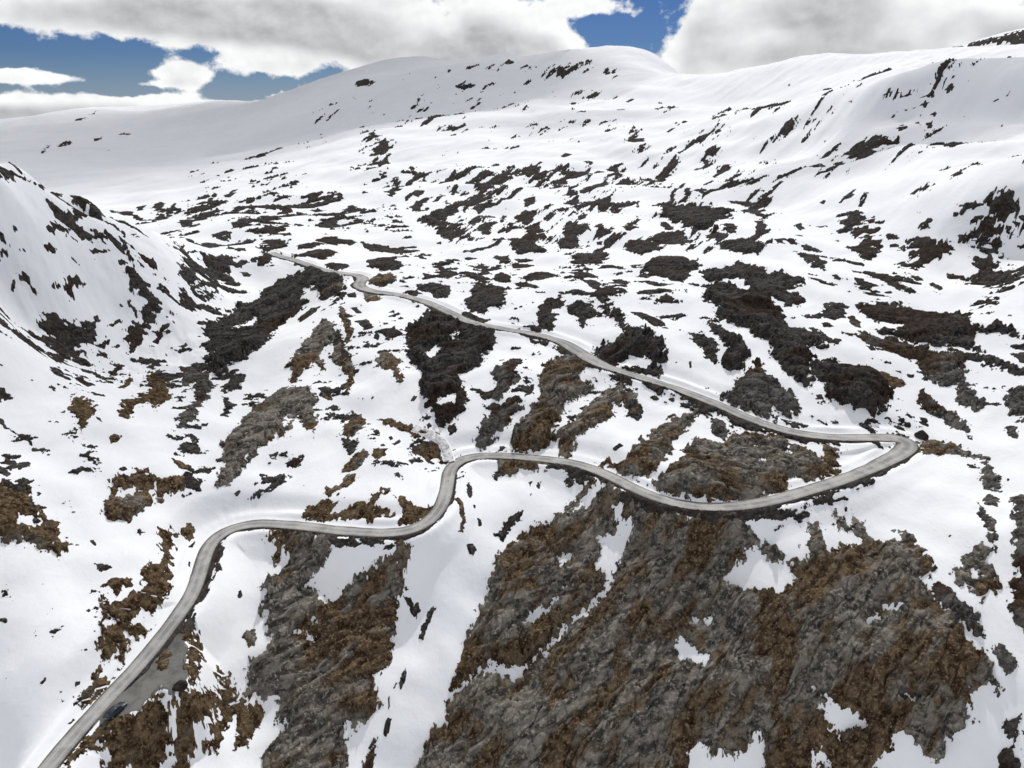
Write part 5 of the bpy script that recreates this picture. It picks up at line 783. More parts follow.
('rock_outcrop','rock outcrop','small slanted dark rock above the low outcrop above the upper road','D',1,159,'-27.3,509.7 -24.5,528.1 -11.6,522.4 -0.8,548.7 -7.9,518.3 -20.3,512.3 -21.6,499.0'),
('rock_outcrop','rock outcrop','small compact dark rock to the upper right of the red-brown rock at the far bend','D',1,100,'-29.6,458.9 -23.7,471.6 -18.5,512.3 -20.1,463.6 -25.0,434.9'),
('rock_outcrop','rock outcrop','small slanted dark rock right of the mound uphill of the far bend','D',1.2,123,'-21.6,426.9 -19.3,443.6 -10.5,434.5 -13.8,416.0 -19.5,413.5'),
('rock_outcrop','rock outcrop','small slanted dark rock below the long dark rock band with snow gaps','D',1.2,197,'-46.2,431.9 -42.4,441.4 -35.6,433.6 -29.7,413.6 -34.1,395.5 -45.6,425.4'),
('rock_outcrop','rock outcrop','tiny compact dark rock above the low outcrop above the upper road','D',0.9,44,'-8.8,467.6 -6.8,501.4 -3.3,497.2 -6.2,452.7'),
('rock_outcrop','rock outcrop','tiny dark rock to the upper right of the long dark rock band with snow gaps','D',0.9,73,'-13.9,635.6 -5.4,653.7 1.4,673.9 1.3,642.8 -8.4,627.8'),
('rock_outcrop','rock outcrop','tiny flat dark rock above the long dark rock band with snow gaps','D',0.8,67,'-59.0,653.7 -50.0,653.3 -37.1,663.6 -43.1,649.2 -53.5,640.4'),
('rock_outcrop','rock outcrop','small dark rock in the speckled basin left of the far road end','D',0.8,53,'-165.6,589.3 -169.1,618.0 -153.5,586.3 -156.3,576.3','rocks in the speckled basin'),
('rock_outcrop','rock outcrop','small dark rock in the speckled basin left of the far road end','D',0.9,78,'-180.6,522.5 -196.3,587.6 -185.7,579.3 -169.6,516.4','rocks in the speckled basin'),
('rock_outcrop','rock outcrop','small dark rock in the speckled basin left of the far road end','D',0.9,62,'-169.3,521.1 -177.4,571.7 -157.3,516.9 -161.6,507.4','rocks in the speckled basin'),
('rock_outcrop','rock outcrop','small dark rock in the speckled basin left of the far road end','D',1,103,'-170.3,571.8 -162.2,575.3 -145.5,552.8 -150.1,537.3 -159.6,538.0','rocks in the speckled basin'),
('rock_outcrop','rock outcrop','tiny flat dark rock above the dark bar above the far road end','D',0.8,90,'-140.4,412.2 -138.5,427.4 -136.7,454.0 -133.0,418.7 -136.6,406.6'),
('rock_outcrop','rock outcrop','tiny slanted dark rock to the upper right of the bar left of the far bend','D',0.8,47,'-132.6,407.7 -129.7,417.4 -124.2,400.9 -126.1,390.9'),
('rock_outcrop','rock outcrop','small flat dark rock above the dark bar above the far road end','D',1,191,'-110.9,393.4 -103.6,405.6 -92.4,405.9 -89.0,402.8 -99.4,387.8 -106.9,385.7'),
('rock_outcrop','rock outcrop','small flat dark rock to the upper left of the low rock beside the far bend','D',1,123,'-115.3,372.3 -108.0,379.8 -101.6,385.9 -103.6,367.6 -111.2,366.9'),
('rock_outcrop','rock outcrop','tiny flat dark rock above the mound uphill of the far bend','D',0.8,57,'-71.2,382.3 -64.6,392.2 -51.2,375.1 -60.7,367.4'),
('rock_outcrop','rock outcrop','dark crest of rock along the skyline of the near ridge at far left','D',1.2,343,'-166.6,237.2 -165.4,238.7 -163.6,241.4 -162.4,244.4 -160.8,246.8 -160.6,245.2 -161.9,242.1 -162.2,238.6 -160.5,233.2 -159.7,228.1 -161.5,228.9'),
('rock_outcrop','rock outcrop','tiny flat dark rock right of the dark crest of rock','D',0.8,47,'-160.5,246.3 -172.2,270.8 -168.7,273.3 -169.1,269.7 -160.0,247.6'),
('rock_outcrop','rock outcrop','dark rocky lip on the near left ridge, where the valley opens behind','D',1.2,222,'-167.5,274.9 -168.1,281.6 -164.1,282.5 -163.8,289.7 -163.7,289.7 -163.1,281.6 -164.4,278.6 -165.0,276.5 -166.3,274.1 -157.3,255.9'),
('rock_outcrop','rock outcrop','small flat dark rock right of the dark rocky lip','D',0.9,120,'-400.5,712.3 -381.7,708.6 -316.0,608.8 -290.4,567.1 -310.3,592.7 -347.4,635.9'),
('rock_outcrop','rock outcrop','tiny slanted dark rock right of the dark rocky lip','D',0.8,86,'-162.7,290.3 -161.5,296.7 -153.4,293.3 -148.7,290.1 -151.7,289.8 -158.6,292.6'),
('rock_outcrop','rock outcrop','small flat dark rock below the dark rocky lip','D',0.8,195,'-155.7,246.6 -155.9,253.6 -154.7,252.3 -164.3,276.0 -164.1,288.1 -161.3,282.5 -152.8,257.9 -153.3,252.3'),
('rock_outcrop','rock outcrop','small flat dark rock to the lower left of the dark rocky lip','D',0.7,141,'-153.9,235.7 -154.2,241.0 -153.8,243.2 -152.9,246.6 -152.1,245.4 -152.9,239.1 -153.3,234.7'),
('rock_outcrop','rock outcrop','small slanted dark rock above the dark branching rock','D',0.7,110,'-148.5,250.4 -148.2,255.5 -146.5,256.8 -145.2,258.3 -146.1,253.7'),
('rock_outcrop','rock outcrop','tiny slanted dark rock above the dark branching rock','D',0.7,58,'-151.6,228.8 -151.6,233.0 -150.7,233.5 -151.1,228.7'),
('rock_outcrop','rock outcrop','small dark rock on the face of the near left ridge','D',0.7,109,'-157.1,218.1 -156.4,219.1 -155.2,219.4 -156.0,217.1 -156.7,216.0','rocks on the near left ridge'),
('rock_outcrop','rock outcrop','tiny flat dark rock to the upper right of the dark branching rock','D',0.6,64,'-148.2,247.3 -146.5,250.3 -144.9,254.1 -144.5,252.7 -147.5,247.1'),
('rock_outcrop','rock outcrop','small dark rock in the speckled basin left of the far road end','D',0.7,80,'-281.8,662.2 -313.0,758.2 -307.5,757.7 -277.3,674.7 -264.7,634.4','rocks in the speckled basin'),
('rock_outcrop','rock outcrop','small dark rock in the speckled basin left of the far road end','D',0.7,58,'-272.7,681.7 -296.0,762.5 -290.3,768.6 -263.0,681.3','rocks in the speckled basin'),
('rock_outcrop','rock outcrop','small dark rock in the speckled basin left of the far road end','D',0.8,74,'-361.0,718.0 -360.3,738.7 -349.3,726.0 -318.1,656.7 -328.8,662.2','rocks in the speckled basin'),
('rock_outcrop','rock outcrop','small dark rock in the speckled basin left of the far road end','D',0.8,45,'-222.1,572.0 -221.4,586.7 -195.7,526.8 -204.2,529.7','rocks in the speckled basin'),
('rock_outcrop','rock outcrop','small dark rock in the speckled basin left of the far road end','D',0.9,46,'-223.9,603.1 -215.1,605.6 -211.3,593.3 -217.5,590.4','rocks in the speckled basin'),
('rock_outcrop','rock outcrop','small dark rock in the speckled basin left of the far road end','D',0.9,54,'-207.2,561.4 -206.5,584.8 -182.4,514.7 -189.9,520.7','rocks in the speckled basin'),
('rock_outcrop','rock outcrop','small dark rock in the speckled basin left of the far road end','D',0.8,106,'-229.2,488.8 -245.6,529.1 -226.0,509.9 -209.7,469.7 -221.7,479.4','rocks in the speckled basin'),
('rock_outcrop','rock outcrop','small dark rock in the speckled basin left of the far road end','D',0.9,174,'-169.2,428.3 -168.3,442.6 -165.0,460.9 -154.6,425.1 -157.9,413.1 -164.2,416.5','rocks in the speckled basin'),
('rock_outcrop','rock outcrop','small slanted dark rock above the bar left of the far bend','D',0.9,143,'-175.2,411.6 -169.6,416.8 -161.4,410.2 -159.9,397.6 -169.4,404.0'),
('rock_outcrop','rock outcrop','small flat dark rock to the upper left of the bar left of the far bend','D',0.8,111,'-173.9,390.5 -169.9,397.9 -157.5,390.9 -146.5,353.9 -147.6,336.2'),
('rock_outcrop','rock outcrop','small dark rock in the speckled basin left of the far road end','D',0.6,47,'-299.0,599.9 -298.4,612.6 -286.5,595.6 -274.6,557.7','rocks in the speckled basin'),
('rock_outcrop','rock outcrop','small dark rock in the speckled basin left of the far road end','D',0.9,62,'-1092.9,1782.4 -1114.0,1856.9 -1087.7,1842.9 -1028.5,1709.1 -1013.7,1659.7','rocks in the speckled basin'),
('rock_outcrop','rock outcrop','small dark rock high on the far mountain face, under the cloud shadow','D',0.7,94,'-1303.8,2212.3 -1301.7,2256.9 -1301.5,2328.3 -1313.1,2395.9 -1304.9,2426.3 -1274.9,2291.4 -1279.7,2215.1','rocks on the far mountain face'),
('rock_outcrop','rock outcrop','dark rocky far summit at the upper right corner of the picture','D',2,764,'619.2,1082.6 917.2,1564.8 931.7,1542.0 945.2,1518.4 977.2,1500.6 998.9,1474.2 573.4,839.4 590.8,908.2 937.1,1477.7 922.2,1491.2 911.9,1504.2')]
SMALL = [
('D',0.5,15,'-85.8,111.2 -85.3,111.7 -85.2,111.1 -85.9,110.7'),
('D',0.5,15,'-85.2,105.7 -84.7,106.4 -84.4,106.0 -84.9,105.4'),
('D',0.5,4,'-87.0,103.5 -86.5,103.7 -86.5,103.3'),
('D',0.5,18,'-83.2,98.5 -82.6,99.6 -82.2,99.4 -82.6,98.3'),
('D',0.5,37,'-103.2,114.1 -101.8,114.3 -101.1,113.2 -102.8,113.3'),
('B',0.7,17,'-69.4,121.8 -68.9,122.5 -68.4,121.8 -69.0,121.3'),
('B',0.7,14,'-68.0,122.2 -67.6,122.7 -67.5,121.5 -67.9,121.4'),
('M',0.8,37,'-64.1,135.3 -63.8,136.1 -63.1,134.7 -63.5,133.0 -64.0,133.7'),
('D',0.5,11,'-26.2,118.1 -25.5,119.3 -25.0,119.5 -25.7,118.4'),
('D',0.5,24,'-26.9,116.5 -26.5,117.0 -26.4,114.8 -26.7,114.4'),
('D',0.7,20,'-112.8,173.2 -110.6,172.5 -109.7,171.3 -111.1,171.7'),
('D',0.5,28,'-99.9,157.6 -98.9,159.3 -97.9,158.9 -98.7,157.4'),
('B',0.6,9,'-81.8,144.0 -81.0,144.6 -81.2,143.2'),
('B',0.6,19,'-79.5,144.9 -78.7,148.2 -78.5,145.4'),
('D',1,25,'-73.9,162.8 -73.0,164.3 -72.3,163.9 -73.2,162.5'),
('D',0.6,10,'-77.6,140.9 -77.0,141.0 -76.5,139.2 -77.0,139.6'),
('D',0.4,23,'-96.6,136.0 -95.6,136.1 -94.2,135.1 -94.6,134.6'),
('D',0.8,26,'-90.1,184.5 -88.1,186.2 -88.0,184.3 -89.2,183.7'),
('D',0.5,24,'-120.7,166.4 -118.4,167.7 -118.1,166.8 -120.2,166.0'),
('D',1.5,35,'-134.6,223.8 -133.7,230.7 -133.3,226.9'),
('D',0.7,36,'-121.0,240.7 -118.6,244.7 -118.0,243.0 -119.8,240.8'),
('D',0.6,40,'-140.7,228.3 -140.8,231.4 -139.5,230.0 -139.8,227.1'),
('D',0.6,31,'-149.5,236.9 -148.2,239.5 -147.2,240.4 -148.2,238.1'),
('D',0.6,40,'-142.8,252.8 -141.8,256.1 -140.9,254.8 -142.1,252.1'),
('D',0.8,38,'-140.7,254.2 -138.9,257.0 -138.7,254.8 -140.0,253.0'),
('D',0.7,40,'-128.4,330.6 -124.0,331.6 -123.7,328.0 -127.6,327.8'),
('D',0.7,19,'-41.3,189.6 -40.5,191.4 -39.5,189.7 -39.9,187.9'),
('D',0.5,15,'-36.5,187.3 -35.6,188.5 -34.9,186.6 -35.8,185.5'),
('D',0.5,22,'-34.9,183.9 -33.1,186.9 -32.3,185.9 -34.1,183.3'),
('B',0.6,22,'-29.3,177.4 -28.4,178.4 -27.6,177.5 -28.2,175.2'),
('D',0.6,22,'-32.4,169.9 -31.3,171.5 -30.4,168.6'),
('D',0.6,28,'-9.0,156.5 -8.0,156.5 -7.7,154.6 -8.7,154.1'),
('D',0.6,7,'-10.2,160.7 -9.7,161.1 -9.6,159.6 -10.0,159.4'),
('D',0.6,19,'-26.1,193.6 -25.0,194.6 -24.1,193.2 -25.2,192.3'),
('D',0.6,27,'-31.2,206.1 -30.0,205.4 -30.5,202.7 -31.7,203.4'),
('D',0.5,12,'-9.5,197.7 -7.8,198.9 -8.3,196.6'),
('M',0.8,17,'21.1,203.6 23.5,204.8 22.7,202.0'),
('D',0.8,39,'28.6,180.8 31.2,182.5 31.9,181.4 29.7,179.4'),
('D',0.4,11,'4.5,171.0 5.8,171.6 5.0,169.5'),
('D',0.4,14,'7.1,170.9 8.3,171.4 7.5,168.9'),
('D',0.6,35,'-50.2,248.9 -48.6,247.7 -48.5,243.0 -50.4,244.3'),
('D',0.6,39,'-45.1,252.3 -44.1,254.8 -43.1,247.8 -43.3,241.8'),
('D',0.4,15,'6.6,170.1 7.6,170.9 7.7,169.2 6.9,168.9'),
('D',0.4,5,'4.6,166.5 5.4,167.0 5.1,165.7'),
('D',0.5,24,'47.4,196.4 49.9,197.4 50.4,196.3 47.9,194.9'),
('D',0.8,21,'95.2,203.3 97.1,203.7 96.8,202.0 95.1,201.7'),
('D',0.6,33,'130.7,183.5 131.7,181.7 130.9,179.0 130.1,180.6'),
('D',0.8,41,'113.0,248.2 115.9,248.5 116.2,244.3 112.9,244.3'),
('D',1,30,'170.2,297.2 174.9,293.6 170.7,288.7'),
('D',0.7,32,'173.6,288.3 176.0,284.2 172.7,277.9 171.4,280.1'),
('D',0.8,42,'176.6,256.4 179.0,250.9 176.4,248.8 175.8,252.9'),
('D',0.5,8,'105.3,144.3 106.3,145.0 106.1,143.9'),
('D',1,21,'58.6,319.1 61.1,313.8 57.6,312.9'),
('D',0.6,35,'173.0,287.7 176.3,290.0 173.3,278.2 172.0,276.7'),
('D',0.6,11,'168.2,282.8 170.3,273.5 169.8,272.5'),
('D',0.6,42,'168.8,295.0 173.1,296.0 174.6,292.3 169.3,288.7'),
('D',0.6,36,'177.5,257.4 178.9,251.9 177.6,248.5 176.5,252.2'),
('D',0.6,24,'179.1,263.4 181.5,257.7 180.8,256.5 179.0,260.8'),
('D',0.6,31,'189.0,303.0 192.0,302.8 191.4,298.6 188.3,298.7'),
('D',0.7,40,'181.6,341.3 184.7,338.2 183.8,333.7 180.5,336.2'),
('D',0.6,36,'225.2,315.1 228.5,314.4 227.5,312.2 224.9,313.3'),
('D',0.5,9,'126.3,218.4 128.9,218.5 128.8,217.3'),
('D',0.5,28,'129.9,217.0 132.9,217.3 131.9,215.1 130.3,215.1'),
('D',0.6,34,'122.8,232.1 125.6,232.5 125.4,229.0 123.1,228.7'),
('D',0.6,27,'113.5,247.9 115.6,247.6 116.5,244.0 114.5,243.5'),
('D',0.6,31,'55.4,329.4 60.8,326.8 59.3,321.6 55.6,323.0'),
('D',0.7,29,'46.7,394.4 50.6,392.1 49.2,385.8 46.6,389.0'),
('D',0.5,22,'9.6,294.7 13.9,293.9 14.3,291.2 10.6,292.0'),
('D',0.4,6,'59.2,259.4 61.6,257.0 61.5,254.6'),
('D',0.8,27,'39.9,217.8 41.7,218.7 44.4,215.1 42.7,214.9'),
('D',0.6,13,'-49.6,301.7 -45.3,302.5 -44.5,300.0'),
('D',0.6,31,'-26.4,362.4 -19.9,363.0 -16.0,361.6 -22.3,358.3'),
('D',0.7,39,'-70.8,293.4 -66.5,293.5 -65.3,287.2 -68.7,288.2'),
('D',0.6,15,'-154.2,220.3 -153.7,221.8 -153.1,222.4 -153.7,220.9'),
('D',0.7,35,'-147.9,246.5 -147.6,249.5 -146.4,250.0 -147.1,247.0'),
('D',0.7,23,'-145.5,251.7 -144.9,254.1 -144.3,253.1 -145.3,250.9'),
('D',0.7,32,'-140.5,253.3 -139.8,255.4 -138.4,256.7 -139.2,253.5'),
('D',0.6,26,'-144.2,306.0 -149.8,324.9 -146.5,327.4 -147.9,320.4'),
('D',0.5,35,'-140.7,228.4 -140.5,230.9 -139.5,230.1 -139.8,226.8'),
('D',0.6,38,'-138.3,230.2 -137.7,235.1 -136.2,238.3 -136.9,234.8'),
('D',0.6,5,'-131.3,177.1 -130.8,178.4 -130.4,178.1'),
('D',0.4,7,'-147.4,214.6 -146.8,215.7 -146.6,215.0'),
('D',0.4,6,'-146.3,217.0 -146.0,218.3 -145.7,217.5'),
('D',1,26,'345.3,622.8 349.2,623.6 349.0,618.4 345.0,617.6'),
('D',1,33,'337.6,611.9 342.1,611.1 332.1,593.0 329.6,595.9'),
('D',0.8,13,'333.2,621.7 336.8,622.4 329.3,604.2'),
('D',0.8,37,'246.5,565.4 256.0,570.5 247.4,543.2 242.8,547.8'),
('D',0.8,32,'217.0,521.8 222.9,517.6 221.9,508.8 215.6,509.6'),
('D',0.5,35,'230.8,575.3 243.4,580.8 239.8,562.5 232.7,568.0'),
('D',0.6,23,'309.2,708.8 313.4,698.5 311.7,691.4 308.4,703.8'),
('D',0.5,21,'373.8,591.4 377.4,591.0 376.8,587.6 373.3,588.6'),
('D',0.5,24,'380.6,587.6 384.2,587.2 384.3,583.8 380.4,585.2'),
('D',0.5,7,'379.9,565.4 382.2,565.1 381.3,561.6'),
('D',0.5,37,'229.2,382.6 232.7,382.6 229.7,372.2 226.3,373.2'),
('D',0.5,11,'214.5,378.0 215.3,375.0 211.8,367.1'),
('D',0.6,23,'185.2,438.7 189.0,437.6 187.1,430.7 184.5,432.9'),
('D',0.6,23,'166.5,394.6 172.9,390.3 172.1,384.9'),
('D',0.6,38,'128.7,347.5 132.6,349.7 132.6,340.8 128.4,340.9'),
('D',0.5,39,'210.9,344.0 212.7,340.0 213.3,336.7 210.5,338.5'),
('D',0.5,10,'200.5,365.0 202.0,357.5 201.6,353.9'),
('D',0.7,23,'150.3,572.5 171.2,624.9 171.1,615.1 151.8,566.9'),
('D',0.7,39,'42.2,465.2 48.2,476.9 47.2,454.0 42.6,450.9'),
('D',0.7,37,'50.4,483.0 58.0,507.1 57.7,489.4 52.2,475.6'),
('D',0.6,29,'64.4,481.7 68.2,478.6 69.6,467.0 65.2,468.1'),
('D',0.7,31,'87.2,637.1 107.3,706.8 97.5,640.8 89.6,630.7'),
('D',0.6,32,'69.3,742.7 79.2,754.0 81.8,741.8 73.8,724.7'),
('D',0.6,24,'48.9,760.8 56.1,772.2 62.5,769.9 52.3,754.1'),
('D',0.6,15,'83.6,486.9 89.4,511.3 85.4,480.4 82.4,474.3'),
('D',0.4,28,'179.5,873.0 190.1,890.6 195.6,889.0 182.2,864.5'),
('D',0.5,24,'180.3,1203.3 193.6,1240.9 197.3,1224.6 182.8,1193.2'),
('D',0.4,8,'222.0,1181.6 231.8,1193.5 233.9,1179.3'),
('D',0.6,22,'91.3,1610.3 101.7,1655.1 108.6,1637.2 98.1,1592.4'),
('D',0.4,6,'117.5,1652.1 126.9,1673.4 127.5,1643.9'),
('D',0.4,7,'90.0,1214.2 100.9,1225.3 101.4,1207.0'),
('D',0.5,15,'90.8,1076.4 105.1,1136.2 104.7,1072.9'),
('D',0.4,7,'100.3,622.4 105.4,628.2 102.9,618.4'),
('D',0.6,15,'-53.7,536.2 -48.5,552.6 -48.2,537.8'),
('D',0.6,12,'-41.6,593.4 -33.9,602.7 -27.4,646.4 -31.9,603.7'),
('D',0.6,10,'-84.9,645.7 -76.8,652.3 -73.8,644.7'),
('D',0.6,15,'-69.7,684.5 -59.5,688.9 -60.7,674.3'),
('D',0.7,16,'-25.5,403.3 -22.9,407.7 -21.6,392.6 -24.4,392.7'),
('D',0.7,16,'-42.8,398.3 -40.0,398.8 -38.7,391.8 -42.1,393.7'),
('D',0.7,38,'-80.2,464.6 -75.7,467.2 -69.1,454.9 -73.9,454.9'),
('D',0.6,23,'-124.0,533.6 -114.9,517.0 -104.9,484.0 -110.5,488.7'),
('D',0.7,17,'-99.1,519.1 -98.3,551.2 -94.7,541.0'),
('D',0.6,20,'-93.2,549.6 -88.8,552.0 -82.5,517.8 -88.8,528.3'),
('D',0.7,15,'-145.5,587.0 -139.0,589.6 -138.3,577.1'),
('D',0.8,33,'-150.0,529.7 -143.9,535.0 -135.5,530.9 -142.7,522.6'),
('D',0.7,25,'-66.1,401.8 -54.3,399.3 -53.1,395.1'),
('D',0.5,16,'-282.1,855.6 -278.1,866.3 -268.4,849.1 -276.0,845.2'),
('D',0.4,6,'-162.5,852.1 -156.0,856.6 -155.4,844.2'),
('D',0.4,5,'-241.3,1389.5 -233.1,1396.1 -232.5,1377.5'),
('D',0.4,7,'-267.3,1418.4 -255.9,1421.6 -254.6,1407.6'),
('D',0.6,34,'-156.1,222.2 -155.7,224.2 -155.1,223.5 -155.5,221.9'),
('D',0.6,24,'-154.0,285.5 -151.3,285.8 -148.6,284.0 -150.4,282.8'),
('D',0.7,37,'-313.0,650.5 -321.4,682.8 -335.7,729.9 -309.1,660.3'),
('D',0.8,38,'-150.7,397.5 -147.8,399.6 -142.3,385.5 -146.6,385.9'),
('D',0.6,20,'-189.1,409.9 -182.8,405.0 -178.3,397.6 -153.6,334.8'),
('D',0.6,14,'-145.9,303.6 -154.1,330.5 -151.9,329.0'),
('D',0.6,33,'-378.5,725.1 -375.9,743.8 -368.0,721.8 -349.3,670.1'),
('D',0.8,42,'-921.8,1450.2 -1071.2,1709.3 -1055.6,1702.3 -902.1,1434.2 -884.8,1394.5'),
('D',0.8,30,'-1067.5,1886.1 -1055.7,1905.3 -1105.3,2021.8 -1027.5,1863.8 -1035.6,1843.7'),
('D',0.7,40,'-1075.8,2017.9 -1064.5,2057.8 -1018.6,2006.8 -987.4,1930.1'),
('D',0.4,6,'-781.1,1421.9 -781.5,1441.6 -765.6,1410.5')]
ZONES = [(0.97,0.03,'h',[(-0.616,5.615),(-0.561,5.685),(-0.502,5.794),(-0.439,5.912),(-0.371,5.892),(-0.387,5.85),(-0.479,5.695),(-0.533,5.656),(-0.585,5.603),(-0.635,5.571)]),
(0.78,0.03,'h',[(-0.491,6.495),(-0.407,6.706),(-0.346,6.698),(-0.246,6.448),(-0.127,6.254),(-0.143,6.037),(-0.252,6.004),(-0.332,5.926),(-0.416,5.906)]),
(0.50,0.03,'h',[(-0.419,6.694),(-0.402,6.942),(-0.328,7.119),(-0.243,6.677),(-0.124,6.585),(-0.113,6.258),(-0.246,6.448),(-0.346,6.698)]),
(0.85,0.03,'d',[(-0.173,6.481),(-0.084,6.537),(0.065,6.643),(0.172,6.642),(0.193,5.952),(0.125,5.851),(-0.116,5.946),(-0.148,6.174)]),
(0.72,0.03,'h',[(-0.116,5.946),(0.125,5.851),(0.268,5.635),(0.299,5.546),(0.216,5.546),(0.128,5.629),(-0.017,5.689),(-0.163,5.629),(-0.2,5.846)]),
(0.66,0.03,'d',[(0.172,6.625),(0.248,6.653),(0.348,6.579),(0.353,5.829),(0.262,5.816),(0.193,5.952)]),
(0.60,0.03,'h',[(0.345,6.135),(0.632,5.992),(0.658,5.703),(0.515,5.739),(0.356,5.758)]),
(0.48,0.05,'d',[(0.065,6.643),(0.168,7.035),(0.357,7.12),(0.562,6.622),(0.631,5.995),(0.358,6.134),(0.172,6.625)]),
(0.40,0.03,'d',[(-0.281,6.786),(-0.234,7.524),(0.113,7.424),(0.168,7.035),(0.065,6.643),(-0.124,6.585)]),
(0.45,0.03,'h',[(-0.664,5.561),(-0.574,5.618),(-0.479,5.695),(-0.387,5.85),(-0.407,5.689),(-0.509,5.415),(-0.572,5.321),(-0.711,5.322)]),
(0.40,0.05,'h',[(-0.711,5.322),(-0.538,5.325),(-0.576,5.073),(-0.701,4.896),(-0.8,4.984)]),
(0.50,0.05,'h',[(-0.504,5.659),(0.07,5.68),(0.079,5.066),(-0.472,5.179),(-0.549,5.322)]),
(0.50,0.05,'h',[(0.07,5.68),(0.656,5.714),(0.698,5.386),(0.075,5.286)]),
(0.98,0.04,'h',[(-.70,5.42),(-.42,5.52),(-.36,5.92),(-.70,5.74)])]

def unpack(s): return [[tuple(float(v) for v in p.split(',')) for p in ring.split()] for ring in s.split(';')]
for name, cat, label, ty, h, area, s, *grp in OUTCROPS:
    add_outcrop(name, cat, label, ty, h, area, unpack(s), *grp)

# beyond three hundred: the smallest stones and the countless specks of rock, as one object
best = np.full((NT, NL), -1e3, np.float32); ZB = ZS.copy()
for ty, h, area, s in SMALL:
    w, sd, Z, heath = outcrop_field(unpack(s), h, ty, area)
    sl = (slice(w[0], w[1]), slice(w[2], w[3]))
    m = sd > best[sl]
    best[sl][m] = sd[m]; ZB[sl][m] = Z[m]
dens = np.zeros((NT, NL), np.float32); stretch = 0
diag = np.zeros((NT, NL), bool)
for k, (wgt, soft, style, pts) in enumerate(ZONES):
    p = np.array(pts)
    i0, i1 = np.searchsorted(T_ALL, p[:, 0].min() - .05), np.searchsorted(T_ALL, p[:, 0].max() + .05)
    j0, j1 = np.searchsorted(L_ALL, p[:, 1].min() - .1), np.searchsorted(L_ALL, p[:, 1].max() + .1)
    sl = (slice(max(i0, 0), i1), slice(max(j0, 0), j1))
    dz = wgt * smooth(-soft, soft, signed_distance(p, TT[sl], LL[sl]))
    diag[sl] = np.where(dz > dens[sl], style == 'd', diag[sl])
    dens[sl] = np.maximum(dens[sl], dz)
n = np.where(diag, streaks(TT, LL, 'd'), streaks(TT, LL, 'h')) + 0.55 * fbm(TT * 14, LL * 7, 2, 75) * 1.7 - 0.06
sdz = (n - (1.25 - dens)) * 2.6
sdz = np.where(dens > 0.05, sdz, -9) * 0.00142 * RR * 2
m = (sdz > best) & (np.abs(Dr) > HWF + 0.8)
best = np.where(m, sdz, best)
offz = np.clip(sdz, -0.6 * RR / 200, 0.5 * RR / 220) + np.where(sdz > 0, 0.35 * perlin(X / 2.2, Y / 2.2, 77) * np.clip(RR / 250, 1, 3) * smooth(0, 1, sdz), 0)
ZB = np.where(m, ZS + offz, ZB)
me = patch_mesh('scattered_stones', 0, NT, 0, NL, (best > -0.5 * 0.00142 * RR) & (np.abs(TT) < 0.93), ZB)
o = link('scattered_stones', me, [ROCK['D']])
tag(o, 'countless small dark stones peppering the snow slopes', 'stones', kind='stuff')

# ------------------------------------------------------------------ road
def ribbon(name, offs, lift, mats, mat_of, across):
    n, k = len(ROADC), len(offs)
    P = np.zeros((n, k, 3))
    jig = fbm(np.arange(n)[:, None] / 5.0 + 0 * np.array(offs)[None], np.array(offs)[None] * 9 + 0 * np.arange(n)[:, None], 3, 83)
    for j, (of, lf) in enumerate(zip(offs, lift)):
        if abs(of) <= 1: e = of * ROADW
        else: e = np.sign(of) * (ROADW + (abs(of) - 1) + jig[:, j] * 0.22)
        P[:, j, :2] = ROADC[:, :2] + ROADN * np.reshape(e, (n, 1))
        P[:, j, 2] = ROADC[:, 2] + lf + Z0
    idx = np.arange(n * k).reshape(n, k)
    qd = np.stack([idx[:-1, :-1], idx[:-1, 1:], idx[1:, 1:], idx[1:, :-1]], -1)
    mi = np.broadcast_to(np.array(mat_of), (n - 1, k - 1)).reshape(-1)
    me = mesh_from_arrays(name, P.reshape(-1, 3), qd.reshape(-1, 4), mi)
    at = me.attributes.new('across', 'FLOAT', 'POINT')
    at.data.foreach_set('value', np.tile(np.array(across, np.float32), n))
    return link(name, me, mats)
offs = [-2.1, -1.4, -0.999, -0.5, 0, 0.5, 0.999, 1.4, 2.1]
o = ribbon('road', offs, [-0.45, 0.0, 0.05, 0.09, 0.11, 0.09, 0.05, 0.0, -0.45], [ASPHALT, SHOULDER], [1, 1, 0, 0, 0, 0, 1, 1], [v * 2 for v in offs])
tag(o, kind='structure')

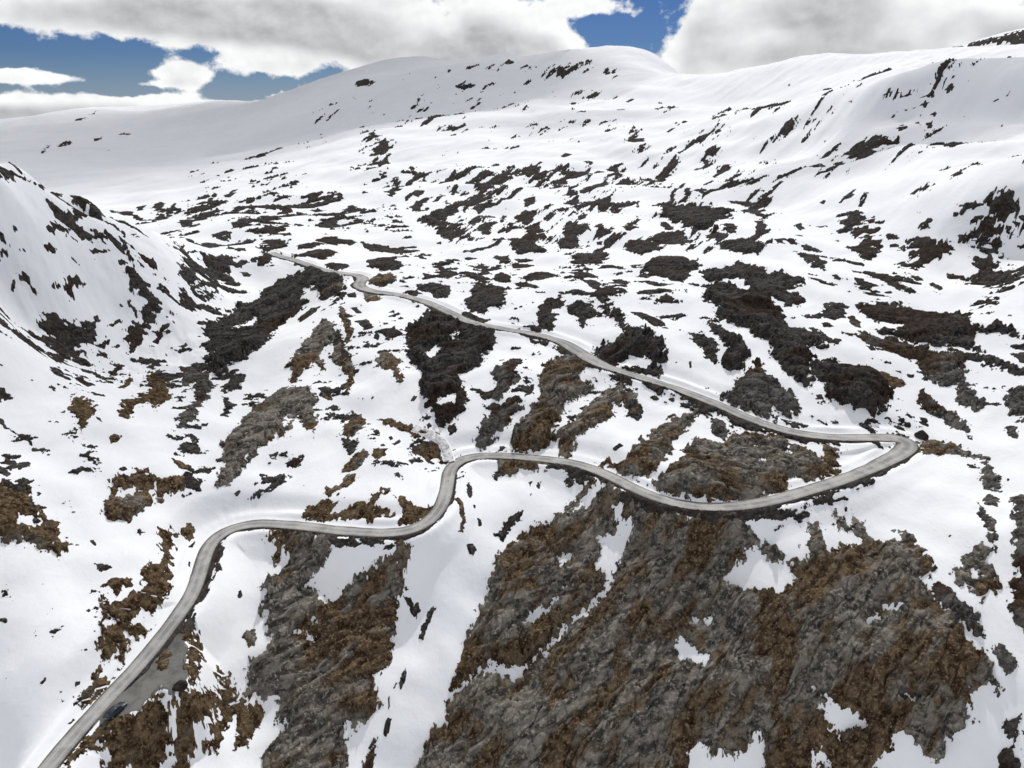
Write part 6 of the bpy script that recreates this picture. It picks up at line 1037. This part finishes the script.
# the fill below the road: stones and earth on the downhill side, as wide as EMBANK says along the way
EMBANK = [(6,0.4),(16,0.3),(25,1.6),(35,2),(43,1.8),(50,0.8),(57,2.2),(64,2.5),(70,3.2),(76,3.4),(81,2.4),(86,1.2),(94,0.8),(101,0.5),(109,0.6),(116,2.4),(120,1.5),(126,3),(132,4.5),(143,4.5),(154,4),(164,4.5),(175,4.5),(184,3),(193,1.8),(200,1.2),(206,0.3),(209,0.3),(215,1.2),(220,2.2),(227,3.2),(238,5),(244,5.5),(251,5),(258,4),(266,3.2),(273,2.5),(279,5),(288,4.5),(297,2.5),(304,2),(315,3),(323,2.5),(338,2),(346,2.5),(358,1.5),(362,1),(371,1.5),(385,2.5),(418,2)]
es, ew = [e[0] for e in EMBANK], [e[1] for e in EMBANK]
near = np.abs(Dr) < 16
side = np.where(np.interp(Sr, [6, 16, 25, 35, 43, 50, 57, 64, 70, 76, 81, 86, 94, 101, 109, 116, 120, 126, 132, 143, 154, 164, 175, 184, 193, 200, 206, 209, 215, 220, 227, 238, 244, 251, 258, 266, 273, 279, 288, 297, 304, 315, 323, 338, 346, 358, 362, 371, 385, 418], [1, 1, 1, 1, 1, 1, 1, 1, 1, 1, 1, 1, 1, 1, 1, 1, 1, 1, 1, 1, 1, 1, 1, 1, 1, 1, 1, -1, -1, -1, -1, -1, -1, -1, -1, -1, -1, -1, -1, -1, -1, -1, -1, -1, -1, -1, -1, -1, -1, -1]) > 0, 1, -1)
wid = 0.95 * np.interp(Sr, es, ew)
lat = Dr * side
j = fbm(Sr / 5, Dr / 3, 5, 91, 0.6) * 1.3
sde = np.where(near & (lat > 0), np.minimum(lat - HWF - 0.15, wid * np.maximum(0.1, 1 + 0.8 * j) + HWF + 0.1 - lat), -9)
Ze = ZS + np.where(sde > 0, 0.06 + 0.45 * np.minimum(sde, 1) + 0.22 * fbm(X / 1.1, Y / 1.1, 3, 95) * smooth(0, 1, sde), np.maximum(sde, -1) * 0.6)
me = patch_mesh('road_embankment', 0, NT, 0, NL, sde > -0.25, Ze)
o = link('road_embankment', me, [ROCK['D']])
tag(o, kind='structure')

# the short snowed-up track that leaves the road above the S-bend
TRACK = resample(np.array([(u, v, 0.0) for u, v in [(-18.1,179.8),(-19.1,184.6),(-20.8,187.4),(-23.6,189.1),(-27.3,190.5),(-30.4,192)]]), 1.0)
P = []
tg = np.gradient(TRACK[:, :2], axis=0); tg /= np.linalg.norm(tg, axis=1)[:, None]
for p, t in zip(TRACK, tg):
    for of, lf in ((-2.2, -0.5), (-1.5, 0.35), (-0.5, 0.30), (0.5, 0.30), (1.4, 0.42), (2.6, -0.6)):
        x, y = p[0] + t[1] * of, p[1] - t[0] * of
        i, j = int(np.searchsorted(T_ALL, math.atan2(x, y))), int(np.searchsorted(L_ALL, math.log(math.hypot(x, y))))
        P.append((x, y, ZS[i, j] + Z0 + lf + 0.12 * math.sin(x * 1.3 + y)))
nt = len(TRACK); idx = np.arange(nt * 6).reshape(nt, 6)
qd = np.stack([idx[:-1, :-1], idx[:-1, 1:], idx[1:, 1:], idx[1:, :-1]], -1)
mi = np.broadcast_to(np.array([1, 0, 0, 0, 1]), (nt - 1, 5)).reshape(-1)
tm, TN, tb = material('snowed_gravel'); tp = TN.new('ShaderNodeNewGeometry').outputs['Position']
TN.lk(TN.mix(TN.ramp(TN.noise(tp, 0.8, 6, 0.7), 0.35, 0.6), (0.30, 0.29, 0.28), (0.72, 0.72, 0.73)), tb.inputs['Base Color']); tb.inputs['Roughness'].default_value = 1.0
o = link('side_track', mesh_from_arrays('side_track', np.array(P), qd.reshape(-1, 4), mi), [tm, SNOW]); tag(o, kind='structure')

# gravel layby beside the road
sdl = lay + fbm(X / 3, Y / 3, 4, 99) * 0.8
sdl = np.minimum(sdl, Dr - HWF + 0.1)
me = patch_mesh('gravel_layby', 0, NT, 0, NL, sdl > -0.3, ZS + np.where(sdl > 0, 0.05 + 0.04 * fbm(X / 2, Y / 2, 3, 98), 0.05 + 0.5 * np.maximum(sdl, -1)))
o = link('gravel_layby', me, [GRAVEL]); tag(o, kind='structure')

def ground_at(x, y):
    th, l = math.atan2(x, y), math.log(math.hypot(x, y))
    i, j = int(np.searchsorted(T_ALL, th)), int(np.searchsorted(L_ALL, l))
    return float(ZS[i, j]) + Z0

# ------------------------------------------------------------------ loose boulders
def boulder(name, label, x, y, size, squash, seed, mat):
    bm = bmesh.new(); bmesh.ops.create_icosphere(bm, subdivisions=5, radius=1.0)
    rnd = random.Random(seed)
    cuts = [(Vector((rnd.uniform(-1, 1), rnd.uniform(-1, 1), rnd.uniform(-.6, 1))).normalized(), rnd.uniform(0.62, 0.9)) for _ in range(11)]
    V = np.array([v.co for v in bm.verts])
    for nrm, dd in cuts:
        nn = np.array(nrm); s = V @ nn
        V -= np.maximum(s - dd, 0)[:, None] * nn * 0.92
    V *= (1 + 0.05 * fbm(V[:, 0] * 3 + seed, V[:, 1] * 3 + V[:, 2] * 2.1, 4, seed))[:, None]
    V *= np.array([size, size * 0.8, size * squash])
    for v, c in zip(bm.verts, V): v.co = c
    me = bpy.data.meshes.new(name); bm.to_mesh(me); bm.free()
    o = link(name, me, [mat]); o.location = (x, y, ground_at(x, y) + size * squash * 0.45); o.rotation_euler = (0.1, -0.08, seed * 0.7)
    tag(o, label, 'boulder', 'loose boulders by the road')
for args in [('dark round boulder at the tip of the hairpin, above the red-brown patch', 120.2, 186.2, 2.0, 0.85, 3, 'D'), ('dark boulder at the lower right end of the gravel layby', -65.2, 106.1, 1.5, 0.8, 5, 'D'), ('small brown boulder in the middle of the lower layby edge', -68.4, 105.0, 0.7, 0.7, 8, 'B')]: boulder('boulder', *args[:-1], ROCK[args[-1]])

# ------------------------------------------------------------------ the parked car
def car(x, y, heading):
    paint = simple('dark_blue_paint', (0.006, 0.011, 0.026), 0.4, 0.1); paint.node_tree.nodes['Principled BSDF'].inputs['Coat Weight'].default_value = 0.2
    glass = simple('car_glass', (0.02, 0.025, 0.03), 0.06); rubber = simple('rubber', (0.02, 0.02, 0.02), 0.8)
    alloy = simple('alloy', (0.5, 0.5, 0.52), 0.3, 0.9); lamp = simple('lamp_glass', (0.7, 0.72, 0.75), 0.1); red = simple('tail_lamp', (0.35, 0.01, 0.01), 0.2)
    plate = simple('plate', (0.75, 0.75, 0.72), 0.5)
    root = bpy.data.objects.new('parked_car', None); COL.objects.link(root)
    tag(root, 'small dark blue car parked on the gravel layby beside the road', 'car')
    def loft(name, sections, mat, parent, cap=True):
        bm = bmesh.new(); rows = []
        for xs, prof in sections: rows.append([bm.verts.new((xs, yy, zz)) for yy, zz in prof])
        for a, b in zip(rows, rows[1:]):
            for k in range(len(a) - 1): bm.faces.new((a[k], a[k + 1], b[k + 1], b[k]))
        if cap: bm.faces.new(rows[0][::-1]); bm.faces.new(rows[-1])
        for f in list(bm.faces): f.smooth = True
        bmesh.ops.recalc_face_normals(bm, faces=bm.faces)
        me = bpy.data.meshes.new(name); bm.to_mesh(me); bm.free()
        return link(name, me, [mat], parent)
    def prof(w, z0, z1): # lower body cross-section, right sill over the top to the left sill
        return [(-w * .92, z0), (-w, z0 + .18), (-w * 1.0, z0 + .38), (-w * .95, z1 - .06), (-w * .84, z1), (0, z1 + .03), (w * .84, z1), (w * .95, z1 - .06), (w, z0 + .38), (w, z0 + .18), (w * .92, z0), (0, z0)]
    loft('body', [(-2.14, prof(.74, .42, .78)), (-2.05, prof(.82, .30, .92)), (-1.5, prof(.88, .24, .97)), (-.6, prof(.89, .22, .96)), (.6, prof(.89, .22, .94)), (1.2, prof(.88, .23, .90)), (1.8, prof(.84, .26, .80)), (2.1, prof(.74, .34, .68)), (2.18, prof(.64, .42, .60))], paint, root)
    def cab(w, zt, ww): return [(-ww, .93), (-w, zt - .05), (-w * .86, zt), (0, zt + .03), (w * .86, zt), (w, zt - .05), (ww, .93)]
    loft('roof', [(-1.62, cab(.60, 1.38, .74)), (-1.2, cab(.64, 1.45, .79)), (-.3, cab(.66, 1.48, .80)), (.30, cab(.63, 1.42, .79))], paint, root)
    def pane(name, pts):
        bm = bmesh.new(); bm.faces.new([bm.verts.new(p) for p in pts])
        r = bmesh.ops.extrude_face_region(bm, geom=bm.faces[:]); bmesh.ops.translate(bm, vec=(0, 0, .012), verts=[v for v in r['geom'] if isinstance(v, bmesh.types.BMVert)])
        bmesh.ops.recalc_face_normals(bm, faces=bm.faces)
        me = bpy.data.meshes.new(name); bm.to_mesh(me); bm.free(); link(name, me, [glass], root)
    pane('windscreen', [(.31, -.62, 1.40), (.31, .62, 1.40), (1.12, .74, .93), (1.12, -.74, .93)])
    pane('rear_window', [(-1.63, .58, 1.34), (-1.63, -.58, 1.34), (-1.93, -.68, .97), (-1.93, .68, .97)])
    for s in (-1, 1):
        pane('side_window', [(.22, s * .675, 1.34), (.85, s * .80, .97), (-.42, s * .815, .98), (-.42, s * .69, 1.40)])
        pane('side_window', [(-.5, s * .69, 1.40), (-.5, s * .815, .98), (-1.45, s * .80, .99), (-1.32, s * .665, 1.36)])
    def disc(name, rad, wid, mat, parent, loc, hub=0.0):
        bm = bmesh.new(); bmesh.ops.create_cone(bm, cap_ends=True, segments=28, radius1=rad, radius2=rad, depth=wid, matrix=Matrix.Rotation(math.pi / 2, 4, 'X'))
        bmesh.ops.bevel(bm, geom=[e for e in bm.edges if len(e.link_faces) == 2 and e.calc_face_angle(0) > 1], offset=min(.03, wid * .3), segments=2, affect='EDGES')
        me = bpy.data.meshes.new(name); bm.to_mesh(me); bm.free(); o = link(name, me, [mat], parent); o.location = loc; return o
    for xx in (-1.32, 1.36):
        for s in (-1, 1):
            w = disc('wheel', .31, .2, rubber, root, (xx, s * .80, .31)); disc('rim', .20, .03, alloy, w, (0, s * .095, 0))
    def block(name, c, d, mat):
        bm = bmesh.new(); bmesh.ops.create_cube(bm, size=1, matrix=Matrix.Translation(c) @ Matrix.Diagonal((*d, 1)))
        bmesh.ops.bevel(bm, geom=bm.edges[:], offset=min(d) * .25, segments=2, affect='EDGES')
        me = bpy.data.meshes.new(name); bm.to_mesh(me); bm.free(); link(name, me, [mat], root)
    for s in (-1, 1):
        block('headlight', (2.02, s * .58, .66), (.22, .26, .13), lamp); block('tail_light', (-2.06, s * .66, .80), (.12, .16, .2), red)
        block('door_mirror', (.62, s * .93, 1.0), (.14, .2, .13), paint)
    block('number_plate', (-2.13, 0, .6), (.03, .5, .11), plate); block('bumper', (2.1, 0, .4), (.22, 1.2, .14), rubber)
    root.location = (x, y, ground_at(x, y) + 0.04); root.rotation_euler = (0, 0, heading)
car(*(-75.26,100.92,1.191))

# ------------------------------------------------------------------ daylight
sun = bpy.data.lights.new('sun', 'SUN'); sun.energy = 4.8; sun.angle = math.radians(0.53); sun.color = (1.0, 0.975, 0.945)
so = bpy.data.objects.new('sun', sun); COL.objects.link(so)
sd_ = Vector((math.sin(SUN_AZ) * math.cos(SUN_EL), math.cos(SUN_AZ) * math.cos(SUN_EL), math.sin(SUN_EL)))
so.rotation_euler = (-sd_).to_track_quat('-Z', 'Y').to_euler(); so.location = (0, 0, 400)

# clouds out of view shading the snow; bowl and near-left ones added for shade
def shade_cloud(x, y, z, rx, ry, rz, dens, seed):
    bm = bmesh.new(); bmesh.ops.create_icosphere(bm, subdivisions=5, radius=1.0)
    V = np.array([v.co for v in bm.verts])
    n = fbm(V[:, 0] * 1.6 + seed, V[:, 1] * 1.6 + V[:, 2] * 1.3 - seed, 4, seed)
    V = V * (1 + 0.30 * n)[:, None]
    V[:, 2] = np.where(V[:, 2] < 0, V[:, 2] * 0.5, V[:, 2])
    for v, c in zip(bm.verts, V * np.array([rx, ry, rz])): v.co = c
    me = bpy.data.meshes.new('cloud'); bm.to_mesh(me); bm.free()
    m = bpy.data.materials.new('cloud'); m.use_nodes = True; t = m.node_tree; t.nodes.clear()
    vo = t.nodes.new('ShaderNodeVolumePrincipled'); vo.inputs['Color'].default_value = (1, 1, 1, 1); vo.inputs['Density'].default_value = dens
    vo.inputs['Anisotropy'].default_value = 0.3
    ou = t.nodes.new('ShaderNodeOutputMaterial'); t.links.new(vo.outputs[0], ou.inputs['Volume'])
    o = link('cloud', me, [m]); o.location = (x, y, z + Z0)
    tag(o, kind='structure')
for c in [(-688, 2533, 665, 900.0, 800.0, 160.0, 0.006, 3), (33, 2366, 810, 420.0, 260.0, 130.0, 0.005, 5), (474, 1278, 598, 210.0, 50.0, 70.0, 0.012, 9), (-49, 769, 420, 75.0, 55.0, 45.0, 0.007, 12), (186, 1727, 594, 150.0, 60.0, 60.0, 0.006, 15)]: shade_cloud(*c)

world = bpy.data.worlds.new('World'); scene.world = world; world.use_nodes = True
wt = world.node_tree; N = Nodes(wt)
bg = wt.nodes['Background']
sky = wt.nodes.new('ShaderNodeTexSky'); sky.sky_type = 'NISHITA'; sky.sun_disc = False
sky.sun_elevation = SUN_EL; sky.sun_rotation = SUN_AZ
sky.altitude = 1500; sky.air_density = 1.0; sky.dust_density = 0.2; sky.ozone_density = 2.5
tc = wt.nodes.new('ShaderNodeTexCoord'); sp = wt.nodes.new('ShaderNodeSeparateXYZ'); N.lk(tc.outputs['Generated'], sp.inputs[0])
az = N.math('MULTIPLY', N.math('ARCTAN2', sp.outputs['X'], sp.outputs['Y']), 57.2958)
el = N.math('MULTIPLY', N.math('ARCSINE', sp.outputs['Z']), 57.2958)
def vec(a, b, c=0.0):
    n = wt.nodes.new('ShaderNodeCombineXYZ'); N.val(n.inputs[0], a); N.val(n.inputs[1], b); N.val(n.inputs[2], c); return n.outputs[0]
CLOUDS = [(-29.64,5.33,7.57,1.43,1.15),(-21.46,5.59,7.18,1.76,1.35),(-12.96,5.36,7.76,2.45,1.6),(-8.2,3.04,4.37,1.44,1.15),(-16.71,2.24,2.76,0.58,0.8),(-23.2,1.65,2.17,0.81,1.5),(-25.29,1,2.49,0.25,0.5),(-32.37,1.29,3.02,0.29,0.95),(-33.07,1.67,1.59,0.23,0.6),(-30.89,-0.72,7.17,0.78,1.3),(-25.5,-0.19,4.46,0.57,1.2),(-34.16,-0.87,4.37,1.05,1.2),(-16.61,0.13,1.74,0.33,0.8),(-0.87,5.04,4,2.21,1.1),(-3.09,3.4,3.68,1.31,1),(5.6,6.29,2.84,0.75,1.1),(3.52,3.73,3.28,0.92,0.95),(7.93,2.71,3.59,0.53,0.4),(13.13,4.28,2.74,2.8,1.1),(17.07,2.62,3.31,1.59,1),(20.85,5.91,5.15,2.21,2),(26.48,3.05,3.43,1.07,0.9),(29.5,4.95,4.2,1.39,1.05),(33.44,3.67,2.47,1.09,1.5),(32.2,2.32,3.07,0.85,1),(21.28,3.05,4.63,0.93,1.1)]            # azimuth, height, half width, half height (degrees), weight
def blobs(az_, el_):
    tot = None
    for a, e, w, h, k in CLOUDS:
        da = N.math('DIVIDE', N.math('SUBTRACT', az_, a), w); de = N.math('DIVIDE', N.math('SUBTRACT', el_, e), h)
        d = N.math('ADD', N.math('MULTIPLY', da, da), N.math('MULTIPLY', de, de))
        v = N.math('MULTIPLY', N.math('POWER', 2.71828, N.math('MULTIPLY', d, -1.0)), k)
        tot = v if tot is None else N.math('ADD', tot, v)
    return tot
p = vec(az, N.math('MULTIPLY', el, 1.35), 3.3)
nz = N.noise(p, 0.24, 10, 0.60, 0.1)
nz1 = N.noise(vec(N.math('ADD', az, 0.30), N.math('MULTIPLY', N.math('ADD', el, 0.42), 1.35), 3.3), 0.26, 5, 0.5, 0.1)
ns = N.noise(p, 0.26, 5, 0.5, 0.1)
wob = N.math('MULTIPLY', N.math('SUBTRACT', N.noise(p, 0.11, 4, 0.5), 0.5), 1.4)
high = N.math('MULTIPLY', N.ramp(el, 8.5, 13.0), N.math('MULTIPLY', N.noise(p, 0.05, 3, 0.5), 1.15))   # broken deck overhead
here = N.math('ADD', blobs(N.math('ADD', az, wob), el), high)
above = N.math('ADD', blobs(N.math('ADD', az, wob), N.math('ADD', el, 0.75)), high)
D0 = N.math('ADD', here, N.math('MULTIPLY', N.math('SUBTRACT', nz, 0.5), 2.7))
alpha = N.ramp(D0, 0.38, 0.68)
lit = N.math('ADD', 0.98, N.math('MULTIPLY', N.math('SUBTRACT', ns, nz1), 1.7))
thick = N.math('ADD', N.math('MULTIPLY', N.math('ADD', here, above), 0.5), N.math('MULTIPLY', N.math('SUBTRACT', ns, 0.5), 1.6))
lit = N.math('SUBTRACT', lit, N.math('MULTIPLY', N.ramp(thick, 0.65, 1.75), 0.80), clamp=True)
ccol = N.mix(lit, (7.8, 7.95, 8.2), (17.0, 17.1, 17.1))
tint = wt.nodes.new('ShaderNodeMix'); tint.data_type = 'RGBA'; tint.blend_type = 'MULTIPLY'; tint.inputs[0].default_value = 1
N.lk(sky.outputs[0], tint.inputs[6]); tint.inputs[7].default_value = (0.29, 0.43, 0.74, 1)
pale = N.mix(N.math('MULTIPLY', N.ramp(el, 3.5, -1.5), 0.45), tint.outputs[2], (7.0, 8.4, 10.0))
N.lk(N.mix(alpha, pale, ccol), bg.inputs['Color'])
bg.inputs['Strength'].default_value = 0.10

# ------------------------------------------------------------------ camera and output
cam = bpy.data.cameras.new('camera'); cam.sensor_fit = 'HORIZONTAL'; cam.sensor_width = 36.0
cam.lens = 36.0 * FPX / W; cam.clip_start = 0.5; cam.clip_end = 30000
cobj = bpy.data.objects.new('camera', cam); COL.objects.link(cobj)
cobj.location = (0, 0, Z0); cobj.rotation_euler = (math.pi / 2 - PITCH, 0, 0)
scene.camera = cobj
vs = scene.view_settings
scene.display_settings.display_device = 'sRGB'
vs.view_transform = 'Standard'; vs.look = 'None'; vs.gamma = 1.0; vs.use_curve_mapping = False
vs.exposure = -0.78
scene.cycles.use_denoising = True
scene.cycles.use_adaptive_sampling = True; scene.cycles.adaptive_threshold = 0.02
scene.cycles.max_bounces = 3; scene.cycles.diffuse_bounces = 2
world.cycles.sampling_method = 'MANUAL'; world.cycles.sample_map_resolution = 512
